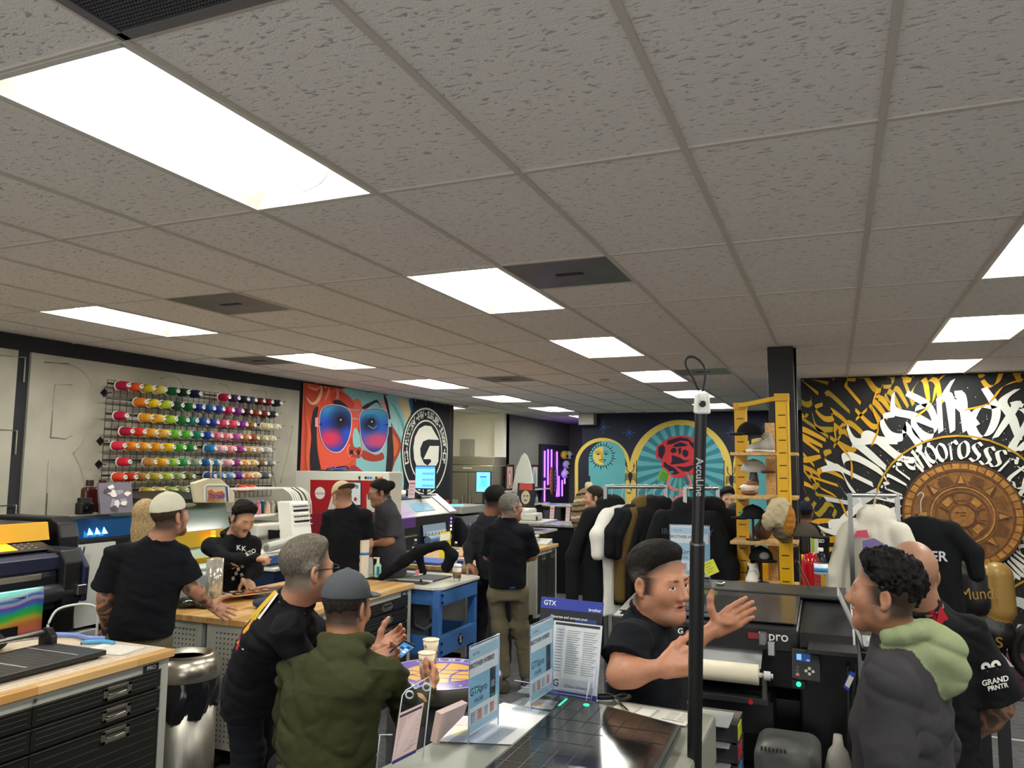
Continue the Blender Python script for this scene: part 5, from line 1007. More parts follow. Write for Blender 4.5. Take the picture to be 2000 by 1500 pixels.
# heat presses by the embroidery machine
def press(px_, X, lb, s=1.):
    p = atX(*px_, X); t = thing('heat_press', lb, 'heat press', (p[0], p[1], 0), 0, 'blue and white heat presses'); z = p[2]
    m = MB('#dfe0da'); m.box((0, 0, z+.02), (.42*s, .46*s, .03)); m.build('lower_platen', 'satin', t, bevel=.008); m = MB('#2f5fae'); m.box((-.05, -.0, z+.10), (.34*s, .40*s, .07)); m.build('upper_platen', 'satin', t, bevel=.012); m = MB('#e3e3dc'); m.box((-.05, 0, z+.145), (.36*s, .42*s, .02)); m.build('platen_cover', 'satin', t, bevel=.005)
    m = MB('#3a63b8'); m.box((.05, .12*s, z+.06), (.05, .05, .06)); m.build('press_hinge', 'satin', t, bevel=.006); m = MB('#17254a'); m.box((0, 0, z/2), (.36*s, .40*s, z)); m.build('stand_cabinet', 'satin', t, bevel=.006)
press((533, 1110), -4.88, 'blue and white heat press in front of the embroidery machine')
m = MB('#c8cbc4'); p, q = atX(520, 1070, -4.80), atX(575, 1055, -4.80); m.cyl(p, q, .045, n=24); m.c('#7d8288').cyl(p+V3([0, -.002, 0]), p, .03); solo(m, 'film_roll', 'silver wrapped film roll lying on the heat press', 'film roll', 'gloss')
p = V3([-4.27, 5.83, .951]); t = thing('mug_press', 'small blue mug press with white round heater behind the seated men', 'mug press', (p[0], p[1], .951)); m = MB('#2f4fb0'); m.box((0, .05, .04), (.12, .26, .08)); m.box((0, .12, .09), (.10, .08, .08)); m.build('base', 'satin', t, bevel=.012); m = MB('#e6e6e0'); m.cyl((-.05, -.02, .14), (.05, -.02, .14), .06, n=28); m.build('heater_ring', 'satin', t, bevel=.01); m = MB('#dcdcd4'); m.box((.0, .17, .11), (.06, .06, .06)); m.build('knob_box', 'satin', t, bevel=.006)
# ================================================================== machines and things in the middle distance
def sbox(name, lo, hi, c, t, mat='satin', bev=.01, **k): m = MB(c); m.bb(lo, hi); return m.build(name, mat, t, world=True, bevel=bev, **k)
RY = np.stack([V3([1., 0, 0]), V3([0, 0, 1.]), V3([0, -1., 0])], 1)   # text facing the viewer's side (-Y)
RX_ = np.stack([V3([0, 1., 0]), V3([0, 0, 1.]), V3([1., 0, 0])], 1)   # text facing +X
YB = 7.9; t = thing('cabinet_printer', 'tall white cabinet machine with red front panels under the banner', 'printer', (-5.9, 9.1, 0))
sbox('cabinet', (atY(577, 918, YB)[0], YB, .02), (atY(760, 925, YB)[0], 8.2, 1.865), '#d6d8ce', t); W = Wp('y', YB); m = MB()
W.poly(m, [(606, 937), (762, 939), (762, 1088), (606, 1088)], '#a81a26', 1); W.poly(m, [(606, 1003), (762, 1005), (762, 1088), (606, 1088)], '#8a1230', 2); W.poly(m, [(640, 995), (655, 945), (675, 942), (675, 995)], '#c9cbc2', 3); W.poly(m, [(716, 965), (730, 965), (732, 1000), (716, 1000)], '#c9cbc2', 3)
W.poly(m, ellp(625, 963, 10, 12), '#e6e6e0', 3); W.poly(m, [(673, 940), (706, 941), (706, 990), (673, 990)], '#2a3036', 4); W.poly(m, [(674, 942), (704, 943), (704, 986), (674, 986)], '#d3dde0', 5); W.poly(m, ellp(697, 951, 3, 4), '#7c9aa8', 6); W.poly(m, ellp(694, 975, 3, 4), '#b5303a', 6)
for i, c in enumerate(('#202226', '#3a88c8', '#3a88c8', '#d8d8d2', '#202226', '#e8a028', '#e05a28')): W.poly(m, ellp(714+i*5.2, 933, 2.4, 2.6, n=10), c, 4)
m.c('#a83a48').text('SCAN NOW', W.P(625, 964, 5), RY, .035); m.c('#3c4a50').text('Monna Tex', W.P(689, 949, 7), RY, .035); m.c('#202226').bb(W.P(702, 930)+V3([0, -.02, 0]), W.P(704, 936)); m.build('front_panels', 'satin', t, world=True)
t = thing('laptop', 'dark closed laptop with blue cable lying on the white cabinet machine', 'laptop', tuple(atY(632, 918, YB+.15))); z = 1.872
sbox('body', (-5.85, YB+.02, z-.005), (-5.45, YB+.27, z+.012), '#3a3c40', t, bev=.004); m = MB('#3560c0'); m.tube(spl([(-5.75, YB+.1, z+.02), (-5.65, YB+.12, z+.04), (-5.6, YB+.08, z+.02), (-5.5, YB+.15, z+.035)]), .012, 6); m.c('#15161a'); m.tube(spl([(-5.7, YB+.15, z+.03), (-5.55, YB+.2, z+.05), (-5.45, YB+.12, z+.02)]), .01, 6); m.build('cable', 'rubber', t, world=True)
# purple and white film printer
XP = -4.90; t = thing('purple_film_printer', 'white and purple film printer with small tilted screen', 'printer', (-5.3, 9.0, 0)); ya, yb = 8.22, 9.86
m = MB('#1b1d22'); m.prism([(-5.6, ya, .0), (XP-.02, ya, .0), (XP-.02, ya, 1.28), (-5.2, ya, 1.50), (-5.6, ya, 1.50)], (0, yb-ya, 0)); m.build('body', 'satin', t, world=True, bevel=.01)
m = MB('#a9aaa8'); m.prism([(XP+.0, ya+.5, 1.29), (XP-.0, yb, 1.29), (-5.22, yb, 1.525), (-5.22, ya+.5, 1.525)], (0, 0, .012)); m.build('top_lid', 'satin', t, world=True, bevel=.003); m = MB('#b9a3c8'); m.prism([(XP+.0, ya, 1.29), (XP-.0, ya+.5, 1.29), (-5.22, ya+.5, 1.525), (-5.22, ya, 1.525)], (0, 0, .014)); m.c('#5a3a8c').bb((XP-.03, ya, 1.17), (XP+.005, ya+.5, 1.295)); m.build('purple_cover', 'satin', t, world=True, bevel=.003)
m = MB('#cfc4dc'); m.prism([(XP+.001, yb-.2, 1.31), (XP+.001, yb+.02, 1.31), (-5.22, yb+.02, 1.545), (-5.22, yb-.2, 1.545)], (0, 0, .006)); m.build('right_trim', 'satin', t, world=True)
m = MB('#6b8fa0'); m.prism([(XP-.06, 8.85, 1.349), (XP-.06, 9.35, 1.349), (XP-.19, 9.35, 1.435), (XP-.19, 8.85, 1.435)], (0, 0, .008)); m.build('viewing_window', glowv(.35), t, world=True); m = MB('#1d1f24'); m.prism([(-5.16, 8.75, 1.503), (-5.16, 9.6, 1.503), (-5.20, 9.6, 1.530), (-5.20, 8.75, 1.530)], (0, 0, .006)); m.build('slot', 'satin', t, world=True)
m = MB('#6f93b8'); m.cyl((XP+.05, 8.95, .99), (XP+.05, 9.55, .99), .05, n=24); m.build('take_up_roll', 'satin', t, world=True); m = MB('#9fb9d8'); m.prism([(XP+.005, 8.92, 1.04), (XP+.005, 9.55, 1.04), (XP-.01, 9.55, 1.18), (XP-.01, 8.92, 1.18)], (.006, 0, 0)); m.build('film_path', 'gloss', t, world=True)
m = MB('#e8e8e6')
for k in range(6): m.box((XP+.045, 8.98+.09*k, 1.065), (.03, .05, .05))
m.c('#2a2a30')
for k in range(6): m.box((XP+.062, 8.97+.09*k, 1.065), (.003, .012, .035))
m.build('printed_letters', 'matte', t, world=True)
m = MB('#8a5ad8')
for k in range(4): m.c(['#9a6ae8', '#9a6ae8', '#e8e8e8', '#e8c8c8'][k]).cyl((XP-.02, yb-.12, 1.22-.05*k), (XP-.008, yb-.12, 1.22-.05*k), .016, n=12)
m.build('buttons', glowv(.8), t, world=True); sbox('white_drawer', (XP, 8.5, .78), (XP+.12, 9.4, .90), '#b9bbb6', t)
for z in (1.06, .88): m = MB('#c8cac8'); m.bb((XP-.02, ya+.02, z), (XP+.004, ya+.55, z+.015)); m.build('side_rail', 'metal', t, world=True)
# second wide printer
t = thing('second_wide_printer', 'dark wide printer with blue stripe beside the purple one', 'printer', (-4.7, 10.9, 0)); ya, yb = 9.98, 11.3
t.name = 'wide_printer'; m = MB('#22252c'); m.prism([(-5.4, ya, .5), (-4.86, ya, .5), (-4.70, ya, 1.0), (-4.88, ya, 1.22), (-5.4, ya, 1.25)], (0, yb-ya, 0)); m.build('body', 'satin', t, world=True, bevel=.01); m = MB('#2b4674'); m.prism([(-4.72, ya+.06, 1.03), (-4.72, yb-.06, 1.03), (-4.80, yb-.06, 1.12), (-4.80, ya+.06, 1.12)], (.01, 0, .006)); m.build('blue_stripe', 'satin', t, world=True)
m = MB('#15171b'); m.bb((-5.2, ya+.1, .0), (-4.9, yb-.1, .5)); m.build('stand', 'satin', t, world=True); m = MB('#3a3d42'); m.bb((-4.72, ya+.05, .78), (-4.60, yb-.05, .84)); m.build('media_shelf', 'satin', t, world=True); t2 = thing('small_printer', 'low grey box printer on top of the dark wide printer', 'printer', (-5.1, 10.5, 1.25)); sbox('case', (-5.35, 10.15, 1.252), (-4.95, 10.95, 1.36), '#a9aaa6', t2); m = MB('#48b8e8'); m.bb((-5.3, 10.2, 1.36), (-5.1, 10.5, 1.372)); m.build('lit_panel', glowv(1.2), t2, world=True)
def monitor(px0, px1, Y, lb, base_z, draw):
    a, b = atY(*px0, Y), atY(*px1, Y); t = thing('monitor', lb, 'monitor', ((a[0]+b[0])/2, Y, b[2]-.1)); m = MB('#1a1b1e'); m.bb((a[0]-.012, Y, b[2]-.015), (b[0]+.012, Y+.03, a[2]+.012)); m.build('housing', 'satin', t, world=True, bevel=.004)
    m = MB('#5fa8ea'); m.bb((a[0], Y-.002, b[2]), (b[0], Y, a[2])); draw(m, a, b, Y); m.build('screen', glowv(.95), t, world=True); x = (a[0]+b[0])/2; m = MB('#202226'); m.bb((x-.02, Y+.01, base_z+.01), (x+.02, Y+.03, b[2])); m.bb((x-.12, Y-.06, base_z), (x+.12, Y+.1, base_z+.012)); m.build('stand', 'satin', t, world=True)
def d1(m, a, b, Y):
    m.c('#3b78c8').bb((a[0], Y-.0025, a[2]-.03), (b[0], Y-.002, a[2])); m.c('#1d4f9a')
    for r in range(3):
        for k in range(8): x = a[0]+.11+k*.022; z = a[2]-.08-r*.08; m.bb((x, Y-.003, z-.03), (x+.010, Y-.002, z))
def d2(m, a, b, Y): m.c('#3fb8a0').bb((a[0]+.07, Y-.003, b[2]+.08), (b[0]-.06, Y-.002, a[2]-.10)); m.c('#2a60b8').bb((a[0]+.06, Y-.003, a[2]-.085), (b[0]-.06, Y-.002, a[2]-.06))
monitor((812, 911), (849, 954), 9.3, 'monitor with blue screen in front of the round banner emblem', 1.545, d1); monitor((931, 922), (957, 961), 11.0, 'monitor with blue and green screen in front of the steel fridge', 1.362, d2)
for k, (px_, c, h_, lb) in enumerate((((771, 968), '#6a3a9a', .16, 'purple mug-like canister on the purple printer top'), ((785, 972), '#e6e2da', .11, 'white patterned mug on the purple printer top'), ((797, 970), '#2a2226', .12, 'black mug with pink print on the purple printer top'))): p = atX(*px_, -5.33); m = MB(c); m.lathe([(0, 0), (.05, 0), (.052, h_), (.045, h_), (.042, .01), (0, .01)], (p[0], p[1], 1.502)); m.tube([(p[0], p[1]-.05, 1.52+h_*.2), (p[0], p[1]-.085, 1.52+h_*.4), (p[0], p[1]-.05, 1.52+h_*.7)], .007, 6); solo(m, 'mug', lb, 'mug', 'gloss')
def card(px0, px1, Y, c, lb, tilt=.04, txt='', cat='sign card', nm='sign_card'):
    a, b = atY(*px0, Y), atY(*px1, Y); m = MB(c); m.prism([(a[0], Y, a[2]), (b[0], Y, a[2]), (b[0], Y-tilt, b[2]), (a[0], Y-tilt, b[2])], (0, .004, 0)); xm = (a[0]+b[0])/2; m.c('#d06a8a').bb((a[0]+.01, Y-.002-tilt*.2, a[2]-.05), (b[0]-.01, Y-tilt*.2+.001, a[2]-.03)); m.c('#8f8f96')
    for k in range(3): z = a[2]-.08-k*(a[2]-b[2])*.2; m.bb((a[0]+.012, Y-.002-tilt*(.4+k*.2), z-.006), (b[0]-.012, Y-tilt*(.4+k*.2)+.001, z))
    return solo(m, nm, lb, cat, 'paper')
p0 = atY(799, 938, 9.05); card((800, 938), (812, 973), 9.0, '#e6c8d0', 'pale pink sign card standing left of the blue monitor')
# yellow sign, bottles and odds and ends on the bench behind the blue stand
def bottle(x, y, z, lb, h=.2, r=.032, cap='#f2f2ef', wrap='#dfe8f0', wc='#2f8ac0'):
    t = thing('water_bottle', lb, 'bottle', (x, y, z)); m = MB('#dfe8ee'); pr = [(0, 0), (r*.9, 0), (r, .01), (r, .03), (r*.95, .035), (r, .04), (r, .05), (r*.95, .055), (r, .06), (r, h*.68), (r*.75, h*.80), (r*.4, h*.88), (r*.38, h*.93)]; m.lathe(pr, n=24); m.build('bottle', clear('clear_plastic', (.88, .94, .97), .92, .05), t); m = MB(cap); m.cyl((0, 0, h*.92), (0, 0, h), r*.42, n=16); m.build('cap', 'satin', t)
    m = MB(wrap); m.lathe([(r*1.01, h*.36), (r*1.015, h*.36), (r*1.015, h*.62), (r*1.01, h*.62)], n=24, caps=False); m.c(wc).lathe([(r*1.018, h*.42), (r*1.02, h*.42), (r*1.02, h*.52), (r*1.018, h*.52)], n=24, caps=False); m.build('paper_wrap', 'paper', t); return t
p = atZ(811, 1092, .951); bottle(p[0], p[1], .951, 'water bottle standing left of the black garment on the bench', .21); p = atZ(890, 1098, .951); bottle(p[0], p[1], .951, 'water bottle standing behind the yellow sign', .21)
a, b = atY(859, 1040, 7.7), atY(884, 1078, 7.7); m = MB('#dccf2a'); m.prism([(a[0], 7.7, a[2]), (b[0]-.03, 7.7, a[2]+.02), (b[0], 7.66, .951), (a[0]+.02, 7.66, .951)], (0, .004, 0)); m.c('#ece9de').prism([(a[0]+.01, 7.695, a[2]-.02), (b[0]-.035, 7.695, a[2]), (b[0]-.03, 7.68, a[2]-.07), (a[0]+.015, 7.68, a[2]-.09)], (0, .002, 0)); solo(m, 'yellow_sign', 'yellow and white sign propped on the bench between two bottles', 'sign', 'paper')
for lo, hi, c, lb, nm, cat in (((-4.3, 7.08, .951), (-3.7, 7.45, .975), '#2f55b8', 'blue plastic tray on the bench behind the sanitizer bottle', 'blue_tray', 'tray'), ((-3.62, 7.3, .951), (-3.5, 7.42, 1.02), '#b8302a', 'small red block beside the water bottle', 'red_box', 'box')): m = MB(c); m.bb(lo, hi); solo(m, nm, lb, cat, 'satin', bevel=.006)
p = atZ(903, 1106, .951); m = MB('#d9dadb'); m.box((p[0], p[1], .951+.04), (.14, .10, .08)); m.c('#2f4fb8').box((p[0], p[1]-.051, .951+.045), (.07, .002, .03)); solo(m, 'tissue_box', 'white and blue tissue box behind the lidded coffee cup', 'box', 'paper', bevel=.004)
p = atZ(898, 1136, .92); t = thing('coffee_cup', 'white lidded coffee cup with brown sleeve on the blue stand', 'cup', (p[0]-.03, p[1], .921)); m = MB('#ecebe6'); m.lathe([(0, 0), (.03, 0), (.042, .13), (.0, .13)], n=24); m.build('cup', 'paper', t); m = MB('#8a6a48'); m.lathe([(.0345, .03), (.0365, .03), (.0405, .085), (.0385, .085)], n=24, caps=False); m.build('sleeve', 'paper', t); m = MB('#f2f1ec'); m.lathe([(.0445, .128), (.044, .14), (.038, .143), (.036, .152), (0, .152)], n=24); m.build('lid', 'satin', t)
# black garment draped over a press arm on the stand
p = atZ(700, 1130, .96); t = thing('draped_garment', 'black garment stretched over the press arm on the blue stand', 'garment', (-3.55, 6.4, .935)); s = S(.03).c('#141519')
G_ = lambda x, y, d: at(x, y, d)
for q in ([(745, 1128, 6.85, .03), (790, 1095, 6.8, .05), (822, 1075, 6.8, .055), (868, 1062, 6.8, .03)], [(868, 1064, 6.8, .03), (884, 1085, 6.8, .045), (872, 1108, 6.8, .05)], [(818, 1080, 6.85, .045), (826, 1115, 6.85, .028)]):
    s.chain([G_(*a[:3]) for a in q], [a[3] for a in q])
s.disp = lambda X: .01*vnoise(X*11, 4)+.005*vnoise(X*25, 5); s.mesh('cloth', .010, 'cloth', t); m = MB('#d08a94'); p = G_(815, 1118, 6.75); m.box(p, (.03, .01, .05)); m.build('pink_label', 'cloth', t, world=True); m = MB('#d0d2d0'); m.tube([G_(748, 1132, 6.85), G_(826, 1122, 6.8), G_(822, 1122, 6.8)+V3([0, 0, -.06])], .014, 8); m.build('press_arm', 'metal', t, world=True)
# paper tube and sanitizer on the bench
p = atZ(716, 1126, .951); m = MB('#e3dcc8'); m.cyl((p[0], p[1]-.06, .951), (p[0], p[1]-.06, 1.28), .05, n=28); m.c('#3f6fd0').lathe([(.0502, .2), (.0512, .2), (.0512, .222), (.0502, .222)], (p[0], p[1]-.06, .951), n=28, caps=False); solo(m, 'paper_tube', 'tall cream paper roll with blue tape standing on the bench', 'paper roll', 'paper')
p = atZ(741, 1126, .951); t = thing('sanitizer_bottle', 'pump bottle of green hand sanitizer at the bench corner', 'bottle', (p[0], p[1]-.03, .951)); m = MB('#a5d8b0'); m.lathe([(0, 0), (.032, 0), (.034, .01), (.034, .10), (.018, .12), (.014, .128)], n=24, sx=1.15, sy=.85); m.build('bottle', 'gloss', t); m = MB('#f0f0ec'); m.cyl((0, 0, .125), (0, 0, .16), .012); m.bb((-.045, -.008, .16), (.012, .008, .172)); m.cyl((0, 0, .14), (0, 0, .162), .005); m.build('pump', 'satin', t); m = MB('#2a6fb0'); m.bb((-.004, -.036, .02), (.034, -.030, .095)); m.build('label_sheet', 'paper', t)
# film tube, skateboard, cap and pouch on the double bench
p = atZ(404, 1186, .951); t = thing('film_tube', 'clear wrapped silver film roll standing on the bench end', 'film roll', (p[0], p[1]+.06, .951)); m = MB('#a9a498'); m.lathe([(.030, 0), (.058, 0), (.058, .33), (.030, .33)], n=36, caps=False); m.build('film_wrap', plain('wrapped_film', '#c9c6bb', .12, 40, .18, 0, .5), t); m = MB('#b98f5f'); m.lathe([(.027, -.0), (.031, 0), (.031, .334), (.027, .334), (.027, 0)], n=24, caps=False); m.build('cardboard_core', 'paper', t)
def deckp(cx, cy, L_, W_, z):
    out = []
    for a in np.linspace(0, 2*math.pi, 49)[:-1]: c_, s_ = math.cos(a), math.sin(a); out.append((cx+W_/2*math.copysign(abs(c_)**.5, c_)*(1-.12*s_*s_), cy+L_/2*math.copysign(abs(s_)**.55, s_)))
    return out
t = thing('skateboard_deck', 'skateboard deck with orange and black artwork lying on the bench', 'skateboard', (-4.05, 4.86, .99)); D_ = deckp(-4.05, 4.86, .80, .21, 0); Rk = lambda x, y: (lambda dx, dy: (-4.05+dx*math.cos(-.35)-dy*math.sin(-.35), 4.86+dx*math.sin(-.35)+dy*math.cos(-.35)))(x+4.05, y-4.86)
kz_ = lambda y: .99+.10*max(0, abs(y-4.86)-.26)**1.2*2.2
def dk(x, y, dz): X, Y = Rk(x, y); return (X, Y, kz_(y)+dz)
for nm, c, z0, z1 in (('wood_layers', '#c9a26a', 0, .010), ('grip_print', '#17181a', .010, .0115)):
    m = MB(c); n = len(D_); half = n//2; rows = []
    for j in range(25):
        y = 4.46+.80*j/24; xs = [p_[0] for p_ in D_ if abs(p_[1]-y) < .06]; w_ = .105*min(1, (1-abs((y-4.86)/.4)**6+.001)**.5); rows.append([dk(-4.05-w_, y, z0), dk(-4.05+w_, y, z0), dk(-4.05+w_, y, z1), dk(-4.05-w_, y, z1)])
    m.add([v for r in rows for v in r], [(4*i+k, 4*i+(k+1) % 4, 4*i+4+(k+1) % 4, 4*i+4+k) for i in range(24) for k in range(4)]+[(3, 2, 1, 0), (96, 97, 98, 99)]); m.build(nm, 'satin', t, world=True)
m = MB(); q = random.Random(9)
for k in range(60):
    y = 4.63+q.random()*.58; x = -4.05+q.uniform(-.08, .08); pts = [(x+.026*q.uniform(.5, 1)*math.cos(a), y+.03*q.uniform(.5, 1)*math.sin(a)) for a in np.linspace(0, 6.28, 8)[:-1]]; m.c(q.choice(['#e0803a', '#f0b060', '#c9432a', '#f2e2c0', '#1d1b1c', '#e8a040', '#8a2a20'])).poly([dk(max(-4.14, min(-3.96, a)), b, .0118+.00004*k) for a, b in pts])
m.c('#e9e9e6').text('SLAYER', dk(-4.05, 4.57, .014), np.stack([V3([.94, -.35, 0]), V3([.35, .94, 0]), V3([0, 0, 1.])], 1), .05); m.build('deck_artwork', 'satin', t, world=True)
m = MB('#4a4c50'); m.bb((-4.13, 4.74, .951), (-3.93, 5.02, .989)); solo(m, 'folded_cloth', 'grey folded cloth under the skateboard deck', 'cloth', 'cloth', bevel=.008)
s = S(.02).c('#3a4252'); s.ell((-3.72, 4.52, .985), (.085, .10, .035)); s.clip((0, 0, .9512), (0, 0, -1)); s.disp = lambda X: .004*vnoise(X*20); o = s.mesh('dark_beanie', .007, 'cloth'); tag(o, 'dark blue-grey cloth mound beside the skateboard', 'cloth')
s = S(.03).c('#1c2322'); s.ell((-4.22, 4.30, .985), (.10, .10, .035)); s.ell((-4.10, 4.32, .975), (.08, .06, .025)); s.clip((0, 0, .9512), (0, 0, -1)); s.disp = lambda X: .008*vnoise(X*30, 3); o = s.mesh('plastic_wrapped_pack', .006, 'gloss'); tag(o, 'black plastic-wrapped package on the bench end by the film roll', 'package')

# ---- kitchen niche
t = thing('refrigerator', 'double door stainless steel refrigerator in the kitchen niche', 'refrigerator', (-7.0, 15.0, 0)); a, b = atY(872, 905, 14.5), atY(965, 905, 14.5); x0, x1 = -7.75, b[0]-.02
sbox('body', (x0, 14.52, .02), (x1, 15.18, 1.95), '#a8a59a', t, 'brushed'); xm = atY(914, 950, 14.5)[0]
for lo, hi in ((x0+.01, xm-.004), (xm+.004, x1-.01)): d = sbox('door', (lo, 14.48, .05), (hi, 14.52, 1.80), '#b9b5a8', t, 'brushed'); xx = hi-.08 if hi < xm else lo+.08; m = MB('#d8d5cb'); m.cyl((xx, 14.43, .6), (xx, 14.43, 1.35), .016); m.build('handle', 'metal', d, world=True)
sbox('top_grille', (x0, 14.46, 1.81), (x1, 14.50, 1.95), '#bdb9ac', t, 'brushed'); m = MB('#e8e6dc'); m.bb((xm-.1, 14.45, 1.88), (xm+.1, 14.46, 1.90)); m.build('nameplate', 'satin', t, world=True); m = MB('#a39f92'); m.bb((x0+.25, 14.47, 1.0), (x0+.6, 14.485, 1.25)); m.c('#3a3833').bb((x0+.34, 14.465, 1.08), (x0+.5, 14.475, 1.11)); m.build('water_dispenser', 'satin', t, world=True)
t = thing('range_hood_cabinet', 'steel cabinet panel above the refrigerator', 'cabinet', (-7.0, 14.8, 1.96)); sbox('panel', (x0, 14.55, 1.955), (x1, 15.19, 2.13), '#b3afa2', t, 'brushed'); sbox('vent_box', (x0+.35, 15.02, 2.135), (x0+.62, 15.195, 2.5), '#a09c90', t, 'satin')
# ---- grey wall: shelves, framed prints, surfboards, lit panel
XG = -6.40
def shelf(y, z, lb): m = MB('#d6d8d4'); m.bb((XG, y-.55, z-.03), (XG+.2, y+.55, z)); solo(m, 'wall_shelf', lb, 'shelf', 'satin', 'white floating shelves', bevel=.004)
zs = 1.43; y1_, y2_ = atX(1002, 950, XG+.1)[1], atX(1050, 953, XG+.1)[1]
m = MB('#d6d8d4'); m.bb((XG, y1_-.5, zs-.03), (XG+.2, y1_+.35, zs)); solo(m, 'wall_shelf', 'white floating shelf left of the surfboard', 'shelf', 'satin', bevel=.004); m = MB('#d6d8d4'); m.bb((XG, y2_-.45, zs-.03), (XG+.2, y2_+.6, zs)); solo(m, 'wall_shelf', 'white floating shelf right of the surfboard', 'shelf', 'satin', bevel=.004)
z2 = atX(1048, 983, XG+.1)[2]; m = MB('#d6d8d4'); m.bb((XG, y2_-.6, z2-.03), (XG+.2, y2_+.6, z2)); solo(m, 'wall_shelf', 'lower white floating shelf with a small clear bottle', 'shelf', 'satin', bevel=.004)
for k, (yc, lb, c) in enumerate(((y1_-.12, 'dark framed print left of the surfboard, red and white figure', '#a8705f'), (y2_-.1, 'dark framed print right of the surfboard, pale blue figure', '#a9c3cc'))):
    t = thing('framed_print', lb, 'framed print', (XG+.1, yc, zs)); m = MB('#3f2b26')
    for lo, hi in ((( -.22, .0), (.22, .04)), ((-.22, .50), (.22, .54)), ((-.22, .04), (-.17, .50)), ((.17, .04), (.22, .50))): m.bb((XG+.06, yc+lo[0], zs+.001+lo[1]), (XG+.085, yc+hi[0], zs+.001+hi[1]))
    m.build('frame', 'satin', t, world=True, bevel=.004); m = MB('#d5d0c8' if k else '#c9a8a0'); m.bb((XG+.06, yc-.17, zs+.041), (XG+.07, yc+.17, zs+.50)); m.c(c); w_ = [(0, .44), (.05, .40), (.06, .30), (.09, .2), (.05, .06), (-.05, .06), (-.08, .2), (-.05, .32), (-.04, .4)]; m.poly([(XG+.0706, yc+a, zs+b) for a, b in w_]); m.c('#e6e2da' if not k else '#5f8fa8').poly([(XG+.0712, yc-.02, zs+.1), (XG+.0712, yc+.04, zs+.12), (XG+.0712, yc+.02, zs+.36), (XG+.0712, yc-.03, zs+.34)]); m.build('print', 'paper', t, world=True)
p = atX(1048, 983, XG+.1); m = MB('#9fb0b8'); m.lathe([(0, 0), (.035, 0), (.035, .12), (.012, .15), (.012, .2), (0, .2)], (XG+.1, p[1], z2+.001), n=16); solo(m, 'glass_bottle', 'small clear bottle on the lower white shelf', 'bottle', 'gloss')
def board(prof, base, lean, th, c, nm, lb, cat, deco=None, mat='gloss'):
    t = thing(nm, lb, cat, base); m = MB(c); n = len(prof); ring = [(y, z) for y, z in prof]+[(-y, z) for y, z in prof[::-1]]
    pts = [(base[0]+y, base[1]+z*lean, base[2]+z) for y, z in ring]; m.prism(pts, (0, -th, 0)); m.build('board', mat, t, world=True, bevel=.012, seg=3)
    if deco:
        m = MB()
        for c_, pl in deco: m.c(c_).poly([(base[0]+y, base[1]+z*lean-th-.002, base[2]+z) for y, z in pl])
        m.build('printed_art', 'satin', t, world=True)
    return t
bs = atX(1030, 1000, -6.1); board([(.0, 0), (.14, .02), (.24, .5), (.27, 1.0), (.24, 1.5), (.17, 1.9), (.07, 2.15), (0, 2.22)], (-6.02, bs[1]-.55, .0), .085, .05, '#c9cbc4', 'surfboard', 'white surfboard leaning on the grey wall between framed prints', 'surfboard')
el_ = lambda cy, cz, ry, rz, n=14: [(cy+ry*math.cos(a), cz+rz*math.sin(a)) for a in np.linspace(0, 6.28, n)[:-1]]
board([(.20, 0), (.20, .3), (.19, 1.6)], (-5.90, bs[1]-.70, .0), .085, .03, '#2f3236', 'display_board', 'dark printed board with face and green shape leaning before the surfboard', 'board', [('#c2473c', [(-.15, 1.45), (.15, 1.45), (.14, 1.58), (-.14, 1.58)]), ('#c9b8a0', el_(0, 1.30, .10, .14)), ('#4a3f38', el_(-.03, 1.33, .02, .02, 8)), ('#4a3f38', el_(.04, 1.33, .02, .02, 8)), ('#6b5a4c', el_(0, 1.24, .04, .015, 8)), ('#2a9068', el_(0, .90, .05, .20)), ('#2a9068', el_(0, .55, .055, .17)), ('#a84a4a', el_(.1, .6, .07, .15)), ('#a84a4a', el_(-.12, .55, .05, .10)), ('#d8d4c8', [(-.1, .33), (.12, .33), (.12, .4), (-.1, .4)])])
t = thing('lit_display_panel', 'black wall panel lit by violet strips, helmets and boards hanging on it', 'display panel', (XG, 18.3, 1.0)); ya, yb, za, zb_ = 17.15, 19.1, 1.05, 2.46; sbox('panel', (XG+.006, ya, za), (XG+.10, yb, zb_), '#2a2a3c', t)
for y, z0_, z1_ in ((ya+.12, 1.12, 1.6), (ya+.12, 1.68, 2.3), (ya+.35, 1.5, 2.34), (ya+.6, 1.9, 2.34), (ya+1.15, 1.2, 1.7), (ya+1.4, 1.2, 1.6), (ya+1.0, 1.2, 2.3), (ya+1.6, 1.5, 1.9)): m = MB('#7a2aff'); m.bb((XG+.10, y, z0_), (XG+.112, y+.05, z1_)); m.build('light_strip', glow('violet', '#8b3cff', 5), t, world=True)
for y, z, c, lb in ((ya+1.3, 2.22, '#d8c82a', 'yellow and black helmet on the violet-lit panel'), (ya+1.65, 2.22, '#e8e8e8', 'white helmet on the violet-lit panel, top right'), (ya+1.45, 1.98, '#c9c9d0', 'patterned white helmet on the violet-lit panel'), (ya+1.35, 1.75, '#e6e6ea', 'white helmet low on the violet-lit panel')):
    t2 = thing('helmet', lb, 'helmet', (XG+.2, y, z)); m = MB(c); m.sph((0, 0, 0), (.10, .13, .11), 18); m.build('shell', 'gloss', t2); m = MB('#17181c'); m.sph((.045, 0, -.02), (.062, .09, .05), 14); m.build('visor', 'gloss', t2)
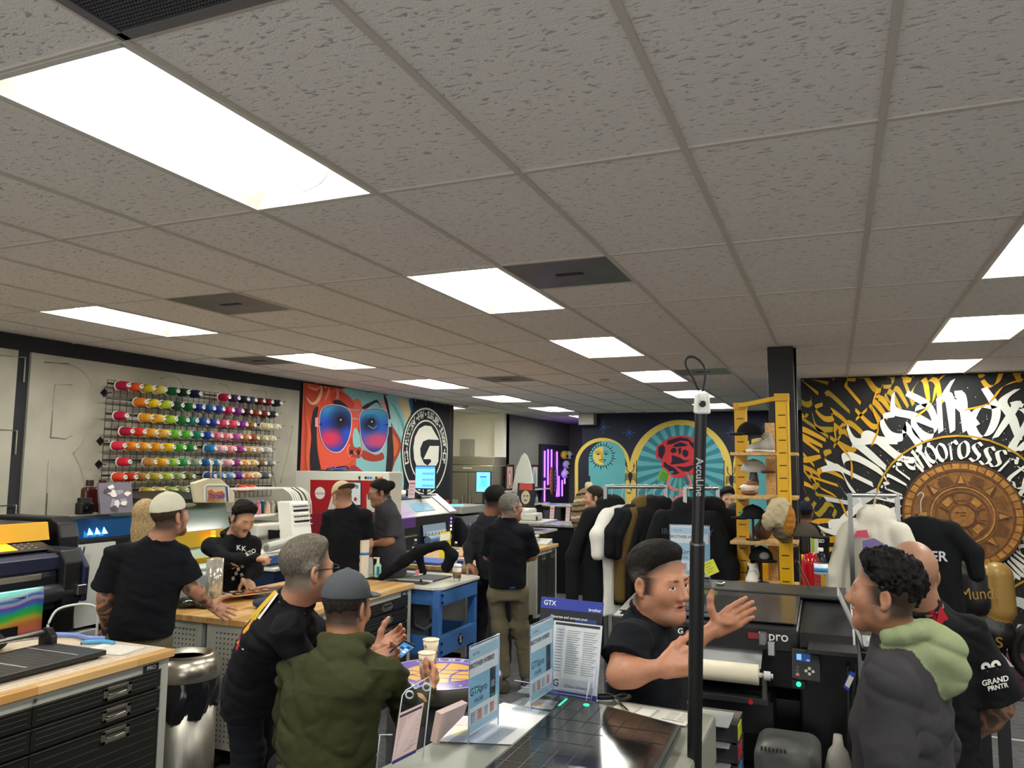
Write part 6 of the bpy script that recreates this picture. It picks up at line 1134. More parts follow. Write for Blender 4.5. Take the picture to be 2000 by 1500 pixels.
for y, c, lb in ((ya+.55, '#c8653a', 'orange skateboard hung upright on the violet-lit panel'), (ya+.85, '#3a4a78', 'blue skateboard hung upright on the violet-lit panel')):
    t2 = thing('skateboard', lb, 'skateboard', (XG+.118, y, 1.25)); m = MB(c); m.prism([(0, .10*math.cos(a), .34+.34*math.sin(a)) if True else 0 for a in np.linspace(0, 6.28, 25)[:-1]], (.015, 0, 0)); m.c('#e8c070'); 
    for k in range(6): m.poly([(.0155, -.05+.02*(k % 2)+.03*math.cos(a), .12+k*.09+.03*math.sin(a)) for a in np.linspace(0, 6.28, 8)[:-1]])
    m.build('deck', 'gloss', t2)
# ---- black counter with cards, round bar table
t = thing('black_counter', 'black counter with grey patterned top near the back wall', 'counter', (-3.9, 12.0, 0)); sbox('cabinet', (-4.40, 11.62, .0), (-3.05, 12.3, 1.01), '#17191d', t, bev=.006); m = MB('#9a9c9c'); m.bb((-4.48, 11.56, 1.01), (-2.98, 12.36, 1.05)); m.build('countertop', plain('speckled_grey_top', '#9a9c9c', .25, 14, .35), t, world=True, bevel=.005); sbox('blue_tape', (-3.42, 11.615, .62), (-3.28, 11.62, .70), '#2f4fa8', t, bev=0)
for k, (px0, px1, lb) in enumerate((((1075, 988), (1083, 1021), 'pink and white card standing at the left of the black counter'), ((1106, 985), (1114, 1018), 'pink and white card standing at the right of the black counter'))): card(px0, px1, 11.75, '#e6c6cc', lb, .05)
m = MB('#e9dcd8'); p = atZ(1128, 1022, 1.051); m.box((p[0], p[1]+.3, 1.0535), (.4, .2, .005)); solo(m, 'flyer_stack', 'flat pink-white flyers on the black counter', 'flyers', 'paper')
p = atZ(1098, 985, 1.05); p = at(1100, 985, 14.2); t = thing('bar_table', 'round patterned bar table behind the black counter', 'table', (p[0], p[1], 0)); m = MB('#b9b08a'); m.lathe([(0, p[2]-.04), (.38, p[2]-.04), (.4, p[2]-.02), (.4, p[2]), (0, p[2])], n=40); m.c('#4a6aa8').lathe([(0, p[2]+.001), (.3, p[2]+.001), (.3, p[2]+.002), (0, p[2]+.002)], n=40); m.build('tabletop', 'satin', t); m = MB('#1c1d20'); m.lathe([(.25, 0), (.25, .03), (.05, .06), (.05, p[2]-.04)], n=24); m.build('pedestal', 'satin', t)
t = thing('scooter_helmet_box', 'x', 'x'); bpy.data.objects.remove(t)
# table press, phone and papers beside the man in khaki
t = thing('cap_press', 'white cap press with blue lever on the low counter', 'heat press', (*at(1020, 1000, 10.9)[:2], 0)); q = at(1020, 1012, 10.9); zq = q[2]
m = MB('#cfcfc8'); m.box((q[0], q[1], zq+.06), (.34, .3, .16)); m.build('base', 'satin', t, world=True, bevel=.03); m = MB('#c5c6c0'); m.box((q[0]+.16, q[1]-.02, zq+.03), (.2, .3, .10)); m.build('side_tray', 'satin', t, world=True, bevel=.02); m = MB('#2f55b0'); a, b = at(1016, 990, 10.8), at(1034, 1015, 10.7); m.tube([a, b], .018, 8); m.build('lever', 'satin', t, world=True); m = MB('#16181c'); m.cyl(at(1045, 1012, 10.7), at(1045, 1012, 10.7)+V3([.03, 0, 0]), .03); m.build('knob', 'satin', t, world=True)
for nm, z_, dx in (('counter_top', zq-.02, 0), ('shelf', zq-.15, 0)): m = MB('#b5b5ae' if dx == 0 else '#17191d'); m.bb((q[0]-.4, q[1]-.3, z_-.03), (q[0]+.42, q[1]+.3, z_-.0)); m.build(nm, 'satin', t, world=True, bevel=.004)
m = MB('#1a1b1f'); m.bb((q[0]-.38, q[1]-.1, .02), (q[0]+.40, q[1]+.28, zq-.181)); m.build('cabinet', 'satin', t, world=True)
p = atZ(1052, 1065, .93); t = thing('desk_phone', 'light grey desk phone on the far workbench', 'phone', (p[0], p[1]+.12, .931)); m = MB('#c9cac6'); m.prism([(-.11, -.1, 0), (.11, -.1, 0), (.11, .1, 0), (-.11, .1, 0)], (0, 0, .02)); m.prism([(-.11, -.1, .02), (-.11, .1, .02), (-.11, .1, .07)], (.22, 0, 0)); m.build('base', 'satin', t); m = MB('#d6d7d2'); m.tube(spl([(-.09, -.10, .07), (-.085, 0, .10), (-.09, .10, .10)]), .022, 8); m.build('handset', 'satin', t)
# ================================================================== clothes racks, yellow shelving, right side
def rail(lb, p0, p1, name='garment_rack', post_at=(0, 1)):
    p0, p1 = V3(p0), V3(p1); t = thing(name, lb, 'clothes rack', (*((p0+p1)/2)[:2], 0)); m = MB('#b9bab8'); m.cyl(p0, p1, .014); m.build('rail', 'metal', t, world=True)
    d = (p1-p0)/np.linalg.norm(p1-p0); n_ = np.cross(d, V3([0, 0, 1.]))
    for q in (p0, p1): m = MB('#9fa09f'); m.bb((q[0]-.014, q[1]-.014, .07), (q[0]+.014, q[1]+.014, q[2]+.012)); m.build('post', 'metal', t, world=True); m = MB('#8d8e8e'); m.tube([(*(q-n_*.25)[:2], .075), (*(q+n_*.25)[:2], .075)], .014, 8); m.tube([(*(q-n_*.24)[:2], .0), (*(q-n_*.24)[:2], .075)], .022, 8); m.tube([(*(q+n_*.24)[:2], .0), (*(q+n_*.24)[:2], .075)], .022, 8); m.build('foot', 'metal', t, world=True)
    return t
def garment(lb, cat, hang, yaw, c, L=.72, W=.46, sleeve=.55, hood=False, th=.045, art=None, slv_drop=.9, nm='hoodie', h=.011):
    """garment on a hanger; hang = point on the rail; yaw = direction the chest faces (0 = +Y)"""
    hang = V3(hang); t = thing(nm, lb, cat, (hang[0], hang[1], hang[2]-.2-L)); R = Rz(-yaw); top = hang+V3([0, 0, -.13])
    s = S(.03).c(c); s.frame(top, R); hw = W/2
    s.loft([(0, 0, -L), (0, 0, -L*.5), (0, 0, -.10), (0, 0, -.03), (0, 0, .0)], [hw*.98, hw*.95, hw*.9, hw*.62, hw*.28], [th*1.2, th*1.15, th, th*.8, th*.6], (1, 0, 0))
    for sg in (-1, 1):
        a = (sg*hw*.72, 0, -.085); b = (sg*(hw+.06*slv_drop), .0, -.085-sleeve*.5); d = (sg*(hw+.07*slv_drop), .01, -.085-sleeve); s.chain([a, b, d], [.062, .055, .045])
    if hood: s.ell((0, -.03, .0), (.12, .07, .07)); s.ell((0, -.045, -.06), (.11, .05, .09))
    s.disp = lambda X: .008*vnoise(X*V3([14, 14, 3]), 2)+.004*vnoise(X*V3([34, 34, 7]), 7)
    s.mesh('cloth', h, 'cloth', t)
    m = MB('#6b4326'); pts = [tuple(top+R@V3([x*hw*.8, 0, -.03-abs(x)*.05])) for x in np.linspace(-1, 1, 7)]; pts[3] = tuple(top+R@V3([0, 0, .01])); m.tube(pts, .010, 6); m.c('#c8c9c8').tube(spl([tuple(top+V3([0, 0, .01])), tuple(top+V3([0, 0, .09])), tuple(hang+V3([.018, 0, .005])), tuple(hang+V3([0, 0, .020])), tuple(hang+V3([-.018, 0, .0]))]), .003, 5); m.build('hanger', 'satin', t, world=True)
    if art:
        m = MB()
        for a in art:
            Ra = R@np.stack([V3([-1., 0, 0]), V3([0, 0, 1.]), V3([0, 1., 0])], 1); q = top+R@V3([-a[2], a[5] if len(a) > 5 else th*1.55, a[3]])
            if a[0] == 't': m.c(a[1]).text(a[4][0], q, Ra, a[4][1], bold=.02)
            else: m.c(a[1]).add([q+Ra@V3([x, z, 0]) for x, z in a[4]], [tuple(range(len(a[4])))])
        m.build('chest_print', 'matte', t, world=True)
    return t
ZR = 1.80; r0, r1 = at(1183, 948, 6.0), at(1301, 953, 6.1); r0[2] = r1[2] = ZR; rail('chrome garment rack with black hoodies and shirts by the folded-arms man', r0, r1)
r2, r3 = at(1338, 948, 5.7), at(1402, 948, 5.9); r2[2] = r3[2] = ZR; rail('second chrome garment rack behind the black pole, hoodies facing forward', r2, r3)
lerp = lambda f: r0+(r1-r0)*f
bl_ = [(math.cos(a)*.05, math.sin(a)*.04) for a in np.linspace(0, 6.28, 9)[:-1]]
vd = R_(110)
skel = [('t', '#d0703a', .0, -.22, ('Metal Music', .075), .075), ('p', '#b9b2a8', 0, -.34, [(-.03, -.12), (.03, -.12), (.05, .0), (.02, .05), (-.04, .02)], .075), ('p', '#a8453a', .02, -.5, [(-.04, -.14), (.03, -.12), (.05, .06), (-.03, .08)], .076), ('t', '#d0703a', 0, -.64, ('ROAD', .06), .076)]
GR = 'garments on the chrome rack'
garment('black hoodie with orange lettering and figure print, first on the rack', 'hoodie', lerp(.10), R_(150), '#151619', .80, .50, .62, True, art=skel, nm='hoodie')
garment('white long t-shirt hanging second on the chrome rack', 't-shirt', lerp(.27), R_(118), '#dddcd6', .82, .44, .28, art=None, nm='hanging_shirt')
garment('black t-shirt hanging after the white one on the chrome rack', 't-shirt', lerp(.42), R_(112), '#15161a', .74, .44, .26, nm='hanging_shirt'); garment('plain navy-black shirt in the middle of the chrome rack', 't-shirt', lerp(.53), R_(114), '#14161b', .76, .44, .28, nm='hanging_shirt')
garment('olive-brown hoodie hanging on the chrome rack', 'hoodie', lerp(.66), R_(120), '#5e4c28', .76, .46, .6, True, art=[('p', '#a8303a', -.05, -.25, bl_, .07), ('t', '#b83a3a', -.02, -.3, ('XL', .09), .072)], nm='hoodie'); garment('black jacket with lime and grey print on the chrome rack', 'jacket', lerp(.80), R_(122), '#1a1b1e', .78, .46, .6, True, art=[('p', '#b8c83a', .03, -.18, bl_, .07), ('p', '#8a8f92', -.06, -.16, bl_, .071)], nm='hanging_jacket'); garment('black hoodie at the far end of the chrome rack', 'hoodie', lerp(.94), R_(125), '#17181b', .80, .46, .6, True, nm='hoodie')
garment('black hoodie with dark arched lettering facing forward on the second rack', 'hoodie', r2+(r3-r2)*.05, R_(172), '#16181b', .86, .50, .66, True, art=[('t', '#3c3f44', 0, -.18, ('IRON VALLEY', .06), .075), ('t', '#5a2a30', 0, -.27, ('1999', .05), .075), ('t', '#34373c', 0, -.36, ('TAX', .11), .076), ('t', '#34373c', 0, -.48, ('VALLEY', .055), .076)], nm='hoodie')
garment('black jacket with small patches behind the forward-facing hoodie', 'jacket', r2+(r3-r2)*.75, R_(160), '#15161a', .92, .50, .66, True, art=[('p', '#b39a5a', -.14, -.16, [(math.cos(a)*.03, math.sin(a)*.045) for a in np.linspace(0, 6.28, 9)[:-1]], .06), ('p', '#d8d8d8', -.12, -.28, [(-.02, -.02), (.02, -.02), (.02, .03), (-.02, .03)], .062)], nm='hanging_jacket')
# striped poncho mannequin near the sun mural
p = at(1150, 990, 10.6); t = thing('dress_form', 'dress form wearing a brown and cream striped poncho by the sun mural', 'mannequin', (p[0], p[1], 0)); s = S(.05).c('#8a7a5e'); z = p[2]; s.ell((p[0], p[1], z-.12), (.25, .17, .38)); s.ell((p[0], p[1], z+.12), (.17, .13, .12))
for k in range(9): zz = z+.18-k*.075; s.paintf((lambda zz: lambda X: np.abs(X[:, 2]-zz+.02*np.sin(X[:, 0]*9))-.016)(zz), ['#2e2620', '#d8ccae', '#4a3c2c'][k % 3], .004)
s.disp = lambda X: .01*vnoise(X*9, 4); s.mesh('poncho', .014, 'cloth', t); m = MB('#cfc0a0'); m.lathe([(.06, z+.2), (.05, z+.32), (.02, z+.34), (0, z+.34)], (p[0], p[1], 0), n=20); m.c('#1a1b1d').cyl((p[0], p[1], z+.33), (p[0], p[1], z+.42), .02); m.build('neck_block', 'satin', t, world=True); m = MB('#202123'); m.cyl((p[0], p[1], 0), (p[0], p[1], z-.4), .02); m.lathe([(.2, 0), (.2, .02), (.02, .04)], (p[0], p[1], 0), n=24); m.build('stand', 'satin', t, world=True)
# ---- yellow uprights with plywood shelves
t = thing('display_shelving', 'yellow slotted steel uprights carrying plywood shelves of caps and shoes', 'shelving', (-.46, 5.75, 0)); YL = '#d7a50c'
Yf, Yb = 5.58, 5.92
def upright(x, y, zt): 
    m = MB(YL); m.bb((x-.042, y-.02, 0), (x+.042, y+.02, zt)); m.c('#c29408').bb((x-.048, y-.03, zt-.02), (x+.048, y+.03, zt+.03)); m.c('#e3b52a').bb((x+.036, y-.028, 0), (x+.046, y+.022, zt)); m.c('#2a2208')
    z = .1
    while z < zt-.06: m.bb((x-.025, y-.0215, z), (x+.022, y-.0195, z+.007)); z += .085
    m.build('upright', 'satin', t, world=True, bevel=.002)
xL, xRt = atY(1448, 900, Yb)[0], atY(1530, 900, Yf)[0]; upright(xL, Yb, 2.40); upright(xRt, Yf, 2.43); m = MB(YL); m.prism([(xL-.03, Yb-.02, 2.39), (xL-.03, Yb+.02, 2.39), (xRt+.03, Yf+.05, 2.43), (xRt+.03, Yf+.01, 2.43)], (0, 0, .03)); m.build('top_bar', 'satin', t, world=True)
shz = []
for k, yy in enumerate((884, 968, 1056, 1140)):
    z = atY(1490, yy, 5.75)[2]; shz.append(z); m = MB('#c7a06a'); x0, x1 = atY(1430, yy, 5.75)[0], atY(1557, yy, 5.6)[0]; m.bb((x0, 5.62, z-.022), (x1, 5.95 if k else 5.9, z)); m.build('shelf_board', 'wood', t, world=True, bevel=.003)
for k, (za, zb2) in enumerate(((shz[0]-.40, shz[0]+.22), (shz[1]-.4, shz[0]-.4))): m = MB('#cda469'); x0, x1 = atY(1495, 850, 5.99)[0], atY(1514, 850, 5.99)[0]; m.bb((x0, 5.955, shz[1]-.62 if k else za), (x1, 5.975, zb2)); m.build('back_board', 'wood', t, world=True)
def cap_mesh(t, c, brim, o, yaw, sc_=1., back=1, art=None, h=.006, world=True):
    s = S(.012).c(c); R = yaw if hasattr(yaw, 'shape') else Rz(-yaw); s.frame(o, R, sc_); s.ell((0, 0, .02), (.085, .10, .095)); s.clip((0, 0, .012), (0, 0, -1)); s.ell((0, 0, .114), (.009, .009, .006)); 
    if art: s.paint((.02, .095, .06), (.05, .03, .035), art, .01)
    o_ = s.mesh('crown', h, 'cloth', t); b = S(.01).c(brim); b.frame(o, R, sc_)
    b.ell((0, back*.085, .016), (.082, .085, .012)); b.clip((0, back*.065, 0), (0, -back, 0)); b.mesh('brim', h, 'cloth', t); return o_
def cap_on_stand(px, z, lb, c, brim, yaw, art=None, hh=.13, Y=5.74):
    p = atY(px, 900, Y); t2 = thing('baseball_cap', lb, 'cap', (p[0], Y, z+hh)); cap_mesh(t2, c, brim, (p[0], Y, z+hh), yaw, .92, art=art)
    t3 = thing('cap_stand', 'dark stand under the '+lb, 'stand', (p[0], Y, z), 0, 'small cap stands'); m = MB('#2a1d18'); m.cyl((0, 0, .0), (0, 0, .012), .05, n=24); m.cyl((0, 0, .012), (0, 0, hh+.085), .008); m.build('pole_and_base', 'satin', t3)
cap_on_stand(1466, shz[0], 'black cap with green underbrim on the top shelf', '#15161a', '#26331f', R_(-115), None, .115); cap_on_stand(1468, shz[2], 'black cap with pink and green print on the third shelf', '#191a1e', '#101114', R_(-115), '#2f8a5a', .14); cap_on_stand(1482, shz[3], 'black cap with white pin above the lowest shelf', '#1a1b1e', '#121316', R_(150), '#8a8a8a', .15)
p = atY(1522, 1010, 5.52); t2 = thing('cap_heap', 'cream and tan caps hung in a heap from the right upright', 'caps', (p[0], 5.5, p[2]-.1)); s = S(.02).c('#b9ab8b'); s.ell((p[0], 5.48, p[2]+.03), (.085, .06, .10)); s.c('#a9712f').ell((p[0]+.06, 5.48, p[2]-.01), (.045, .05, .10)); s.c('#b0a284').ell((p[0]-.06, 5.46, p[2]-.02), (.05, .05, .06)); s.c('#6b604f').ell((p[0]+.01, 5.5, p[2]-.09), (.06, .05, .06)); s.disp = lambda X: .014*vnoise(X*V3([26, 26, 9]), 3)+.006*vnoise(X*50, 8); s.mesh('cloth', .006, 'cloth', t2)
t2 = thing('flat_cap_brim', 'grey-brown cap with wide brim hung right of the cream caps', 'cap', (p[0]+.13, 5.5, p[2]-.10)); cap_mesh(t2, '#4a443c', '#2b2826', (p[0]+.155, 5.5, p[2]-.13), R_(105), .9)
def shoe(lb, px, z, Y, c, yaw, grp=None, sole='#d8d6cf', accent='#1d1e22', L=.27):
    p = atY(px, 900, Y); t2 = thing('sneaker', lb, 'shoe', (p[0], Y, z)); R = Rz(-yaw); s = S(.03).c(c); s.frame((p[0], Y, z), R); s.loft([(0, -.11, .05), (0, -.03, .05), (0, .06, .04), (0, .13, .03)], [.034, .036, .042, .030], [.045, .042, .032, .022], (1, 0, 0)); s.cap((0, -.085, .06), (0, -.07, .125), .040, .036); s.ell((0, -.072, .15), (.024, .032, .03), op='-', k=.01); s.paint((.03, -.06, .08), (.02, .03, .05), accent, .004); s.clip((0, 0, .016), (0, 0, -1)); s.mesh('upper', .005, 'cloth', t2)
    b = S(.02).c(sole); b.frame((p[0], Y, z), R); b.loft([(0, -.125, .012), (0, -.03, .012), (0, .06, .012), (0, .145, .012)], [.034, .034, .044, .030], [.014]*4, (1, 0, 0)); b.clip((0, 0, .001), (0, 0, -1)); b.mesh('sole', .005, 'rubber', t2); m = MB('#f0efea')
    for k in range(5): y = .005+.022*k; z_ = .088-.009*k; m.tube([tuple(V3([p[0], Y, z])+R@V3([x, y-.03, z_+.012-abs(x)*.3])) for x in (-.028, 0, .028)], .003, 5)
    m.build('laces', 'cloth', t2, world=True)
shoe('white high-top sneaker with untied laces on the lowest plywood shelf', 1464, shz[3], 5.66, '#dcdad3', R_(178)); shoe('grey and black sneaker behind the cap on the top shelf', 1487, shz[0], 5.80, '#a9a7a2', R_(-150), accent='#2a2a2e')
p = atY(1466, 940, 5.76); t2 = thing('layered_shoe_model', 'grey and leather layered heel sculpture under a silver cap on the second shelf', 'display model', (p[0], 5.76, shz[1])); s = S(.015); z = shz[1]; s.c('#7a5030').ell((p[0]-.01, 5.76, z+.02), (.06, .05, .022)); s.c('#dcd6c8').ell((p[0]-.01, 5.76, z+.055), (.065, .05, .025)); s.c('#8a5a3c').ell((p[0]+.005, 5.76, z+.085), (.05, .05, .02)); s.c('#2a2d33').cap((p[0]+.02, 5.76, z+.09), (p[0]+.025, 5.76, z+.22), .035, .015); s.clip((0, 0, z+.001), (0, 0, -1)); s.mesh('stack', .005, 'satin', t2)
t2 = thing('baseball_cap', 'silver-grey cap resting on the layered heel sculpture', 'cap', (p[0]+.02, 5.78, z+.17)); cap_mesh(t2, '#a9a8a2', '#5a5048', (p[0]+.02, 5.79, z+.15), R_(95), .9); p = atY(1495, 1020, 5.82); t2 = thing('leather_mask_form', 'dark brown round leather form behind the printed cap', 'display model', (p[0], 5.85, shz[2])); s = S(.03).c('#4a3220'); s.ell((p[0], 5.85, shz[2]+.10), (.05, .035, .10)); s.ell((p[0]-.045, 5.85, shz[2]+.055), (.04, .03, .055)); s.clip((0, 0, shz[2]+.001), (0, 0, -1)); s.mesh('form', .006, 'satin', t2)
# fire extinguisher on the column
q = atY(1583, 1090, 6.9); t = thing('fire_extinguisher', 'red fire extinguisher with grey head and yellow label beside the column', 'fire extinguisher', (q[0], 6.9, 0)); zt = atY(1583, 1078, 6.9)[2]; m = MB('#b5171f'); m.lathe([(.07, .0), (.075, .02), (.075, zt-.1), (.05, zt-.02), (.03, zt)], (q[0], 6.9, 0), n=28); m.build('cylinder', 'gloss', t, world=True); m = MB('#2a2b2e'); m.bb((q[0]-.06, 6.86, zt), (q[0]-.01, 6.93, zt+.17)); m.build('valve_head', 'satin', t, world=True, bevel=.006); m = MB('#d7dccc'); m.bb((q[0]+.005, 6.82, zt-.0), (q[0]+.065, 6.825, zt+.16)); m.c('#a8c23a').bb((q[0]+.01, 6.818, zt+.01), (q[0]+.035, 6.82, zt+.14)); m.build('tag_sheet', 'paper', t, world=True)
# ---- hoodie and tee rack on the right
q0, q1 = at(1700, 962, 4.9), at(1752, 966, 4.9); q0[2] = q1[2] = 1.79; q1 = q1+V3([.0, 0, 0]); rail('chrome rack with cream hoodie and black tee before the lettered wall', q0-V3([.12, 0, 0]), q1)
garment('cream hoodie with purple and pink chest print on the right rack', 'hoodie', q0+V3([.02, .02, 0]), R_(196), '#d3cfc2', .66, .40, .58, True, art=[('p', '#7a6aa0', .03, -.20, [(-.09, -.28), (.04, -.3), (.07, .02), (-.02, .07), (-.09, .05)], .072), ('p', '#c9506a', -.06, -.13, [(-.05, 0), (.04, .0), (.03, .05), (-.03, .04)], .074), ('p', '#5a5a8a', .06, -.38, bl_, .074), ('p', '#e0dcd0', .05, -.3, bl_, .0755)], nm='hoodie')
garment('black t-shirt with SUPER lettering on the right rack', 't-shirt', q1+V3([.14, .1, 0]), R_(172), '#131519', .70, .46, .26, art=[('t', '#c9cad0', 0, -.24, ('SUPER', .085), .072)], nm='hanging_shirt')
# gold and black motorcycle
t = thing('motorcycle', 'black and gold motorcycle bodywork with quilted seat and script lettering', 'motorcycle', (1.25, 8.6, 0)); Q = lambda x, y: atY(x, y, 8.6); s = S(.04); s.c('#1c1d1f').chain([Q(1898, 1125), Q(1905, 1170)], [.14, .16]); s.c('#9c7b3c').chain([Q(1948, 1125), Q(1952, 1190)], [.13, .14]); s.c('#17181a').chain([Q(1855, 1168), Q(1945, 1195)], [.06, .09]); s.c('#141517').chain([Q(1900, 1215), Q(1945, 1235)], [.12, .16]); s.c('#151618').ell((Q(1920, 1230)[0], 8.7, .33), (.2, .12, .33)); s.clip((0, 0, .002), (0, 0, -1)); s.mesh('bodywork', .012, 'satin', t)
m = MB('#c9a45a'); y_ = 8.44; p = Q(1905, 1155); m.text('Mundi', (p[0], y_-.02, p[2]), RY@Rz(.1), .15, sx=.8); p = Q(1940, 1248); m.text('RS', (p[0]-.02, 8.43, p[2]), RY, .13, bold=.02); m.build('gold_lettering', 'metal', t, world=True); m = MB('#8a6c34'); p = Q(1895, 1205); m.box((p[0], 8.46, p[2]), (.2, .02, .04)); m.build('gold_panel', 'metal', t, world=True); m = MB('#141414')
for sg in (-.35, .55): m.tube([(1.2+sg+.25*math.cos(a), 8.75, .27+.25*math.sin(a)) for a in np.linspace(0, 6.28, 30)[:-1]], .05, 10, True); m.build('wheel', 'rubber', t, world=True); m = MB('#141414')
m = MB('#4e2c3e'); m.bb((1.30, 8.0, .001), (4.6, 9.98, .014)); m.c('#7a4258')
for k in range(60): x, y = 1.35+(k*37 % 60)/60*3.2, 8.05+(k*23 % 60)/60*1.85; m.poly([(x, y, .0145), (x+.12, y+.02, .0145), (x+.16, y+.05, .0145), (x+.03, y+.06, .0145)])
solo(m, 'rug', 'purple patterned rug before the lettered wall at the right edge', 'rug', 'carpet'); m = MB('#b9babb'); m.bb((.6, 6.86, .0005), (4.9, 6.885, .003)); struct(m, 'trim_4')
# ---- roll printer
t = thing('roll_printer', 'black roll printer with smoked sloping lid and control panel', 'printer', (-.6, 3.95, 0)); x0, x1 = -.95, .06
ext([(4.42, .72), (3.56, .72), (3.50, .80), (3.50, 1.24), (4.42, 1.24)], x0, x1, '#17181b', 'body', par=t) if False else None
def xprism(prof, xa, xb, c, nm, mat='satin', par=t, bev=.006): mm = MB(c); mm.prism([(xa, y, z) for y, z in prof], (xb-xa, 0, 0)); return mm.build(nm, mat, par, world=True, bevel=bev)
xr = -.10
xprism([(3.62, .70), (3.62, .98), (3.72, 1.0), (3.72, 1.17), (3.50, 1.20), (3.50, 1.29), (4.02, 1.335), (4.48, 1.32), (4.48, .70)], x0, xr-.06, '#1b1c1f', 'body'); xprism([(3.52, .74), (3.50, 1.24), (3.56, 1.275), (4.04, 1.325), (4.46, 1.31), (4.46, .74)], xr-.06, x1, '#141518', 'right_housing', bev=.012)
xprism([(3.56, 1.302), (4.02, 1.347), (4.02, 1.353), (3.56, 1.308)], x0+.02, xr-.07, '#3a3b3d', 'smoked_lid', 'gloss'); xprism([(3.62, 1.3145), (3.92, 1.3445), (3.92, 1.347), (3.62, 1.317)], x0+.1, xr-.32, '#26272a', 'lid_window', 'gloss'); xprism([(4.05, 1.338), (4.46, 1.322), (4.46, 1.345), (4.05, 1.358)], x0, x1-.02, '#2c2d2f', 'rear_cover')
m = MB('#8d2a2f'); q = atY(1485, 1243, 3.49); m.bb((q[0]-.05, 3.494, q[2]-.012), (q[0]+.03, 3.499, q[2]+.012)); q = atY(1520, 1244, 3.49); m.c('#e8e8e6').text('pro', (q[0], 3.492, q[2]), RY, .055, bold=.01); m.build('badge', 'satin', t, world=True)
c0, c1 = atY(1250, 1290, 3.40), atY(1482, 1317, 3.40); zc = c1[2]-.003; m = MB('#e6dfc9'); m.cyl((-.86, 3.40, zc), (c1[0], 3.40, zc), .040, n=36); m.build('film_roll', 'paper', t, world=True); m = MB('#b7bbbd'); m.poly([(-.92, 3.44, zc+.015), (c1[0]+.005, 3.44, zc+.015), (c1[0]+.005, 3.58, zc+.085), (-.92, 3.58, zc+.085)]); m.build('film_web', 'gloss', t, world=True)
m = MB('#8b969c'); m.prism([(-.95, 3.56, zc+.09), (c1[0]+.03, 3.56, zc+.09), (c1[0]+.03, 3.60, zc+.13), (-.95, 3.60, zc+.13)], (0, -.006, .006)); m.build('platen_bar', 'brushed', t, world=True); q = atY(1507, 1262, 3.42); m = MB('#d5d8d8'); m.bb((q[0]-.014, 3.40, q[2]-.035), (q[0]+.014, 3.42, q[2]+.02)); m.c('#9aa0a2').bb((q[0]-.05, 3.42, q[2]+.0), (q[0]-.02, 3.45, q[2]+.05)); m.build('clamp_bracket', 'metal', t, world=True, bevel=.003)
m = MB('#c9cbcc'); m.cyl((c1[0], 3.40, zc), (c1[0]+.055, 3.40, zc), .010); m.cyl((c1[0]+.02, 3.40, zc), (c1[0]+.045, 3.40, zc), .018); m.c('#4a4b4d').bb((c1[0]+.012, 3.39, zc-.10), (c1[0]+.03, 3.42, zc)); m.c('#2a2b2d').bb((-.95, 3.385, zc-.115), (c1[0]+.035, 3.5, zc-.09)); m.c('#101113').bb((-.95, 3.45, zc-.25), (c1[0]+.05, 3.62, zc-.116)); m.build('roll_holder', 'satin', t, world=True, bevel=.003); q = atY(1466, 1361, 3.38); m = MB('#c01820'); m.cyl((q[0], 3.385, zc-.103), (q[0], 3.372, zc-.103), .009); m.build('red_knob', 'satin', t, world=True)
a, b = atY(1547, 1268, 3.42), atY(1603, 1326, 3.42); m = MB('#232428'); m.prism([(a[0], 3.40, a[2]+.005), (b[0], 3.40, a[2]-.0), (b[0], 3.36, b[2]), (a[0], 3.36, b[2]+.005)], (0, .025, 0)); pn = m.build('control_panel', 'satin', t, world=True, bevel=.004)
def pp(u, v, d=.0015): return (a[0]+(b[0]-a[0])*u, 3.40-.04*v-d, a[2]+(b[2]-a[2])*v)
m = MB('#16264a'); m.poly([pp(.14, .08), pp(.66, .08), pp(.66, .34), pp(.14, .34)]); m.c('#4d7de8').poly([pp(.17, .10, .002), pp(.34, .10, .002), pp(.34, .30, .002), pp(.17, .30, .002)]); m.c('#3a66d0').poly([pp(.52, .26, .002), pp(.64, .26, .002), pp(.64, .32, .002), pp(.52, .32, .002)]); m.build('screen', glowv(1.1), pn, world=True)
m = MB('#cfcfca')
for u, v, c, r in ((.2, .55, '#55565a', .006), (.2, .67, '#55565a', .006), (.2, .80, '#d98a8a', .007), (.62, .56, '#d8d6cc', .006), (.62, .74, '#d8d6cc', .006), (.5, .65, '#d8d6cc', .006), (.75, .65, '#d8d6cc', .006), (.62, .65, '#2a2b2e', .004)): q = V3(pp(u, v)); m.c(c).cyl(q, q-V3([0, .002, 0]), r, n=14)
m.build('buttons', 'satin', pn, world=True); q = V3(atY(1560, 1336, 3.39)); m = MB('#1b1c1f'); m.bb((q[0]-.028, 3.39, q[2]-.022), (q[0]+.028, 3.42, q[2]+.012)); m.build('lamp_housing', 'satin', t, world=True, bevel=.004); m = MB('#18e06a'); m.cyl((q[0], 3.392, q[2]), (q[0], 3.384, q[2]), .009); m.build('green_lamp', glowv(2.5), t, world=True)
xprism([(3.55, .05), (3.55, .70), (4.4, .70), (4.4, .05)], x0+.05, -.02, '#101114', 'stand_cabinet'); m = MB('#1d1e21'); m.bb((-.12, 3.36, 1.235), (.06, 3.52, 1.25)); m.build('side_tray', 'satin', t, world=True)
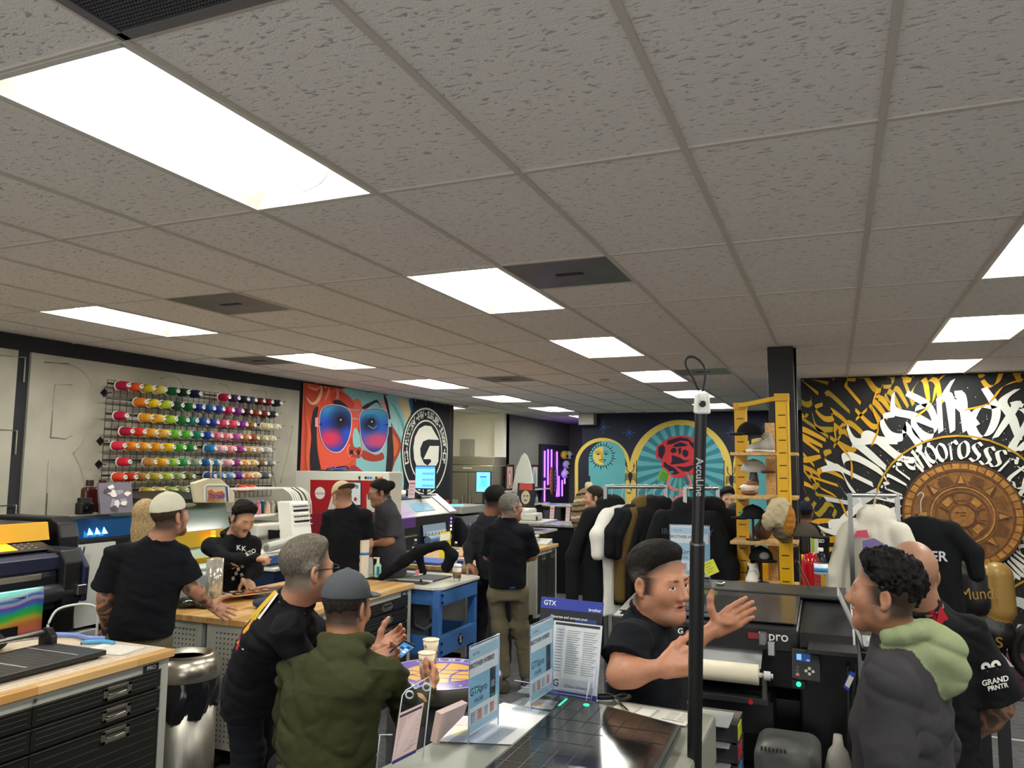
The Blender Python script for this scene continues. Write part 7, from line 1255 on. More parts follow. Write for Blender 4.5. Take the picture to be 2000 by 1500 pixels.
# sign and sticky note on the roll printer
def acrylic(lb, base, w_, h_, yaw, art, tilt=0., nm='sign_holder', foot=.09):
    t = thing(nm, lb, 'sign', base); R = Rz(yaw)@Rx(-tilt); O = V3(base); cl = clear()
    P = lambda x, z, y=0: tuple(O+Rz(yaw)@V3([0, 0, .004])+R@V3([x, y, z]))
    m = MB('#dfe8ee'); 
    for y in (-.003, .003): m.add([P(-w_/2, 0, y), P(w_/2, 0, y), P(w_/2, h_, y), P(-w_/2, h_, y)], [(0, 1, 2, 3)])
    R0 = Rz(yaw); m.add([tuple(O+R0@V3([x, y, z])) for z in (.001, .004) for x, y in ((-w_/2, -foot), (w_/2, -foot), (w_/2, foot), (-w_/2, foot))], [(3, 2, 1, 0), (4, 5, 6, 7), (0, 1, 5, 4), (1, 2, 6, 5), (2, 3, 7, 6), (3, 0, 4, 7)]); m.build('clear_shell', cl, t, world=True); m = MB('#b9cde6'); m.tube([P(-w_/2, 0), P(-w_/2, h_), P(w_/2, h_), P(w_/2, 0)], .0022, 5); m.build('bright_edge', 'gloss', t, world=True)
    m = MB('#e4ecf2'); m.add([P(-w_/2+.004, .02), P(w_/2-.004, .02), P(w_/2-.004, h_-.004), P(-w_/2+.004, h_-.004)], [(0, 1, 2, 3)])
    for a in art:
        for sd in (-1, 1):
            y = sd*.0012
            if a[0] == 't': m.c(a[1]).text(a[4], P(a[2], a[3], y*1.2), R@RY, a[5], bold=.015) if sd < 0 else None
            else: x0_, z0_, x1_, z1_ = a[2:]; m.c(a[1]).add([P(x0_, z0_, y), P(x1_, z0_, y), P(x1_, z1_, y), P(x0_, z1_, y)], [(0, 1, 2, 3)])
    m.build('printed_sheet', 'paper', t, world=True); return t
def GTX(s=1.): 
    return [('b', '#a8cfe4', -.10*s, .24*s, .10*s, .272*s), ('b', '#8fc0de', -.10*s, .10*s, .10*s, .19*s), ('b', '#9fcbe2', -.10*s, .03*s, .10*s, .05*s), ('b', '#1c1e24', .035*s, .10*s, .075*s, .19*s), ('b', '#2c3a66', .042*s, .155*s, .068*s, .175*s), ('b', '#c9ccd4', .042*s, .13*s, .068*s, .15*s), ('t', '#2a3550', -.02*s, .222*s, 'BROTHER HYBRID', .021*s), ('t', '#1d2740', -.04*s, .145*s, 'GTXpro', .032*s), ('t', '#2a3550', -.04*s, .115*s, '$34,500', .018*s), ('t', '#5a6a80', -.06*s, .255*s, 'BROTHER', .010*s)]+[('b', '#7d93a8', -.09*s, (.052+.008*k)*s, -.01*s, (.054+.008*k)*s) for k in range(5)]+[('b', '#d88a8a' if k % 2 else '#a9b8c4', (-.085+.042*k)*s, .055*s, (-.06+.042*k)*s, .085*s) for k in range(4)]
q = atY(1345, 1200, 4.30); acrylic('white and blue sign holder on the roll printer, behind the black pole', (atY(1348, 1150, 4.30)[0], 4.30, 1.352), .21, .29, 0, GTX(1.02), foot=.04); n_ = atY(1387, 1109, 4.26); m = MB('#dce04a'); R = RY@Rz(.45); m.add([V3([n_[0], 4.255, n_[2]])+R@V3([x, y, 0]) for x, y in ((-.036, -.036), (.036, -.036), (.036, .036), (-.036, .036))], [(0, 1, 2, 3)])
m.c('#4a4a30')
for k in range(4): m.add([V3([n_[0], 4.254, n_[2]])+R@V3([x, y, 0]) for x, y in ((-.022, .022-.014*k), (.018-.01*(k % 2), .022-.014*k), (.018-.01*(k % 2), .024-.014*k), (-.022, .024-.014*k))], [(0, 1, 2, 3)])
solo(m, 'sticky_note', 'yellow sticky note with handwriting stuck beside the blue sign', 'sticky note', 'paper'); p = atZ(1408, 1142, 1.352); m = MB('#b5b7b8'); m.lathe([(0, 0), (.018, 0), (.026, .018), (.022, .018), (.015, .004), (0, .004)], (atY(1407, 1142, 4.2)[0], 4.2, 1.352), n=20); solo(m, 'small_dish', 'tiny metal dish on top of the roll printer', 'dish', 'metal')
for k, (x, y) in enumerate(((1341, 1172), (1338, 1182))): q = atY(x, y, 3.7+.1*k); m = MB('#e4e2dc'); m.lathe([(.016, 0), (.016, .02), (.0, .02)], (q[0], 3.95-.15*k, 1.350-.012*k), n=20); solo(m, 'white_cap_jar', ['upper', 'lower'][k]+' small white-capped jar on the printer lid by the man\'s chin', 'jar', 'satin', 'white-capped jars')
bq = atY(1606, 1190, 4.25); bottle(bq[0], 4.25, 1.362, 'clear water bottle standing at the right end of the roll printer', .2, .032); m = MB('#cfd6da'); q = atY(1590, 1190, 4.2); m.prism([(q[0]-.03, 4.2, 1.362), (q[0]-.01, 4.2, 1.362), (q[0]-.075, 4.22, 1.50), (q[0]-.085, 4.22, 1.49)], (0, .06, 0)); solo(m, 'crumpled_bottle', 'crumpled clear bottle leaning behind the laptop screen', 'bottle', clear())
# laptop on a small side desk
t = thing('side_desk', 'narrow black side desk carrying the open laptop', 'desk', (.25, 4.0, 0)); m = MB('#131417'); m.bb((.08, 3.62, 1.17), (.62, 4.15, 1.20)); m.build('desktop', 'satin', t, world=True)
for xx in (.12, .58):
    for yy in (3.66, 4.11): m = MB('#15161a'); m.bb((xx-.02, yy-.02, 0), (xx+.02, yy+.02, 1.17)); m.build('leg', 'satin', t, world=True)
t = thing('laptop', 'silver laptop standing open at the printer side', 'laptop', (.1, 3.85, 1.2)); a, b, c, d = atY(1592, 1212, 3.75), atY(1690, 1226, 3.75), atY(1700, 1206, 4.0), atY(1596, 1192, 4.0); m = MB('#a9abac'); m.bb((.09, 3.68, 1.201), (.42, 3.92, 1.216)); m.c('#c9cacb')
for i in range(12):
    for j in range(5): m.bb((.105+i*.025, 3.78+j*.022, 1.216), (.126+i*.025, 3.797+j*.022, 1.218))
m.build('keyboard_base', 'satin', t, world=True); m = MB('#9fa1a3'); m.prism([(.09, 3.68, 1.205), (.09, 3.92, 1.205), (.0, 3.92, 1.42), (.0, 3.68, 1.42)], (-.007, 0, -.002)); m.build('screen_back', 'satin', t, world=True, bevel=.002)
m = MB('#17181b'); m.sph((.53, 3.95, 1.203), (.055, .035, .03), 16, half=True); solo(m, 'computer_mouse', 'black computer mouse right of the laptop', 'mouse', 'satin')
# ---- front flatbed printer with signs
ZT = 1.22; KD = .881; t = thing('tabletop_printer', 'near grey-black printer with smoked grid-lined lid', 'printer', (-.6, 1.9, 0)); DK0 = set(o.name for o in bpy.data.objects); m = MB('#83857b'); m.prism([(x*KD, y*KD, 1.08) for x, y in ((-1.20, 1.2), (-1.20, 1.95), (-1.06, 2.87), (-.40, 2.82), (-.40, 1.2))], (0, 0, ZT-1.08)); m.build('top_deck', 'satin', t, world=True, bevel=.01); m = MB('#2a2c2d'); m.bb((-.88, 1.1, .0), (-.38, 2.40, 1.08)); m.build('body', 'satin', t, world=True, bevel=.01)
L_ = [(-.90, 1.3), (-.895, 2.72), (-.47, 2.56), (-.44, 1.3)]; m = MB('#2f3231'); m.prism([(x*KD, y*KD, ZT+.001) for x, y in L_][::-1], (0, 0, .028)); m.build('lid_frame', 'satin', t, world=True, bevel=.008); m = MB('#232524'); m.prism([(x*KD, y*KD, ZT+.0295) for x, y in [(-.885, 1.32), (-.88, 2.69), (-.485, 2.54), (-.455, 1.32)]][::-1], (0, 0, .002)); m.build('smoked_glass', 'gloss', t, world=True)
m = MB('#121313'); m.prism([(x*KD, y*KD, ZT+.0318) for x, y in [(-.66, 1.35), (-.665, 2.36), (-.50, 2.32), (-.475, 1.35)]][::-1], (0, 0, .001)); m.build('inner_window', 'gloss', t, world=True)
m = MB('#151616')  # reflection of the ceiling grid, drawn on the lid as dark lines
for k in range(7): x = (-.86+.055*k)*KD; m.bb((x, 1.35*KD, ZT+.0316), (x+.0016, (2.68-.38*(x/KD+.88))*KD-.01, ZT+.0322))
for k in range(12): y = (1.35+.1*k)*KD; m.bb((-.88*KD, y, ZT+.0316), (-.485*KD, y+.0016, ZT+.0322))
m.build('grid_lines', 'satin', t, world=True); m = MB('#18e070'); m.cyl((-.80*KD, 2.62*KD, ZT+.031), (-.80*KD, 2.62*KD, ZT+.0335), .009, n=16); m.bb((-.886*KD, 2.58*KD, ZT+.030), (-.88*KD, 2.66*KD, ZT+.0325)); m.build('green_lamp', glowv(1.8), t, world=True)
yw = math.pi/2-.05; acrylic('tall acrylic sign nearest the viewer with blue printer advert and GTXpro lettering', tuple(V3([-1.03, 2.29, ZT+.005])), .176, .25, yw, GTX(.88), foot=.06); acrylic('second acrylic sign seen edge-on beside the brochure rack', tuple(V3([-.975, 2.66, ZT+.005])), .176, .25, yw, GTX(.88), foot=.06)
paper(-1.02, 2.36, .3, .28, .216, '#e9e9ea', 'white paper sheets under the nearest acrylic sign', ZT+.0025, [('#d9dce8', -.9, -.9, -.2, .9), ('#f2eacb', -.85, -.6, -.4, .1), ('#ecd5dc', -.85, .2, -.5, .8)], 'paper'); paper(-.99, 2.50, -.2, .26, .2, '#e4e4e6', 'upper white sheet lying between the two acrylic signs', ZT+.0005, None, 'paper')
m = MB('#6b6e6d'); m.box((-1.03, 2.80, ZT+.006), (.13, .10, .008)); m.c('#e3d9a8').box((-1.03, 2.79, ZT+.0105), (.05, .04, .001)); solo(m, 'card_reader', 'flat grey card reader with cream label at the printer corner', 'card reader', 'satin', bevel=.003); paper(-.98, 2.62+.05, .1, .09, .09, '#e6dccb', 'orange and cream card under the second acrylic sign', ZT+.0035, [('#d9932a', -.7, -.6, .1, .2)], 'card')
# brochure rack
t = thing('brochure_rack', 'clear tiered brochure rack with dark blue leaflets', 'brochure rack', (-.83, 2.80, ZT)); cl = clear(); RB = Rz(-.12); ob = V3([-.935, 2.70, ZT+.002])
bpt = lambda x, y, z: tuple(ob+RB@V3([x, y, z]))
m = MB('#e0e6ee')
for k in range(3): y = .07-.045*k; z1 = .10-.03*k; m.add([bpt(-.12, y, 0), bpt(.12, y, 0), bpt(.12, y+.03, z1), bpt(-.12, y+.03, z1)], [(0, 1, 2, 3)])
for x in (-.12, .12): m.add([bpt(x, -.05, 0), bpt(x, .12, 0), bpt(x, .15, .2), bpt(x, .03, .06)], [(0, 1, 2, 3)])
m.add([bpt(-.12, -.05, 0), bpt(.12, -.05, 0), bpt(.12, .12, 0), bpt(-.12, .12, 0)], [(0, 1, 2, 3)]); m.build('clear_tiers', cl, t, world=True); m = MB('#c9c4ee')
for k in range(3): y = .07-.045*k; m.tube([bpt(-.12, y, .0+.03*k), bpt(.12, y, .03*k)], .002, 5); m.tube([bpt(.12, y, .0), bpt(.12, y+.04, .14-.03*k)], .002, 5)
m.build('bright_edges', 'gloss', t, world=True)
def leaflet(lb, x, y, w_, h_, lay, c, art):
    m = MB(c); lean = .22; pt = lambda u, v, d=0: bpt(x+(u-.5)*w_, y+v*h_*lean-d, .012+v*h_)
    m.add([pt(0, 0), pt(1, 0), pt(1, 1), pt(0, 1)]+[pt(0, 0, -.003), pt(1, 0, -.003), pt(1, 1, -.003), pt(0, 1, -.003)], [(0, 1, 2, 3), (7, 6, 5, 4), (3, 2, 6, 7), (1, 5, 6, 2), (0, 3, 7, 4)])
    for a in art:
        if a[0] == 't': q = V3(pt(a[2], a[3], .0012)); m.c(a[1]).text(a[4], q, RB@Rx(-lean)@RY, a[5], 'LEFT', bold=.01)
        else: u0, v0, u1, v1 = a[2:6]; m.c(a[1]).add([pt(u0, v0, a[6]), pt(u1, v0, a[6]), pt(u1, v1, a[6]), pt(u0, v1, a[6])], [(0, 1, 2, 3)])
    return solo(m, 'leaflet', lb, 'leaflet', 'paper')
leaflet('large dark leaflet with blue GTX header at the back of the clear rack', -.01, .085, .225, .285, 0, '#1a1b26', [('b', '#2a3a9a', 0, .88, 1, 1, .0006), ('b', '#c9ccd2', 0, .1, .5, .55, .0006), ('b', '#26407a', .58, .55, .92, .8, .0006), ('b', '#5fa8e0', .66, .60, .82, .74, .0009), ('t', '#f0f0f4', .05, .94, 'GTX', .022), ('t', '#f0f0f4', .78, .91, 'brother', .014), ('t', '#e6e6ee', .18, .80, 'Generate and connect your', .012), ('t', '#e6e6ee', .18, .745, 'automated production', .012), ('t', '#e6e6ee', .18, .69, 'line with Brother\'s', .012), ('t', '#e6e6ee', .18, .635, 'new Development Kit', .012), ('t', '#2a2d3a', .05, .48, 'Come up to Modern GTX', .010)])
leaflet('white price-list leaflet in front of the dark GTX leaflet', .035, .055, .17, .22, 1, '#cfd2d6', [('b', '#2a2d36', .04, .95, .96, .985, .0006), ('b', '#2f3f9a', 0, 0, 1, .07, .0006), ('b', '#b5bcc6', .05, .25, .25, .93, .0006)]+[('b', '#8d929c', .30, .88-.03*k, .58-.03*(k % 3), .89-.03*k, .0008) for k in range(20)]+[('b', '#8d929c', .64, .88-.03*k, .93-.04*(k % 3), .89-.03*k, .0008) for k in range(20)]+[('b', '#7d828e', .08, .88-.04*k, .22, .895-.04*k, .0009) for k in range(15)]+[('t', '#1c1e26', .09, .16, 'G', .03), ('t', '#3a3f50', .33, .14, 'GTXpro  GTXpro B', .010)])
# scissors and papers right of the rack
paper(-.60, 2.72, -.12, .24, .12, '#cfccc4', 'printed diagram sheets under the scissors at the printer edge', ZT+.0045, [('#a9a7a0', -.4, -.7, .1, .7), ('#e3e1da', -.34, -.6, .04, .6), ('#8d8b84', .35, -.6, .9, -.5), ('#b8b6ae', .4, -.3, .62, .7), ('#b8b6ae', .7, -.3, .92, .7)], 'paper')
t = thing('scissors', 'black handled scissors lying on the printed sheets', 'scissors', (-.66, 2.74, ZT+.006)); m = MB('#26282a')
for cx_, cy_, a_ in ((-.775, 2.80, .5), (-.72, 2.815, 1.2)): m.tube([(cx_+.030*math.cos(a)*math.cos(a_)-.018*math.sin(a)*math.sin(a_), cy_+.030*math.cos(a)*math.sin(a_)+.018*math.sin(a)*math.cos(a_), ZT+.014) for a in np.linspace(0, 6.28, 17)[:-1]], .006, 6, True)
m.build('handles', 'rubber', t, world=True); m = MB('#c2b79a'); m.prism([(-.74, 2.785, ZT+.010), (-.73, 2.79, ZT+.010), (-.67, 2.70, ZT+.010), (-.675, 2.695, ZT+.010)], (0, 0, .003)); m.prism([(-.725, 2.79, ZT+.0132), (-.737, 2.785, ZT+.0132), (-.69, 2.695, ZT+.0132)], (0, 0, .003)); m.build('blades', 'metal', t, world=True)
for o in list(bpy.data.objects):
    if o.name not in DK0 and o.parent is None and o.type in ('EMPTY', 'MESH'): o.location.x *= KD; o.location.y *= KD
# wall-less brochure stand left of the printer
t = thing('leaflet_stand', 'clear leaflet stand with printed price sheet at the printer front-left corner', 'leaflet holder', (-1.30, 2.10, 0)); q = lambda x, y, d: at(x, y, d*.9); m = MB('#dfe6ec'); A0, A1, A2, A3 = q(742, 1500, 2.2), q(790, 1500, 2.15), q(838, 1325, 2.32), q(790, 1355, 2.32); m.add([A0, q(820, 1500, 2.22), A2, A3], [(0, 1, 2, 3)]); m.add([q(735, 1500, 2.1), q(742, 1435, 2.1), q(766, 1435, 2.12), q(765, 1500, 2.12)], [(0, 1, 2, 3)]); m.build('clear_shell', clear(), t, world=True); m = MB('#c9d2e0'); m.tube([q(764, 1500, 2.2), q(786, 1358, 2.32), q(793, 1348, 2.32), q(838, 1322, 2.32), q(842, 1335, 2.32), q(826, 1480, 2.2)], .0018, 5); m.tube([q(735, 1500, 2.1), q(742, 1435, 2.1), q(766, 1435, 2.12)], .0018, 5)
for x, y in ((800, 1357), (833, 1342)): c_ = q(x, y, 2.31); m.tube([c_+cr*.010*math.cos(a)+cu*.010*math.sin(a) for a in np.linspace(0, 6.28, 13)[:-1]], .0025, 5, True)
m.build('bright_edges', 'gloss', t, world=True); m = MB('#cbb4b4'); B0, B1, B2, B3 = q(765, 1494, 2.13), q(812, 1470, 2.16), q(828, 1372, 2.2), q(779, 1394, 2.18); m.add([B0, B1, B2, B3], [(0, 1, 2, 3)]); nn = np.cross(B1-B0, B3-B0); nn /= np.linalg.norm(nn); nn = -nn if nn@ray(800, 1430) > 0 else nn; L2 = lambda u, v, d=.001: (B0*(1-u)*(1-v)+B1*u*(1-v)+B2*u*v+B3*(1-u)*v)+nn*d
m.c('#3a2434').add([L2(.05, .90), L2(.95, .90), L2(.95, .95), L2(.05, .95)], [(0, 1, 2, 3)]); m.c('#2c2c6a').add([L2(0, 0), L2(1, 0), L2(1, .07), L2(0, .07)], [(0, 1, 2, 3)]); m.c('#8f6f78')
for k in range(24): m.add([L2(.08, .86-.031*k), L2(.34, .86-.031*k), L2(.34, .868-.031*k), L2(.08, .868-.031*k)], [(0, 1, 2, 3)]); m.add([L2(.42, .86-.031*k), L2(.92-.1*(k % 3), .86-.031*k), L2(.92-.1*(k % 3), .868-.031*k), L2(.42, .868-.031*k)], [(0, 1, 2, 3)])
m.build('price_sheet', 'paper', t, world=True, solid=.0006)
t2 = t; m = MB('#d5b8b0'); m.add([q(846, 1450, 2.3), q(900, 1395, 2.42), q(908, 1370, 2.42), q(857, 1392, 2.3)], [(0, 1, 2, 3)]); o = m.build('pink_folder', 'paper', None, solid=.02); tag(o, 'pink-edged white folder standing behind the price sheet holder', 'folder')
# cartridges, jug and tank under the roll printer
t = thing('cartridge_rack', 'small black rack below the roll printer holding ink cartridges', 'rack', (-.42, 2.9, 0)); m = MB('#101114'); m.bb((-.62, 2.95, 0), (-.335, 3.2, .78)); m.build('rack_body', 'satin', t, world=True)
for k, c in enumerate(('#d8d820', '#c8284a', '#2a8ad0', '#e8e8e8')):
    t3 = thing('ink_cartridge', ['yellow', 'magenta', 'cyan', 'white'][k]+'-tagged ink cartridge stacked under the roll printer', 'ink cartridge', (-.44, 3.0, .78+(3-k)*.07), 0, 'ink cartridges'); z = .781+(3-k)*.07; m = MB('#3a3c40'); m.bb((-.60, 2.95, z), (-.345, 3.12, z+.062)); m.c('#a9abad').bb((-.6, 2.9, z+.062), (-.37, 3.08, z+.066)); m.build('case', 'gloss', t3, world=True, bevel=.003); m = MB(c); m.bb((-.345, 2.96, z+.008), (-.342, 3.05, z+.055)); m.build('colour_tag', 'satin', t3, world=True)
t = thing('waste_tank', 'grey plastic waste tank case under the roll printer', 'tank', (-.36, 3.3, 0)); s = S(.03).c('#6f706e'); s.box((-.20, 3.32, .46), (.12, .13, .46), r=.05); s.ell((-.22, 3.25, .90), (.06, .06, .03)); s.mesh('case', .012, 'satin', t); m = MB('#3a3b3c')
for k in range(7): m.bb((-.29+k*.014, 3.185, .90), (-.283+k*.014, 3.19, .915))
m.build('vent_slots', 'satin', t, world=True); t = thing('fluid_bottle', 'translucent white fluid bottle with tube right of the grey tank', 'bottle', (0, 3.3, 0)); m = MB('#c2bfb5'); m.lathe([(.045, 0), (.05, .02), (.05, .84), (.035, .90), (.02, .92), (.015, .96)], (-.02, 3.3, 0), n=24); m.build('bottle', 'satin', t, world=True); m = MB('#cfccc2'); m.tube(spl([(-.0, 3.24, .82), (.03, 3.22, .84), (.045, 3.22, .79), (.02, 3.23, .76), (-.02, 3.24, .77)]), .006, 6); m.build('tube', 'satin', t, world=True)
m = MB('#17181a'); rq = random.Random(4)
for k in range(5): x, y = rq.uniform(.0, .1), rq.uniform(3.45, 3.6); m.tube(spl([(x, y, 1.18), (x+rq.uniform(-.05, .06), y-.05, .9), (x+rq.uniform(-.05, .08), y-.04, .6), (x+rq.uniform(-.05, .08), y-.02, .3), (x, y, .02)]), .006, 6)
o = m.build('hanging_cables', 'rubber', None); tag(o, 'tangle of black cables hanging at the right end of the roll printer', 'cables', kind='stuff')
# ---- black telescopic pole with white clamp and cable loop
t = thing('telescopic_pole', 'tall black telescopic pole with white clamp and cable loop, in front', 'pole', (-.36, 2.0, 0)); pb, pm, pt = at(1356, 1500, 2.0), at(1362, 1060, 1.98), at(1369, 806, 1.97); d = (pm-pb)/np.linalg.norm(pm-pb); pf = pb-d*(pb[2])/d[2]
m = MB('#0c0d0f'); m.cyl(pf, pm, .0185, n=28); m.build('lower_tube', 'satin', t, world=True); m = MB('#101114'); m.cyl(pm, pt, .0150, n=28); m.build('upper_tube', 'satin', t, world=True); m = MB('#8f9498'); m.cyl(pm-d*.004, pm+d*.001, .0192, n=28); m.cyl(at(1356, 1372, 2.0), at(1356, 1374, 2.0), .0190, n=28); m.build('joint_ring', 'metal', t, world=True)
m = MB('#dcdcd6'); R = np.stack([cr, -cf, cu], 1); m.box(at(1371, 788, 1.965), (.036, .042, .052), R, taper=.85); m.box(at(1368, 778, 1.965), (.020, .05, .02), R); m.build('white_clamp', 'satin', t, world=True, bevel=.005); m = MB('#3a3a3a'); a = at(1371, 789, 1.938); m.cyl(a, a-cf*.008, .008); m.build('clamp_bolt', 'metal', t, world=True); m = MB('#141517'); m.tube(spl([at(1366, 765, 1.96), at(1352, 735, 1.96), at(1339, 712, 1.96), at(1344, 698, 1.96), at(1360, 699, 1.96), at(1375, 715, 1.96), at(1377, 735, 1.96), at(1372, 765, 1.96)]), .0032, 8); m.build('cable_loop', 'rubber', t, world=True)
m = MB('#b9bdc2'); q = pm+(pt-pm)*.42+(-cf)*.0158; m.text('AccuLine', at(1366, 932, 1.953), np.stack([-cu, cr, -cf], 1), .026, bold=.01); m.build('brand_lettering', 'satin', t, world=True)
# ================================================================== people
def ryaw(p, rel): return math.atan2(p[0], p[1])+R_(180-rel)
def hline(p, o):
    z = p[:, 2]; y = p[:, 1]+(np.abs(p[:, 0])/.07)**2*.014*(z > .03); ln = o.get('line', 0.)
    return np.maximum(y-np.interp(z, [-.10, -.034, -.028, .03, .055, .08, .12], [-.02, -.016, .026, .034, .058+ln, .074+ln, .09+ln]), (o.get('nape', -.066)-z)*.9)
def hand(s, w_, d, n, side, curl=(.3,)*4, sc_=1., thumb=(.5, .7, .35), spread=.10, nails=None):
    """five-finger hand: wrist, finger direction, palm normal, side (+1 right hand)"""
    w_ = V3(w_, float); d = V3(d, float); d /= np.linalg.norm(d); n = V3(n, float); n -= d*(n@d); n /= np.linalg.norm(n); x = np.cross(d, n)*side; q = sc_
    P = lambda a, b, c=0: w_+(d*a+x*b+n*c)*q
    for b0, b1 in ((.018, .033), (.006, .011), (-.006, -.010), (-.016, -.030)): s.cap(P(.0, b0), P(.088-abs(b1)*.25, b1), .0155*q, .0125*q, .012)
    s.ell(P(.048, .0, .004), (.03*q, .03*q, .015*q), k=.02)
    for i, (b, L_) in enumerate(((.033, .072), (.011, .080), (-.010, .074), (-.030, .058))):
        p = P(.086-abs(b)*.2, b); a = 0.; sp = b/.033*spread; u = d*math.cos(sp)+x*math.sin(sp)
        for k, (f, r0, r1) in enumerate(((.46, .0100, .0088), (.30, .0088, .0080), (.24, .0080, .0068))):
            a += curl[i]*(1., 1.15, .7)[k]; v = u*math.cos(a)+n*math.sin(a); e = p+v*L_*f*q; s.cap(p, e, r0*1.1*q*(.88 if i == 3 else 1), r1*1.1*q*(.88 if i == 3 else 1), .004); p = e
    t0 = P(.018, .026, .006); tv = d*thumb[0]+x*thumb[1]+n*thumb[2]; tv /= np.linalg.norm(tv); t1 = t0+tv*.042*q; t2 = t1+(tv*.8+d*.35)/np.linalg.norm(tv*.8+d*.35)*.034*q; t3 = t2+(tv*.6+d*.55)/np.linalg.norm(tv*.6+d*.55)*.026*q
    s.chain([t0, t1, t2, t3], [.0165*q, .0125*q, .0108*q, .0085*q], .010)
def headf(s, H, R, q, skin, o):
    s.frame(H, R, q); s.c(skin); sx = o.get('fat', 1.)
    s.ell((0, -.012, .034), (.077, .097, .089)); s.ell((0, .028, -.03), (.063*sx, .066, .082)); s.cap((-.045*sx, .0, -.062), (0, .066, -.098), .026, .020, .03); s.cap((.045*sx, .0, -.062), (0, .066, -.098), .026, .020, .03); s.ell((0, .078, -.098), (.024, .016, .018))
    if sx > 1.05: s.ell((0, .03, -.10), (.055, .05, .03))
    s.cap((-.036, .080, .020), (.036, .080, .020), .013, k=.016); s.ell((-.040, .062, -.022), (.024, .024, .026)); s.ell((.040, .062, -.022), (.024, .024, .026))
    for g in (-1, 1):
        s.ell((g*.031, .098, .001), (.017, .012, .011), k=.012, op='-')
        s.c('#e8e2dc').ell((g*.031, .0775, .0), (.0128,)*3, k=.0005); s.c(skin); s.paint((g*.031+o.get('gaze', 0), .0905, .0), (.0062, .005, .0062), '#3a261a', .0012); s.paint((g*.031+o.get('gaze', 0), .0915, .0), (.0028, .004, .0028), '#0a0808', .001)
        lid = .0085 if not o.get('down') else .002; s.cap((g*.017, .0855, lid-.001), (g*.031, .0905, lid+.0015), .0040, k=.003); s.cap((g*.031, .0905, lid+.0015), (g*.045, .0835, lid-.002), .0040, k=.003); s.cap((g*.019, .086, -.0085), (g*.043, .083, -.0085), .0038, k=.003)
        s.cap((g*.010, .088, .004), (g*.013, .103, -.034), .006, .009, .012); s.paintc((g*.014, .098, .021), (g*.046, .086, .024), .0055, .0035, o.get('brow', '#2a1c15'), .003)
        s.ell((g*.079, -.010, -.006), (.009, .019, .031), Rz(g*.35), .008); s.ell((g*.086, -.006, -.003), (.006, .010, .017), Rz(g*.35), .004, '-'); s.ell((g*.078, -.004, -.034), (.007, .010, .010), k=.006)
    s.cap((0, .092, .012), (0, .114, -.028), .0075, .0105, .012); s.ell((0, .106, -.038), (.006, .008, .005), k=.006)
    for g in (-1, 1): s.paint((g*.008, .108, -.042), (.0035, .006, .003), '#4a2a20', .002)
    lc = o.get('lip', '#a8645a'); s.cap((-.020, .088, -.059), (0, .098, -.0575), .0052, k=.006); s.cap((.020, .088, -.059), (0, .098, -.0575), .0052, k=.006); s.cap((-.017, .087, -.070), (.017, .087, -.070), .0066, k=.006); s.ell((0, .092, -.070), (.014, .006, .006), k=.005)
    s.paint((0, .094, -.0645), (.025, .014, .0115), lc, .004)
    if o.get('open'): s.ell((0, .100, -.0645), (.014, .016, .0055), k=.003, op='-'); s.paint((0, .085, -.0645), (.015, .012, .0055), '#2a0f0e', .002)
    else: s.paintc((-.021, .094, -.0640), (.021, .094, -.0640), .0016, .0016, '#5a2a24', .002)
    if 'beard' in o:
        b = o['beard']; s.paint((0, .045, -.095), (.066*sx, .062, .045), b, .03)
        for g in (-1, 1): s.paint((g*.066, .020, -.05), (.022, .035, .045), b, .03)
    if 'stache' in o: s.cap((-.020, .094, -.052), (.020, .094, -.052), .0055, k=.004); s.paintc((-.022, .096, -.051), (.022, .096, -.051), .006, .006, o['stache'], .003)
    if 'temple' in o:
        s.paintf((lambda X, F=(V3(H), R, q): (lambda p: np.maximum(np.maximum(p[:, 1]*.69-p[:, 2]*.72+.012-.0, p[:, 1]-.055), -np.inf))(((X-F[0])@F[1])/F[2])), o['temple'], .02)
    if 'hc' in o:
        hs = lin(o['hc']); sk = lin(skin); F = (V3(H), R, q); tl = o.get('tilt', 0)
        for off, mix in ((.026, .16), (.020, .32), (.014, .5), (.008, .7), (.0, .92)):
            col = tuple(sk[i]*(1-mix)+hs[i]*mix for i in range(3)); s.paints.append(((lambda off: lambda X: hline((X-F[0])@F[1]/F[2], o)-off)(off), col, .010))
        for g in (-1, 1): s.frame(H, R, q); s.paint((g*.085, -.008, -.006), (.0125, .021, .034), skin, .003)
    s.frame()
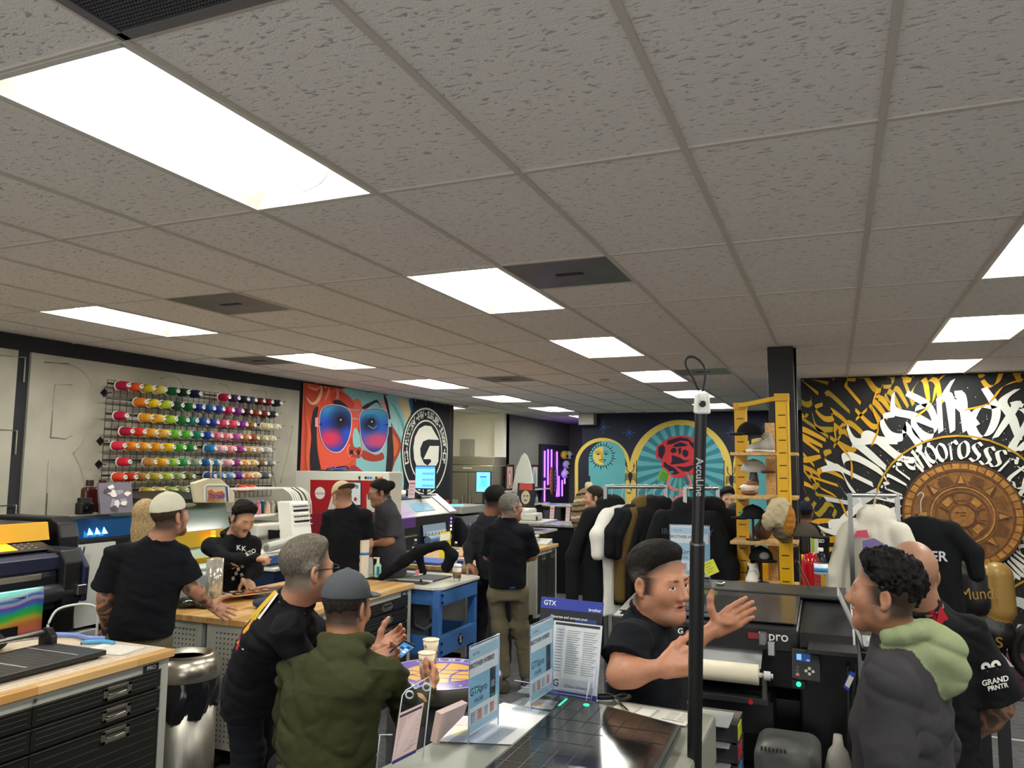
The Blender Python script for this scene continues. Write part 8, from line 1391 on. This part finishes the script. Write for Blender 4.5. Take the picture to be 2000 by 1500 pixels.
def hairf(t, H, R, q, kind, c, h, o):
    s = S(.02).c(c); s.frame(H, R, q); e = dict(short=.006, slick=.010, curly=.015, buzz=.002, bun=.006, long=.012, wavy=.016)[kind]
    s.ell((0, -.014, .038), (.078+e, .098+e, .088+e)); 
    if kind in ('curly', 'wavy', 'slick'): s.ell((0, .018, .088+e*.6), (.070, .070, .040+e*.5))
    F0 = (V3(H), R, q); s.cut = lambda X: hline((X.reshape(-1, 3)-F0[0])@F0[1]/F0[2], o).reshape(X.shape[:-1])*q
    for g in (-1, 1): s.ell((g*.086, -.004, -.022), (.03, .026, .034), op='-', k=.008)
    if kind == 'bun': s.ell((0, -.115, .04), (.045, .05, .045))
    if kind == 'long': s.cut = None; s.ell((0, -.06, -.09), (.085, .05, .16)); s.ell((0, .075, -.04), (.06, .07, .09), op='-')
    e2 = e+(.022 if kind in ('curly', 'wavy') else .012 if kind == 'slick' else 0); TH = lambda p: ((e+.0015)*np.clip((.075-p[:, 2])/.075, 0, 1)*.75*(1 if kind in ('curly', 'wavy', 'slick') else .3)+(e2+.002)*np.clip(1+hline(p, o)/(.034 if kind == 'slick' else .018), 0, 1)**2) if kind != 'long' else 0.
    A = dict(curly=.012, wavy=.012).get(kind, .0022); f = dict(curly=62, wavy=34).get(kind, 90); F = (V3(H), R, q)
    s.disp = lambda X: (lambda p: A*vnoise(p*(V3([f, f*.35, f*.6]) if A < .005 or kind == 'wavy' else f), 3)+A*.5*vnoise(p*f*2.1, 5)+TH(p))((X-F[0])@F[1]/F[2]) if X.ndim == 2 else (lambda Y: s.disp(Y).reshape(X.shape[:-1]))(X.reshape(-1, 3))
    if 'grey' in o:
        for g in (-1, 1): s.paint((g*.085, -.0, .01), (.035, .08, .055), o['grey'], .03)
    s.mesh('hair', max(h, .0035), 'hair', t)
def person(lb, D, P, skin='#b07a5c', seat=0):
    sk_ = lin(skin); skin = '#%02x%02x%02x' % tuple(int(255*min(1, (1.055*min(1, v*1.08+a_)**(1/2.4)-.055))) for v, a_ in zip(sk_, (.0, .008, .006)))
    if P.get('hair'): P.setdefault('o', {}).setdefault('hc', P['hair'][1])
    J = {k: at(v[0], v[1], D+(v[2] if len(v) > 2 else 0)) for k, v in P.items() if isinstance(v, tuple) and k in ('hd', 'nk', 'shL', 'shR', 'elL', 'elR', 'wrL', 'wrR', 'pv', 'knL', 'knR', 'anL', 'anR')}
    h = max(.0036, D*.00135); o = P.get('o', {}); q = P.get('q', 1.); pv, nk = J['pv'], J['nk']; t = thing('person', lb, 'person', (pv[0], pv[1], 0)); B = P.get('bulk', 1.)
    sd = J['shR']-J['shL']; sd[2] *= .3; sd /= np.linalg.norm(sd); fw = np.cross(V3([0, 0, 1.]), sd); fw /= np.linalg.norm(fw)
    for g, k in ((-1, 'L'), (1, 'R')):
        hp = pv+sd*g*.09*B+V3([0, 0, -.02]); J['hp'+k] = hp
        if 'kn'+k not in J: J['kn'+k] = V3([hp[0], hp[1], max(.45, hp[2]*.52)])+sd*g*.015+fw*.03
        if 'an'+k not in J: J['an'+k] = V3([hp[0], hp[1], .09])+sd*g*.03
    R = Rz(-ryaw(J['hd'], P['face']))@Rx(R_(P.get('pitch', 0)))@Ry(R_(P.get('roll', 0))); H = J['hd']
    s = S(.028).c(skin); headf(s, H, R, q, skin, o); s.k = .035; nb = H+R@V3([0, -.018, -.055])*q; ud = (nb-nk)/np.linalg.norm(nb-nk); s.cap(nb, nk, .054*q*o.get('neck', 1), .064*q*o.get('neck', 1), .03)
    s.chain([nk, (nk+pv)/2, pv], [.06, .07, .07]); s.cap(nk+V3([0, 0, -.07]), J['shL'], .04, .032); s.cap(nk+V3([0, 0, -.07]), J['shR'], .04, .032)
    for k, g in (('L', -1), ('R', 1)):
        a, b, c = J['sh'+k], J['el'+k], J['wr'+k]; m_ = b+(c-b)*.3; ar = P.get('arm', 1.); s.chain([a, a+(b-a)*.5, b], [.034, .042*ar, .037*ar]); s.chain([b, m_, c], [.037*ar, .040*ar, .026*ar**.5])
        s.chain([J['hp'+k], J['kn'+k], J['an'+k]], [.06, .045, .03]); hs = P.get('h'+k)
        if hs:
            d = c-b if hs[0] is None else cr*hs[0][0]+cu*hs[0][1]+cf*hs[0][2]; n = cr*hs[1][0]+cu*hs[1][1]+cf*hs[1][2]; s.k = .012; hand(s, c, d, n, g, hs[2], q, *(hs[3:])); s.k = .035
        else: s.ell(c+(c-b)/np.linalg.norm(c-b)*.05, (.03, .03, .045))
    if P.get('ink'): 
        ik = lin(P['ink']); 
        for k in ('L', 'R'):
            a, c = J['el'+k], J['wr'+k]; fn = s._c(J['sh'+k]*.6+a*.4, a, .07, .07)[0]; fn2 = s._c(a, a+(c-a)*.93, .07, .07)[0]
            s.paints.append(((lambda fn, fn2: lambda X: np.where(np.minimum(fn(X), fn2(X)) < 0, -.004*np.clip(.25+2.2*(np.abs(vnoise(X*24+vnoise(X*15, 4)[:, None]*1.1, 2))**.7-.32), 0, 1), 1.))(fn, fn2), ik, .004))
    s.mesh('body', h, 'skin', t)
    # clothing
    sc_, sl = P['top'], P.get('sleeve', .55); c = S(.05).c(sc_); up = nk-pv; sw = max(.15, np.linalg.norm(J['shR']-J['shL'])/2); bx = sw*(.5+.5*B); rx = V3([1.0, .97, .98, .90, .45])*bx; ry = V3([.130, .130, .135, .105, .07])*B*P.get('deep', 1.); be = fw*P.get('belly', .0)
    c.loft([pv+V3([0, 0, P.get('hem', -.06)-.05]), pv+up*.30+be, pv+up*.62, pv+up*.85, nk+up*.0], rx, ry, sd); 
    for k, g in (('L', -1), ('R', 1)):
        a, b, w_ = J['sh'+k], J['el'+k], J['wr'+k]; r = .062*B**.5
        c.cap(nk+(a-nk)*.35-V3([0, 0, .04]), a, .065, r)
        if sl <= 1: e = a+(b-a)*sl; fl = P.get('flare', 0)+.008; c.loft([a-(b-a)*.08, a+(e-a)*.5, e], [r, r+fl*.6, r+fl], [r, r+fl*.6, r+fl], fw+V3([.01, .02, 0]), .03)
        else: c.chain([a, b, w_-(w_-b)*.04], [r, .058*B**.5, .040])
    c.cap(nk-ud*.05, nk+ud*(.035 if P.get('collar') else .012), .095, .076, .04)
    if P.get('hood'): 
        hc = P['hood']; c.c(hc); hb = nk-fw*.075+V3([0, 0, .02]); c.ell(hb+V3([0, 0, -.03]), (.115, .075, .085), None, .03); hz = P.get('hs', 1.); c.ell(hb-fw*.02*hz+V3([0, 0, -.09*hz]), (.10*hz, .05*hz, .08*hz), None, .02)
        for a in range(-4, 5): u = sd*math.sin(a*.42)*.092-fw*math.cos(a*.42)*.085; v = sd*math.sin((a+1)*.42)*.092-fw*math.cos((a+1)*.42)*.085; z = .03+.02*math.cos(a*.42); c.cap(nk+u+V3([0, 0, z]), nk+v+V3([0, 0, .03+.02*math.cos((a+1)*.42)]), .030, k=.01) if a < 4 else None
        c.c(sc_)
    else: c.cap(nk+ud*.055, nk+ud*.30, .060*q, .060*q, op='-', k=.01)
    if P.get('collar'):
        c.c(P['collar']); n_ = 14
        f2 = np.cross(ud, sd); f2 /= np.linalg.norm(f2); pts = [nk+(sd*math.sin(a)*.070-f2*math.cos(a)*.068)*q+ud*(.035+.02*math.cos(a)) for a in np.linspace(-2.5, 2.5, n_)]
        for i in range(n_-1): c.cap(pts[i], pts[i+1], .013, k=.006)
        c.c(sc_)
    hem = pv+V3([0, 0, P.get('hem', -.06)]); c.clip(hem, V3([0, 0, -1.]))if not P.get('nohem') else None
    A = P.get('fold', .008); c.disp = lambda X: A*.8*vnoise(X*V3([4, 4, 7]), 3)+A*(.7-1.6*np.abs(vnoise(X@V3([[5, 3, 6.], [-3, 6, 2.], [4., -3., 15.]]), 9)))+A*.5*(.5-np.abs(vnoise(X@V3([[13., 2, -9], [2, 10., 5], [9, 3, 18.]]), 4)))+A*.15*vnoise(X*40, 6)
    for pc, r, col in P.get('patch', []): p_ = at(pc[0], pc[1], D+pc[2]); c.paint(p_, (r,)*3 if not hasattr(r, '__len__') else r, col, .003)
    c.mesh('hooded_jacket' if P.get('hood') else 'shirt', h*1.25, 'cloth', t)
    pc = P.get('pants', '#1a1c22'); l = S(.05).c(pc); l.loft([pv-V3([0, 0, .12]), pv, pv+up*.16], [.86*bx, .88*bx, .80*bx], [.110*B, .115*B, .10*B], sd)
    for k in 'LR': l.chain([J['hp'+k]-V3([0, 0, .05]), J['kn'+k], J['an'+k]+V3([0, 0, -.02])], [min(.092*B, .5*bx), .070, .060])
    l.disp = lambda X: .008*vnoise(X*V3([16, 16, 8]), 5)+.006*(1-2*np.abs(vnoise(X*V3([9, 9, 22]), 8))); l.clip((0, 0, .05), (0, 0, -1)); l.mesh('trousers', h*1.6, 'cloth', t)
    for k in 'LR': f_ = S(.02).c(P.get('shoe', '#17181b')); a = J['an'+k].copy(); a[2] = .05; f_.loft([a-fw*.09+V3([0, 0, .0]), a, a+fw*.14-V3([0, 0, .01])], [.042, .045, .036], [.05, .055, .032], sd); f_.clip((0, 0, .002), (0, 0, -1)); f_.mesh('shoe', max(h, .008), 'rubber', t)
    if P.get('hair'): hairf(t, H, R, q, P['hair'][0], P['hair'][1], h, o)
    if P.get('cap'): cap_mesh(t, P['cap'][0], P['cap'][1], H+R@V3([0, -.012, .025])*q, R@Rx(R_(P.get('captilt', 8))), q*1.03, P['cap'][2], art=P['cap'][3] if len(P['cap']) > 3 else None, h=max(.0045, h*.9))
    if P.get('glasses'):
        m = MB(P['glasses']); X = lambda x, y, z: tuple(H+R@V3([x, y, z])*q)
        for g in (-1, 1): m.tube([X(g*.033+.025*math.copysign(abs(math.cos(a))**.6, math.cos(a)), .108, .002+.018*math.copysign(abs(math.sin(a))**.6, math.sin(a))) for a in np.linspace(0, 6.28, 17)[:-1]], .0022, 6, True); m.tube([X(g*.058, .107, .010), X(g*.078, .06, .010), X(g*.084, -.005, .008), X(g*.082, -.02, -.012)], .0026, 6)
        m.tube([X(-.009, .109, .004), X(0, .112, .007), X(.009, .109, .004)], .002, 6); m.build('glasses', 'satin', t, world=True)
    return t, c, D
def decal(pr, items, name='print', off=.0022, k=0):
    """prints that follow the cloth: shapes surveyed in the photograph, laid on the garment's surface"""
    t, c, D = pr; m = MB()
    for it in items:
        if it[0] == 't': vs, fs = textmesh(it[2], 'CENTER', .03); a = R_(it[6] if len(it) > 6 else 0); px = V3([[it[3]+it[5]*(v[0]*math.cos(a)+v[1]*math.sin(a)), it[4]-it[5]*(v[1]*math.cos(a)-v[0]*math.sin(a))] for v in vs])
        else: px = V3(it[2], float); fs = [tuple(range(len(px)))]
        d = cf*FPX+cr*(px[:, 0:1]-1000)-cu*(px[:, 1:2]-750); d /= np.linalg.norm(d, axis=1)[:, None]; tt = np.full(len(px), D*.72)
        for _ in range(40): tt = np.minimum(tt+c.ev(O3+d*tt[:, None])*.7, D*1.25)
        if it[0] == 'p': tt[:] = np.median(tt)*.5+tt*.5 if len(it) > 3 else tt
        k += 1; m.c(it[1]).add(O3+d*(tt-off-.0006*k)[:, None], fs)
    return m.build(name, 'matte', t, world=True)
F4 = lambda *a: a
DOWN = (0, -1, 0)
pJ = person('man in black polo shirt talking, one open palm raised, by the roll printer', 2.70, dict(hd=(1287, 1136), nk=(1262, 1218, .02), shL=(1318, 1248, .17), shR=(1232, 1246, -.18), elL=(1330, 1262, .14), wrL=(1397, 1229, .18), elR=(1210, 1318, -.27), wrR=(1298, 1304, -.34), pv=(1268, 1520, .02), face=48, pitch=-4, roll=4, top='#13161d', collar='#10131a', sleeve=.62, flare=.012, fold=.006, bulk=1.0, arm=.94, q=1.05, hair=('slick', '#15110f'),
  hL=((.86, .50, .10), (-.10, .28, -1.), (.10, .12, .16, .22), (.15, .95, .12), .02), hR=((1, .12, .35), (.05, -.35, .95), (.62, .66, .7, .72), (.75, .5, -.1)), o=dict(beard='#a07b66', brow='#1c1411', open=1, gaze=.003, fat=1.12, neck=1.12, grey='#47413c', lip='#a0584e')), '#b57c60')
pO = person('young man with curly black hair in dark grey jacket over sage green hood, nearest right', 2.45, dict(hd=(1730, 1160), nk=(1756, 1256, .0), shL=(1742, 1330, -.17), shR=(1808, 1312, .22), elL=(1738, 1480, -.22), wrL=(1700, 1600, -.27), elR=(1835, 1460, .28), wrR=(1800, 1600, .25), pv=(1768, 1600, .02), face=-98, pitch=2, top='#3a393d', sleeve=1.3, hood='#8a9672', fold=.007, bulk=1.05, hem=-.12, q=.98, hair=('curly', '#0e0d0d'), hL=(None, (-1, 0, 0), (.4,)*4), hR=(None, (-1, 0, 0), (.4,)*4), o=dict(beard='#7c5a48', brow='#14100e', tilt=.05)), '#a87457')
pP = person('bald man in black shirt with red yoke and 99 on the tattooed arm sleeve', 3.0, dict(hd=(1782, 1122), nk=(1800, 1190, .02), shL=(1742, 1255, .12), shR=(1893, 1232, -.02), elL=(1735, 1370, .22), wrL=(1775, 1440, .3), elR=(1950, 1378, -.02), wrR=(1880, 1447, .14), pv=(1845, 1540, .06), face=-158, pitch=4, top='#16171a', collar='#1b1b1e', sleeve=.86, flare=.03, fold=.010, bulk=1.1, arm=1.25, ink='#5a4a42', q=1.05, hL=(None, (-1, 0, 0), (.4,)*4), hR=(None, (0, 0, 1), (.5,)*4), patch=[((1838, 1212, -.12), (.055, .06, .05), '#a81826')], o=dict(beard='#6d5648', fat=1.1, neck=1.15)), '#9c705a')
pC = person('grey haired man in glasses leaning on the drum table, black shirt with bright side print', 3.25, dict(hd=(600, 1113), nk=(571, 1192, .03), shL=(612, 1232, .20), shR=(556, 1228, -.13), elL=(690, 1320, .28), wrL=(738, 1268, .22), elR=(612, 1338, -.05), wrR=(722, 1292, .12), pv=(492, 1318, .25), knR=(487, 1465, .2), knL=(510, 1465, .4), face=118, pitch=-2, top='#14151a', collar='#121318', sleeve=.75, fold=.012, bulk=1.0, hem=-.14, glasses='#101012', q=1.06, hair=('slick', '#5d564d'), hL=((.85, .35, .3), (.1, .5, -.8), (.5, .55, .6, .65)), hR=((.9, .25, .1), (-.1, .6, -.7), (.45, .5, .55, .6)), patch=[((605, 1190, -.10), (.012, .03, .06), '#c4203a'), ((492, 1225, .05), (.03, .05, .05), '#d8942a'), ((478, 1255, .08), (.03, .05, .05), '#b02a4a'), ((508, 1195, .05), (.025, .05, .04), '#c8b83a'), ((548, 1215, -.22), (.008, .03, .05), '#c4203a')], o=dict(grey='#8b847a', brow='#6a5a4c', neck=1.15, beard='#a07a64')), '#b9836a')
pD = person('man in olive hoodie and grey baseball cap at the drum table holding a paper cup', 3.05, dict(hd=(677, 1186, .05), nk=(676, 1262, .02), shL=(578, 1312, .08), shR=(754, 1318, .02), elL=(560, 1440, .25), wrL=(650, 1450, .5), elR=(800, 1392, .30), wrR=(842, 1345, .60), pv=(620, 1500, -.15), knL=(600, 1600, .25), knR=(690, 1600, .3), face=143, pitch=-8, top='#34361e', hood='#3b3d25', hs=1.45, sleeve=1.3, fold=.016, bulk=1.15, deep=1.15, hem=-.2, cap=('#4c4f55', '#5a5d62', 1), captilt=4, q=1.04, hair=('buzz', '#2a2522'), hR=((.15, .55, .75), (-.9, .1, .3), (.55, .6, .65, .7), (.5, .8, .3)), hL=(None, (0, -1, 0), (.4,)*4), pants='#17181c', o=dict(neck=1.1)), '#b9805f')
pA = person('tattooed man in black t-shirt and cream cap with green mark, back turned', 4.75, dict(hd=(332, 1008), nk=(313, 1056), shL=(228, 1084, -.02), shR=(350, 1084, .05), elL=(206, 1165, -.02), wrL=(208, 1232, .05), elR=(372, 1146, .08), wrR=(411, 1181, .26), pv=(272, 1232, .0), face=128, pitch=6, top='#101218', sleeve=.80, flare=.025, fold=.008, bulk=1.12, arm=1.15, ink='#4e403a', hem=-.03, cap=('#d3d0bb', '#6b6250', 1), captilt=2, q=1.06, hair=('buzz', '#3a2c24'), hR=((.85, -.5, .1), (0, -.6, .8), (.12, .12, .14, .2), (.35, .9, .0), .2), hL=(None, (.3, 0, 1), (.3,)*4), pants='#5d5645', o=dict(beard='#2a1c16', neck=1.1, fat=1.05)), '#b07d63')
pB = person('curly haired man with moustache in black printed hoodie reaching over the bench', 6.1, dict(hd=(474, 1013), nk=(458, 1050, .03), shL=(490, 1066, .10), shR=(414, 1066, -.02), elL=(497, 1112, .05), wrL=(478, 1132, -.12), elR=(440, 1098, -.22), wrR=(499, 1090, -.28), pv=(442, 1165, .1), face=28, pitch=-24, roll=-6, top='#15161a', hood='#17181c', sleeve=1.3, fold=.010, bulk=1.15, hair=('wavy', '#15100e'), hR=((1, -.05, 0), (0, -1, .1), (1.2,)*4), hL=((.6, -.3, -.5), (.0, -1, 0), (.5,)*4), patch=[((484, 1075, -.2), (.03, .03, .012), '#d8d8d4'), ((468, 1125, -.2), (.03, .03, .05), '#b8b8b4'), ((494, 1080, -.15), (.02, .03, .012), '#d8d8d4')], o=dict(stache='#2a1a14', down=1, brow='#1c1410', beard='#94705a')), '#b98a6c')
pE = person('man in black t-shirt and backwards tan cap facing the red machine', 7.0, dict(hd=(668, 970), nk=(677, 992), shL=(644, 1008), shR=(712, 1007), elL=(637, 1060, .05), wrL=(645, 1100, .2), elR=(719, 1062, .05), wrR=(708, 1105, .2), pv=(676, 1130), face=-150, pitch=-22, top='#111319', sleeve=.75, bulk=1.15, arm=1.1, cap=('#cdbf96', '#5a4c3e', -1), captilt=-6, hL=(None, (0, -1, 0), (.4,)*4), hR=(None, (0, -1, 0), (.4,)*4), hair=('buzz', '#7a5a44'), pants='#22242a'), '#c08e78')
pF = person('man with dark bun and glasses in charcoal work shirt beside the red machine', 7.35, dict(hd=(741, 962), nk=(753, 986), shL=(768, 1008, -.13), shR=(744, 1006, .2), elL=(762, 1056, -.18), wrL=(730, 1062, -.15), elR=(735, 1055, .2), wrR=(722, 1075, .1), pv=(764, 1128), face=-80, pitch=-14, top='#414046', collar='#4a494f', sleeve=.85, bulk=1.2, hem=-.12, glasses='#15151a', hair=('bun', '#15110f'), hL=(None, (0, -1, 0), (.5,)*4), pants='#1c1d22', o=dict(fat=1.1, beard='#7a5a48')), '#a8765a')
pG = person('man with short black hair in charcoal sweater leaning on the bench edge', 7.55, dict(hd=(967, 977), nk=(955, 1010), shL=(932, 1035, .05), shR=(984, 1035, .05), elL=(918, 1072, .0), wrL=(916, 1100, -.08), elR=(1000, 1080, .1), wrR=(990, 1110, .2), pv=(962, 1118, .05), face=140, pitch=-8, top='#26272d', sleeve=1.3, bulk=1.15, hair=('slick', '#121110'), hL=((.6, -.6, -.3), (0, -1, 0), (.4,)*4), hR=(None, (0, -1, 0), (.5,)*4), pants='#17181c', q=1.08), '#8f6248')
pH = person('grey haired man in black polo and khaki cargo trousers, back to the camera', 6.85, dict(hd=(998, 991), nk=(991, 1019), shL=(960, 1038), shR=(1028, 1038), elL=(953, 1085, .08), wrL=(985, 1098, .26), elR=(1040, 1086, .06), wrR=(1005, 1092, .27), pv=(991, 1142), knL=(976, 1225, -.02), knR=(1017, 1225, .03), anL=(985, 1308, -.05), anR=(1028, 1312, .05), face=122, top='#13151b', collar='#101217', sleeve=.9, bulk=1.2, hem=-.02, glasses='#2a1c1c', hair=('short', '#6a6660'), pants='#6d6552', shoe='#4a4034', hL=(None, (0, 0, -1), (.5,)*4), hR=(None, (0, 0, -1), (.5,)*4), o=dict(grey='#8f8b84')), '#a8765a')
pI = person('man in black t-shirt with folded arms beside the garment rack', 8.3, dict(hd=(1160, 972), nk=(1166, 997), shL=(1171, 1014, -.12), shR=(1160, 1014, .2), elL=(1145, 1075, -.16), wrL=(1136, 1050, -.0), elR=(1138, 1062, .12), wrR=(1160, 1058, -.16), pv=(1168, 1118), face=-82, pitch=-4, top='#14151a', sleeve=.8, bulk=1.08, arm=1.1, hair=('short', '#2a1e18'), hL=((-.3, .5, .8), (0, 0, 1), (.5,)*4), hR=((.9, .2, -.1), (0, 0, 1), (.5,)*4), pants='#1a1d28'), '#b98a72')
pK = person('dark haired young man resting his chin on his hand behind the grey hoodie', 8.9, dict(hd=(1421, 975), nk=(1425, 1002), shL=(1446, 1018), shR=(1404, 1018), elL=(1450, 1055), wrL=(1440, 1075, -.1), elR=(1405, 1048, -.2), wrR=(1411, 1008, -.22), pv=(1427, 1110), face=12, pitch=-8, top='#b9b0a8', sleeve=1.3, hair=('wavy', '#14110f'), hR=((.1, 1, .1), (.5, 0, 1), (.9,)*4), patch=[((1417, 1030, -.15), .07, '#9a2a30')], o=dict(brow='#1a1410')), '#b98a70')
pL_ = person('person in taupe hooded jacket seen from behind, left of the yellow upright', 7.6, dict(hd=(1437, 1008), nk=(1432, 1032), shL=(1408, 1052), shR=(1458, 1050), elL=(1400, 1100), wrL=(1410, 1130, .2), elR=(1465, 1100), wrR=(1450, 1130, .2), pv=(1430, 1150), face=175, top='#84796c', hood='#8a8072', sleeve=1.3, bulk=1.15, fold=.012, hair=('short', '#26201c'), pants='#22242a'), '#a8765a')
pM = person('person in bright yellow shirt bending behind the black column', 8.2, dict(hd=(1535, 1058, .2), nk=(1537, 1082, .1), shL=(1500, 1100), shR=(1582, 1096), elL=(1488, 1150), wrL=(1500, 1190, .2), elR=(1606, 1150), wrR=(1590, 1190, .2), pv=(1545, 1190), face=170, pitch=-20, top='#d99a10', sleeve=.9, bulk=1.35, hair=('short', '#1a1614'), pants='#22242a'), '#a8765a')
pN = person('person in dark cap and black lettered hoodie between column and lettered wall', 8.7, dict(hd=(1572, 1003), nk=(1577, 1033), shL=(1545, 1056), shR=(1606, 1054), elL=(1540, 1110), wrL=(1560, 1140, .2), elR=(1612, 1110), wrR=(1595, 1140, .2), pv=(1580, 1160), face=178, pitch=-6, top='#17181b', hood='#191a1e', sleeve=1.3, bulk=1.25, cap=('#1d2236', '#171b2c', 1), hair=('buzz', '#1a1614'), pants='#22242a'), '#a8765a')
pQ = person('person with long blonde hair behind the tattooed man', 5.45, dict(hd=(284, 1010), nk=(282, 1050), shL=(252, 1078), shR=(312, 1076), elL=(248, 1130), wrL=(262, 1170, .2), elR=(318, 1130), wrR=(300, 1170, .2), pv=(282, 1190), face=170, top='#1c1d22', sleeve=1.3, hair=('long', '#a58e66'), q=.95, pants='#22242a', bulk=.85), '#c09a80')
# phone, box and name tag, shirt prints
t = thing('phone', 'black smartphone held by the grey haired man', 'phone', tuple(at(781, 1277, 3.36))); m = MB('#141518'); R = np.stack([cr*.70+cu*.64-cf*.3, -cr*.35+cu*.75-cf*.55, V3([0, 0, 0.])], 1); R[:, 0] /= np.linalg.norm(R[:, 0]); R[:, 1] -= R[:, 0]*(R[:, 0]@R[:, 1]); R[:, 1] /= np.linalg.norm(R[:, 1]); R[:, 2] = np.cross(R[:, 0], R[:, 1]); c0 = at(781, 1272, 3.38); m.box(c0, (.135, .066, .009), R); m.build('case', 'satin', t, world=True, bevel=.003); m = MB('#3f6f9c'); m.box(c0+R[:, 2]*.0048, (.122, .058, .0006), R)
for k in range(14): m.c(['#9fc4dc', '#28394e', '#5a8ab0', '#c8d8e0'][k % 4]).box(c0+R[:, 2]*.0054+R[:, 0]*(-.052+.016*(k % 7))+R[:, 1]*(.012-.024*(k//7)), (.012, .018, .0004), R)
m.build('screen', glowv(.7), t, world=True)
t = thing('phone', 'black phone with white back held by the talking man behind the pole', 'phone', tuple(at(1344, 1268, 2.4))); m = MB('#141518'); c0 = at(1341, 1268, 2.42); R = np.stack([cr, cu, -cf], 1)@Ry(.5); m.box(c0, (.045, .10, .012), R); m.c('#d9d6cc').box(c0+R@V3([-.008, -.02, .0065]), (.026, .05, .001), R); m.build('body', 'satin', t, world=True, bevel=.003)
decal(pO, [('p', '#2a4fc0', [(1661, 1310), (1671, 1316), (1657, 1350), (1647, 1342)]), ('p', '#e6e4de', [(1659, 1318), (1668, 1324), (1658, 1344), (1650, 1338)])], 'name_tag', .004)
decal(pP, [('t', '#ecebe6', '99', 1937, 1308, 40, -12), ('t', '#ecebe6', 'GRAND', 1944, 1330, 15, -12), ('t', '#ecebe6', 'PRNTR', 1949, 1342, 13, -12)], 'sleeve_print', .008)
decal(pJ, [('t', '#dcdcda', 'G', 1329, 1233, 15, 0)], 'chest_logo')
decal(pB, [('t', '#dcdcd8', 'K', 466, 1070, 13), ('t', '#dcdcd8', 'K', 476, 1072, 13), ('t', '#dcdcd8', 'SZO', 490, 1079, 11, -25)]+[('p', '#c9c9c5', [(x, y), (x+5, y-3), (x+7, y+4), (x+1, y+6)]) for x, y in ((452, 1106), (462, 1110), (470, 1104), (458, 1118), (468, 1121), (452, 1128))], 'chest_print')
decal(pC, [('p', '#d8b02a', [(536, 1152), (541, 1156), (500, 1205), (468, 1260), (462, 1256), (492, 1200)]), ('p', '#c8324a', [(500, 1205), (505, 1208), (474, 1268), (466, 1262)]), ('p', '#e6e2da', [(541, 1156), (544, 1159), (508, 1208), (475, 1270), (472, 1268), (504, 1206)]), ('p', '#c2183a', [(572, 1172), (577, 1171), (597, 1198), (593, 1200)])], 'side_print')
decal(pH, [('p', '#3a55c0', [(995, 1147), (1006, 1146), (1006, 1149), (995, 1150)])], 'pocket_pen'); decal(pN, [('t', '#d8d8d8', 'GRAIN', 1597, 1046, 12), ('t', '#d8d8d8', 'BREED', 1597, 1057, 9)], 'back_print')
decal(pP, [('p', '#a81826', [(1822, 1190), (1836, 1180), (1852, 1208), (1838, 1240), (1826, 1236)])], 'red_yoke')
